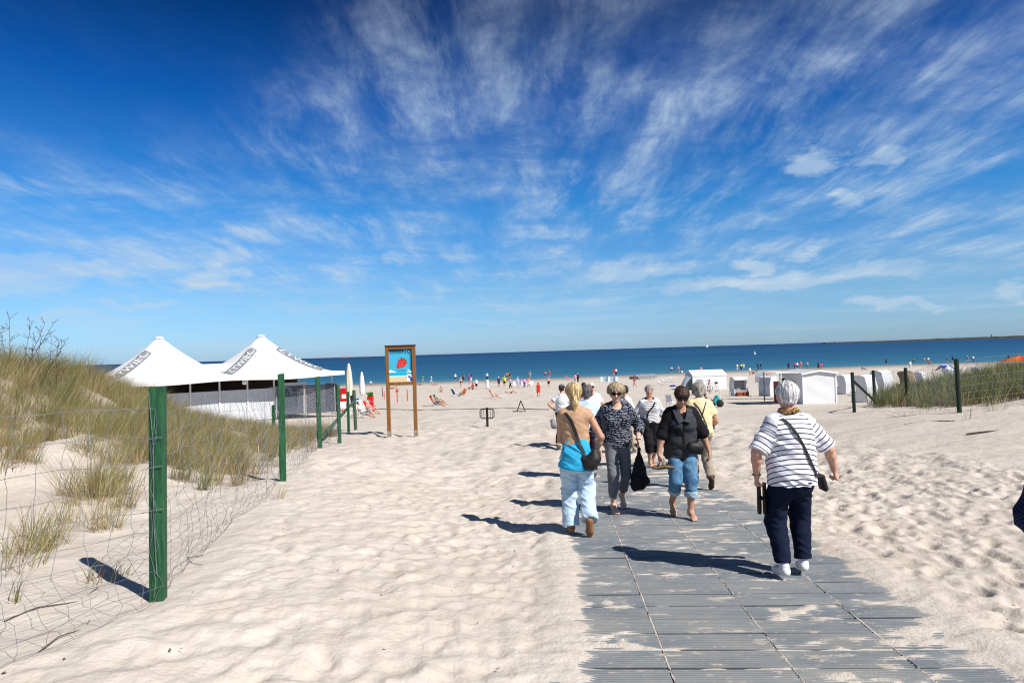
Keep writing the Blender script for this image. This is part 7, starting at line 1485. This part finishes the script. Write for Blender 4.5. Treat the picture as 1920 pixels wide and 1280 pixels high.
# ------------------------------------------------------------------ by the beach bar: parasols, planter, cabinet, tables and chairs
def folded_parasol(px, d, top_py, c, label):
    p = at_depth(px, d); hz = 660 - (px - 960) * 0.0308; H = (hz - top_py) / F * d - p.z; r = empty('folded_parasol', p, 0, label, 'parasol', 'folded parasols by the beach bar'); b = MB(); b.tube([(0, 0, 0), (0, 0, H - 0.05)], 0.03, 8); b.build('pole', mat('white steel post', (0.7, 0.7, 0.7)), r)
    L = H * 0.62; vs = []; n = 16
    for j, (t, w) in enumerate(((0, 0.03), (0.05, 0.09), (0.3, 0.16), (0.6, 0.20), (0.86, 0.19), (0.97, 0.14), (1.0, 0.05))):
        vs.append([((w * (1 + 0.16 * (i % 2) * min(1, t * 3))) * math.cos(2 * PI * i / n), (w * (1 + 0.16 * (i % 2) * min(1, t * 3))) * math.sin(2 * PI * i / n), H - L * t) for i in range(n + 1)])
    b = MB(); b.sheet(vs); b.build('canopy', plain('parasol ' + c, CLR[c]), r)
    b = MB(); b.box((0, 0, 0.05), (0.6, 0.6, 0.12), bev=0.03); b.build('base', mat('concrete parasol base', (0.35, 0.34, 0.33)), r)
folded_parasol(656.5, 46, 681, 'cream', 'taller folded cream parasol beside the beach bar'); folded_parasol(680, 58, 697, 'white', 'smaller folded white parasol behind the seated couple')
p = at(695, 763); r = empty('planter', p, 0, 'tall red planter with a bushy green plant', 'planter'); sc = p.y / F; w = 11 * sc; b = MB(); b.box((0, 0, 0.25), (w, w, 0.5), bev=0.03); b.box((0, 0, 0.78), (w, w, 0.46), bev=0.03); b.build('box', mat('glossy red planter', (0.62, 0.012, 0.012), (0.5, 0.01, 0.01), rough=0.3), r)
b = MB(); r3 = np.random.default_rng(8)
for i in range(160):
    a = r3.uniform(0, 2 * PI); e = Vector((math.cos(a) * r3.uniform(0.05, 0.36), math.sin(a) * r3.uniform(0.05, 0.30), 1.0 + r3.uniform(0.05, 0.42))); s_ = Vector((r3.normal(), r3.normal(), r3.normal())).normalized() * 0.045; b.add([Vector((e.x * 0.4, e.y * 0.4, 0.98)), e - s_, e + Vector((0, 0, 0.05)), e + s_], [(0, 1, 2, 3)])
o = b.build('foliage', mat('bright green leaves', (0.09, 0.30, 0.025), (0.04, 0.17, 0.015), scale=12), r); o['kind'] = 'stuff'
p = at_depth(649, 56); r = empty('ice_cream_cabinet', p, 0.1, 'red cabinet with a white square behind the corner of the beach bar', 'cabinet'); b = MB(); b.box((-0.1, 0, 0.95), (0.62, 0.6, 1.9), bev=0.03); b.build('housing', mat('glossy red housing', (0.58, 0.012, 0.012), rough=0.35), r); b = MB(); b.box((-0.1, -0.305, 1.25), (0.35, 0.012, 0.35)); b.build('white_square', plain('white print panel', CLR['white']), r)
def plastic_chair(pos, yaw, c, label, dz=0.0):
    r = empty('chair', pos, yaw, label, 'chair', 'white chairs by the beach bar'); m = plain('chair plastic ' + c, CLR[c], 0.4); b = MB(); b.box((0, 0, 0.44), (0.44, 0.44, 0.04)); b.build('seat', m, r); b = MB(); b.box((0, 0.22, 0.70), (0.42, 0.03, 0.42), rot=(R(-8), 0, 0)); b.build('backrest', m, r)
    for x in (-0.19, 0.19):
        for y in (-0.19, 0.19): b = MB(); b.tube([(x, y, 0.43), (x * 1.12, y * 1.12, 0)], 0.018, 5); b.build('leg', m, r)
for i, (px, d, yw, lb) in enumerate(((644, 49.0, 0.4, 'white chair nearest the corner post of the beach bar'), (651, 50.5, 2.6, 'white chair between the cabinet and the cream parasol'), (676, 54, 0.7, 'white chair left of the smaller folded parasol'), (685, 55, -0.8, 'white chair right of the smaller folded parasol'), (669, 57, 2.2, 'white chair furthest back among those by the parasols'))): plastic_chair(at_depth(px, d), yw, 'white', lb)
p = at_depth(648, 51.5); r = empty('table', p, 0, 'round white table beside the corner of the beach bar', 'table'); b = MB(); b.tube([(0, 0, 0.70), (0, 0, 0.735)], 0.42, 18); b.build('top', plain('white table top', CLR['white']), r); b = MB(); b.tube([(0, 0, 0), (0, 0, 0.7)], 0.04, 8); b.build('leg', plain('white table leg', CLR['white']), r)
p = at(638, 768); b = MB(); b.box((0, 0, 0.42), (0.14, 0.10, 0.84)); o = b.build('blue_post', plain('blue paint', (0.01, 0.10, 0.40)), None); o.location = p; tag(o, 'short blue post at the corner of the beach bar', 'post')
p = at(670, 757); b = MB(); b.box((0, 0, 0.3), (0.35, 0.25, 0.6)); o = b.build('blue_box', plain('blue box paint', (0.02, 0.14, 0.45)), None); o.location = p; tag(o, 'small blue box left of the red planter', 'box')
# boundary poles
for px, py, top, c, lb in ((717, 743.5, 725, 'navy', 'thin navy pole left of the sign'), (720.5, 748, 734, 'red', 'short red pole just right of the navy pole'), (745, 755, 730, 'red', 'red pole seen between the sign posts, on the left'), (764, 751.5, 730, 'red', 'red pole seen between the sign posts, on the right')):
    p = at(px, py); b = MB(); b.tube([(0, 0, -0.1), (0, 0, (py - top) * p.y / F)], 0.055, 6); o = b.build('boundary_pole', plain('pole ' + c, CLR[c]), None); o.location = p; tag(o, lb, 'pole', 'coloured poles beyond the sign')
# rope barrier on thin stakes
def rope(pts, label, r=0.03, up=0.03):
    p0 = at(*pts[0]); L = [at(*q) - p0 + Vector((0, 0, up)) for q in pts]; b = MB(); b.tube(L, r, 5); o = b.build('rope', mat('grey hemp rope', (0.16, 0.14, 0.12), (0.10, 0.09, 0.08)), None); o.location = p0; tag(o, label, 'rope', 'ropes lying across the beach')
rope([(690, 765), (712, 767), (735, 768), (790, 769), (850, 768), (905, 766.5), (960, 766), (1005, 768), (1030, 768.5)], 'long dark rope lying across the sand behind the sign and the bin stand'); rope([(1352, 748), (1385, 748), (1410, 747.5), (1450, 748.5)], 'shorter rope lying on the sand in front of the open hooded chair')
for px, py, top, lb in ((1411, 749, 729, 'white stake right of the open hooded chair'), (1370, 748, 733, 'white stake left of the open hooded chair'), (1350.5, 750, 731, 'white stake right of the turquoise towel'), (1242, 742, 727, 'pale stake between the striped person and the brown haired head'), (1212, 745, 733, 'pale stake just left of the striped far person')):
    p = at(px, py); b = MB(); b.tube([(0, 0, -0.1), (0, 0, (py - top) * p.y / F)], 0.025, 5); o = b.build('stake', plain('white stake', (0.68, 0.67, 0.64)), None); o.location = p; tag(o, lb, 'stake', 'thin stakes of the rope barrier')
# things on the sand behind the yellow T-shirt
p = at(1258, 767); plastic_chair(p, 2.4, 'white', 'white folding chair left of the brown haired head'); 
p = at(1342, 761); P = [Cone((-0.15, 0, 0.15), (0.1, 0, 0.6), 0.16, 0.12, 0.06), Cone((0.1, 0, 0.6), (0.22, 0.05, 0.3), 0.12, 0.14, 0.06)]; o = sdf_obj('towel', P, 0.03, plain('turquoise towelling', (0.02, 0.34, 0.38)), None, fold=0.03, seed=3); o.location = p; tag(o, 'turquoise towel heaped on the sand behind the yellow T-shirt', 'towel')
p = at(1347, 762); P = [Ell((0.05, -0.2, 0.22), (0.24, 0.2, 0.26), None, 0.03)]; o = sdf_obj('rucksack', P, 0.03, plain('dark green nylon', (0.02, 0.03, 0.022)), None, fold=0.02, seed=4); o.location = p; tag(o, 'dark rucksack on the sand beside the turquoise towel', 'bag')
# dog, parasol, coloured tent
p = at(1413, 703); r = empty('dog', p, 1.3, 'brown dog standing beside the person in white T-shirt', 'dog'); P = [Cone((0, -0.28, 0.42), (0, 0.25, 0.44), 0.15, 0.12, 0.05), Cone((0, -0.30, 0.46), (0, -0.48, 0.64), 0.10, 0.075, 0.04), Cone((0, -0.48, 0.66), (0, -0.66, 0.60), 0.085, 0.045, 0.03), Cone((0, 0.30, 0.50), (0, 0.52, 0.66), 0.035, 0.02, 0.03)]
for x in (-0.08, 0.08): P += [Cone((x, -0.28, 0.38), (x, -0.30, 0.20), 0.055, 0.035, 0.03), Cone((x, -0.30, 0.20), (x, -0.30, 0.02), 0.035, 0.03, 0.02), Cone((x, 0.22, 0.38), (x, 0.16, 0.24), 0.075, 0.045, 0.03), Cone((x, 0.16, 0.24), (x, 0.27, 0.13), 0.04, 0.03, 0.02), Cone((x, 0.27, 0.13), (x, 0.25, 0.02), 0.03, 0.03, 0.02), Cone((x * 0.8, -0.46, 0.72), (x * 1.1, -0.44, 0.62), 0.03, 0.02, 0.01)]
sdf_obj('body', P, 0.022, plain('red brown fur', (0.20, 0.06, 0.025)), r)
def parasol(pos, H, Rr, cols, label, tilt=0.0, cat='parasol'):
    r = empty('parasol', pos, 0, label, cat); b = MB(); b.tube([(0, 0, -0.1), (0, 0, H)], 0.02, 6); b.build('pole', mat('white steel post', (0.7, 0.7, 0.7)), r)
    for i in range(8):
        a0, a1 = 2 * PI * i / 8, 2 * PI * (i + 1) / 8; b = MB(); b.sheet([[(Rr * t * math.cos(a), Rr * t * math.sin(a), H - 0.42 * Rr * t ** 1.4) for t in (0.02, 0.35, 0.7, 1.0)] for a in (a0, (a0 + a1) / 2, a1)], 0.006); b.build('panel', plain('parasol ' + cols[i % len(cols)], CLR[cols[i % len(cols)]]), r)
    r.rotation_euler = (tilt, 0, 0); return r
parasol(at(1774, 694), 1.05, 1.15, ('blue', 'white', 'white', 'blue'), 'blue and white parasol standing low over the sand', 0.5)
p = at(1792, 693); b = MB(); b.sheet([[(0, 0, 0.0), (0.35, 0, 1.05)], [(0.5, 0.1, 0.0), (0.75, 0.1, 1.0)]], 0.03); o = b.build('bodyboard', plain('dark red board', (0.28, 0.05, 0.04)), None); o.location = p; tag(o, 'dark red board stuck upright right of the blue and white parasol', 'board')
p = at_depth(1912, 120.0); r = empty('pop_up_tent', p, 0, 'red and yellow tent top behind the brown fence at the right edge', 'tent'); w = 2.9
for i, c in enumerate(('red', 'yellow', 'red', 'orange', 'red', 'yellow')):
    a0, a1 = PI * 2 * i / 6, PI * 2 * (i + 1) / 6; b = MB(); b.sheet([[(w * t * math.cos(a), w * t * math.sin(a), 2.3 - 1.0 * t ** 1.3) for t in (0.02, 0.5, 1.0)] for a in (a0, (a0 + a1) / 2, a1)], 0.01); b.build('panel', plain('tent ' + c, CLR[c]), r)
for i in range(6): a0 = PI * 2 * i / 6; b = MB(); b.tube([(w * math.cos(a0), w * math.sin(a0), 0), (w * math.cos(a0), w * math.sin(a0), 1.4)], 0.04, 5); b.build('pole', mat('white steel post', (0.7, 0.7, 0.7)), r)
a = at_depth(1872, 62.0); r = empty('board_fence', a, 0, 'brown board fence at the right edge above the grass', 'fence')
for i in range(16): b = MB(); b.box((i * 0.26, 0.02 * (i % 2), 1.1), (0.25, 0.04, 2.3 + 0.05 * (i % 3))); b.build('board', mat('brown fence board', (0.20, 0.105, 0.05), (0.12, 0.06, 0.03), scale=2), r)
# ------------------------------------------------------------------ far out: breakwater, lights and ships
def build_jetty():
    d = 2600.0; X0 = (1545 - 960) / F * d; root = empty('breakwater', (X0, d, SEA), 0, 'long low stone breakwater with two light towers on the horizon at the right', 'breakwater'); st = mat('dark wet rock', (0.055, 0.06, 0.06), (0.03, 0.035, 0.04), scale=0.05, rough=0.9); prof = []; n = 120; rj = np.random.default_rng(3)
    for i in range(n):
        t = i / (n - 1); x = t * 1600; y = -t * 700; h = (4.0 + 5.5 * min(1, t * 2.5) + rj.normal(0, 0.35)); prof.append([(x, y - 16, -2.0), (x, y - 6, h * 0.75), (x, y - 2, h), (x, y + 6, h), (x, y + 18, -2.0)])
    b = MB(); b.sheet(prof); b.build('rock_bank', st, root, True)
    for t, h, c in ((0.305, 17, (0.30, 0.31, 0.33)), (0.442, 20, (0.34, 0.34, 0.35)), (0.02, 10, (0.25, 0.25, 0.26))):
        b = MB(); x, y = t * 1600, -t * 700; b.tube([(x, y, 6), (x, y, h * 0.72), (x, y, h * 0.74), (x, y, h * 0.80), (x, y, h * 0.82), (x, y, h)], [2.6, 2.2, 3.2, 3.2, 1.8, 1.2], 10); b.build('light_tower', mat('pale tower %d' % h, c), root)
build_jetty()
def ship(px, d, L, H, hull, sup, label, sails=False):
    X = (px - 960) / F * d; v = at_depth(px, d, SEA); r = empty('ship' if not sails else 'sailing_boat', v, R(6), label, 'ship' if not sails else 'sailing boat', None); b = MB()
    B = L * 0.16; b.add([(-L / 2, -B / 2, -1), (L * 0.38, -B / 2, -1), (L * 0.48, 0, -1), (L * 0.38, B / 2, -1), (-L / 2, B / 2, -1), (-L * 0.5, -B / 2, H * 0.30), (L * 0.42, -B / 2, H * 0.34), (L * 0.54, 0, H * 0.40), (L * 0.42, B / 2, H * 0.34), (-L * 0.5, B / 2, H * 0.30)], [(0, 1, 6, 5), (1, 2, 7, 6), (2, 3, 8, 7), (3, 4, 9, 8), (4, 0, 5, 9), (5, 6, 7, 8, 9), (4, 3, 2, 1, 0)]); b.build('hull', plain('hull ' + label, hull), r)
    if sails:
        for q in (-1, 1): b = MB(); b.prism([(q * 0.4, 0, H * 0.35), (q * L * 0.42, 0, H * 0.36), (0, 0, H * 1.6)], (0, 0.1, 0)); b.build('sail', plain('white sail', CLR['white']), r)
    else:
        b = MB(); b.box((-L * 0.30, 0, H * 0.5), (L * 0.2, B * 0.8, H * 0.5)); b.box((-L * 0.30, 0, H * 0.82), (L * 0.13, B * 0.6, H * 0.2)); b.build('superstructure', plain('superstructure ' + label, sup), r); b = MB(); b.tube([(-L * 0.30, 0, H * 0.9), (-L * 0.30, 0, H * 1.15)], L * 0.012, 6); b.tube([(L * 0.3, 0, H * 0.34), (L * 0.3, 0, H * 0.8)], L * 0.008, 6); b.build('mast', plain('mast grey', CLR['grey']), r)
ship(648, 6200, 68, 22, (0.55, 0.10, 0.09), (0.62, 0.30, 0.28), 'small red ship on the horizon just left of the sign'); ship(690, 8000, 80, 20, (0.33, 0.13, 0.14), (0.4, 0.32, 0.33), 'fainter brownish ship on the horizon closest to the sign'); ship(1360, 9000, 75, 17, (0.16, 0.20, 0.26), (0.22, 0.26, 0.32), 'grey ship on the horizon above the marquee'); ship(1182, 9500, 45, 13, (0.22, 0.26, 0.32), (0.25, 0.3, 0.36), 'tiny grey ship on the horizon above the striped far person')
ship(1326, 3200, 12, 10, (0.6, 0.6, 0.62), (0.7, 0.7, 0.7), 'white sailing boat on the horizon left of the grey ship', True)
v = at_depth(1415, 420.0, SEA); b = MB(); b.tube([(0, 0, -0.5), (0, 0, 0.5), (0, 0, 0.9), (0, 0, 2.0)], [0.7, 0.7, 0.25, 0.12], 10); o = b.build('buoy', plain('white buoy', CLR['white']), None); o.location = v; tag(o, 'small white buoy on the sea above the marquee', 'buoy')
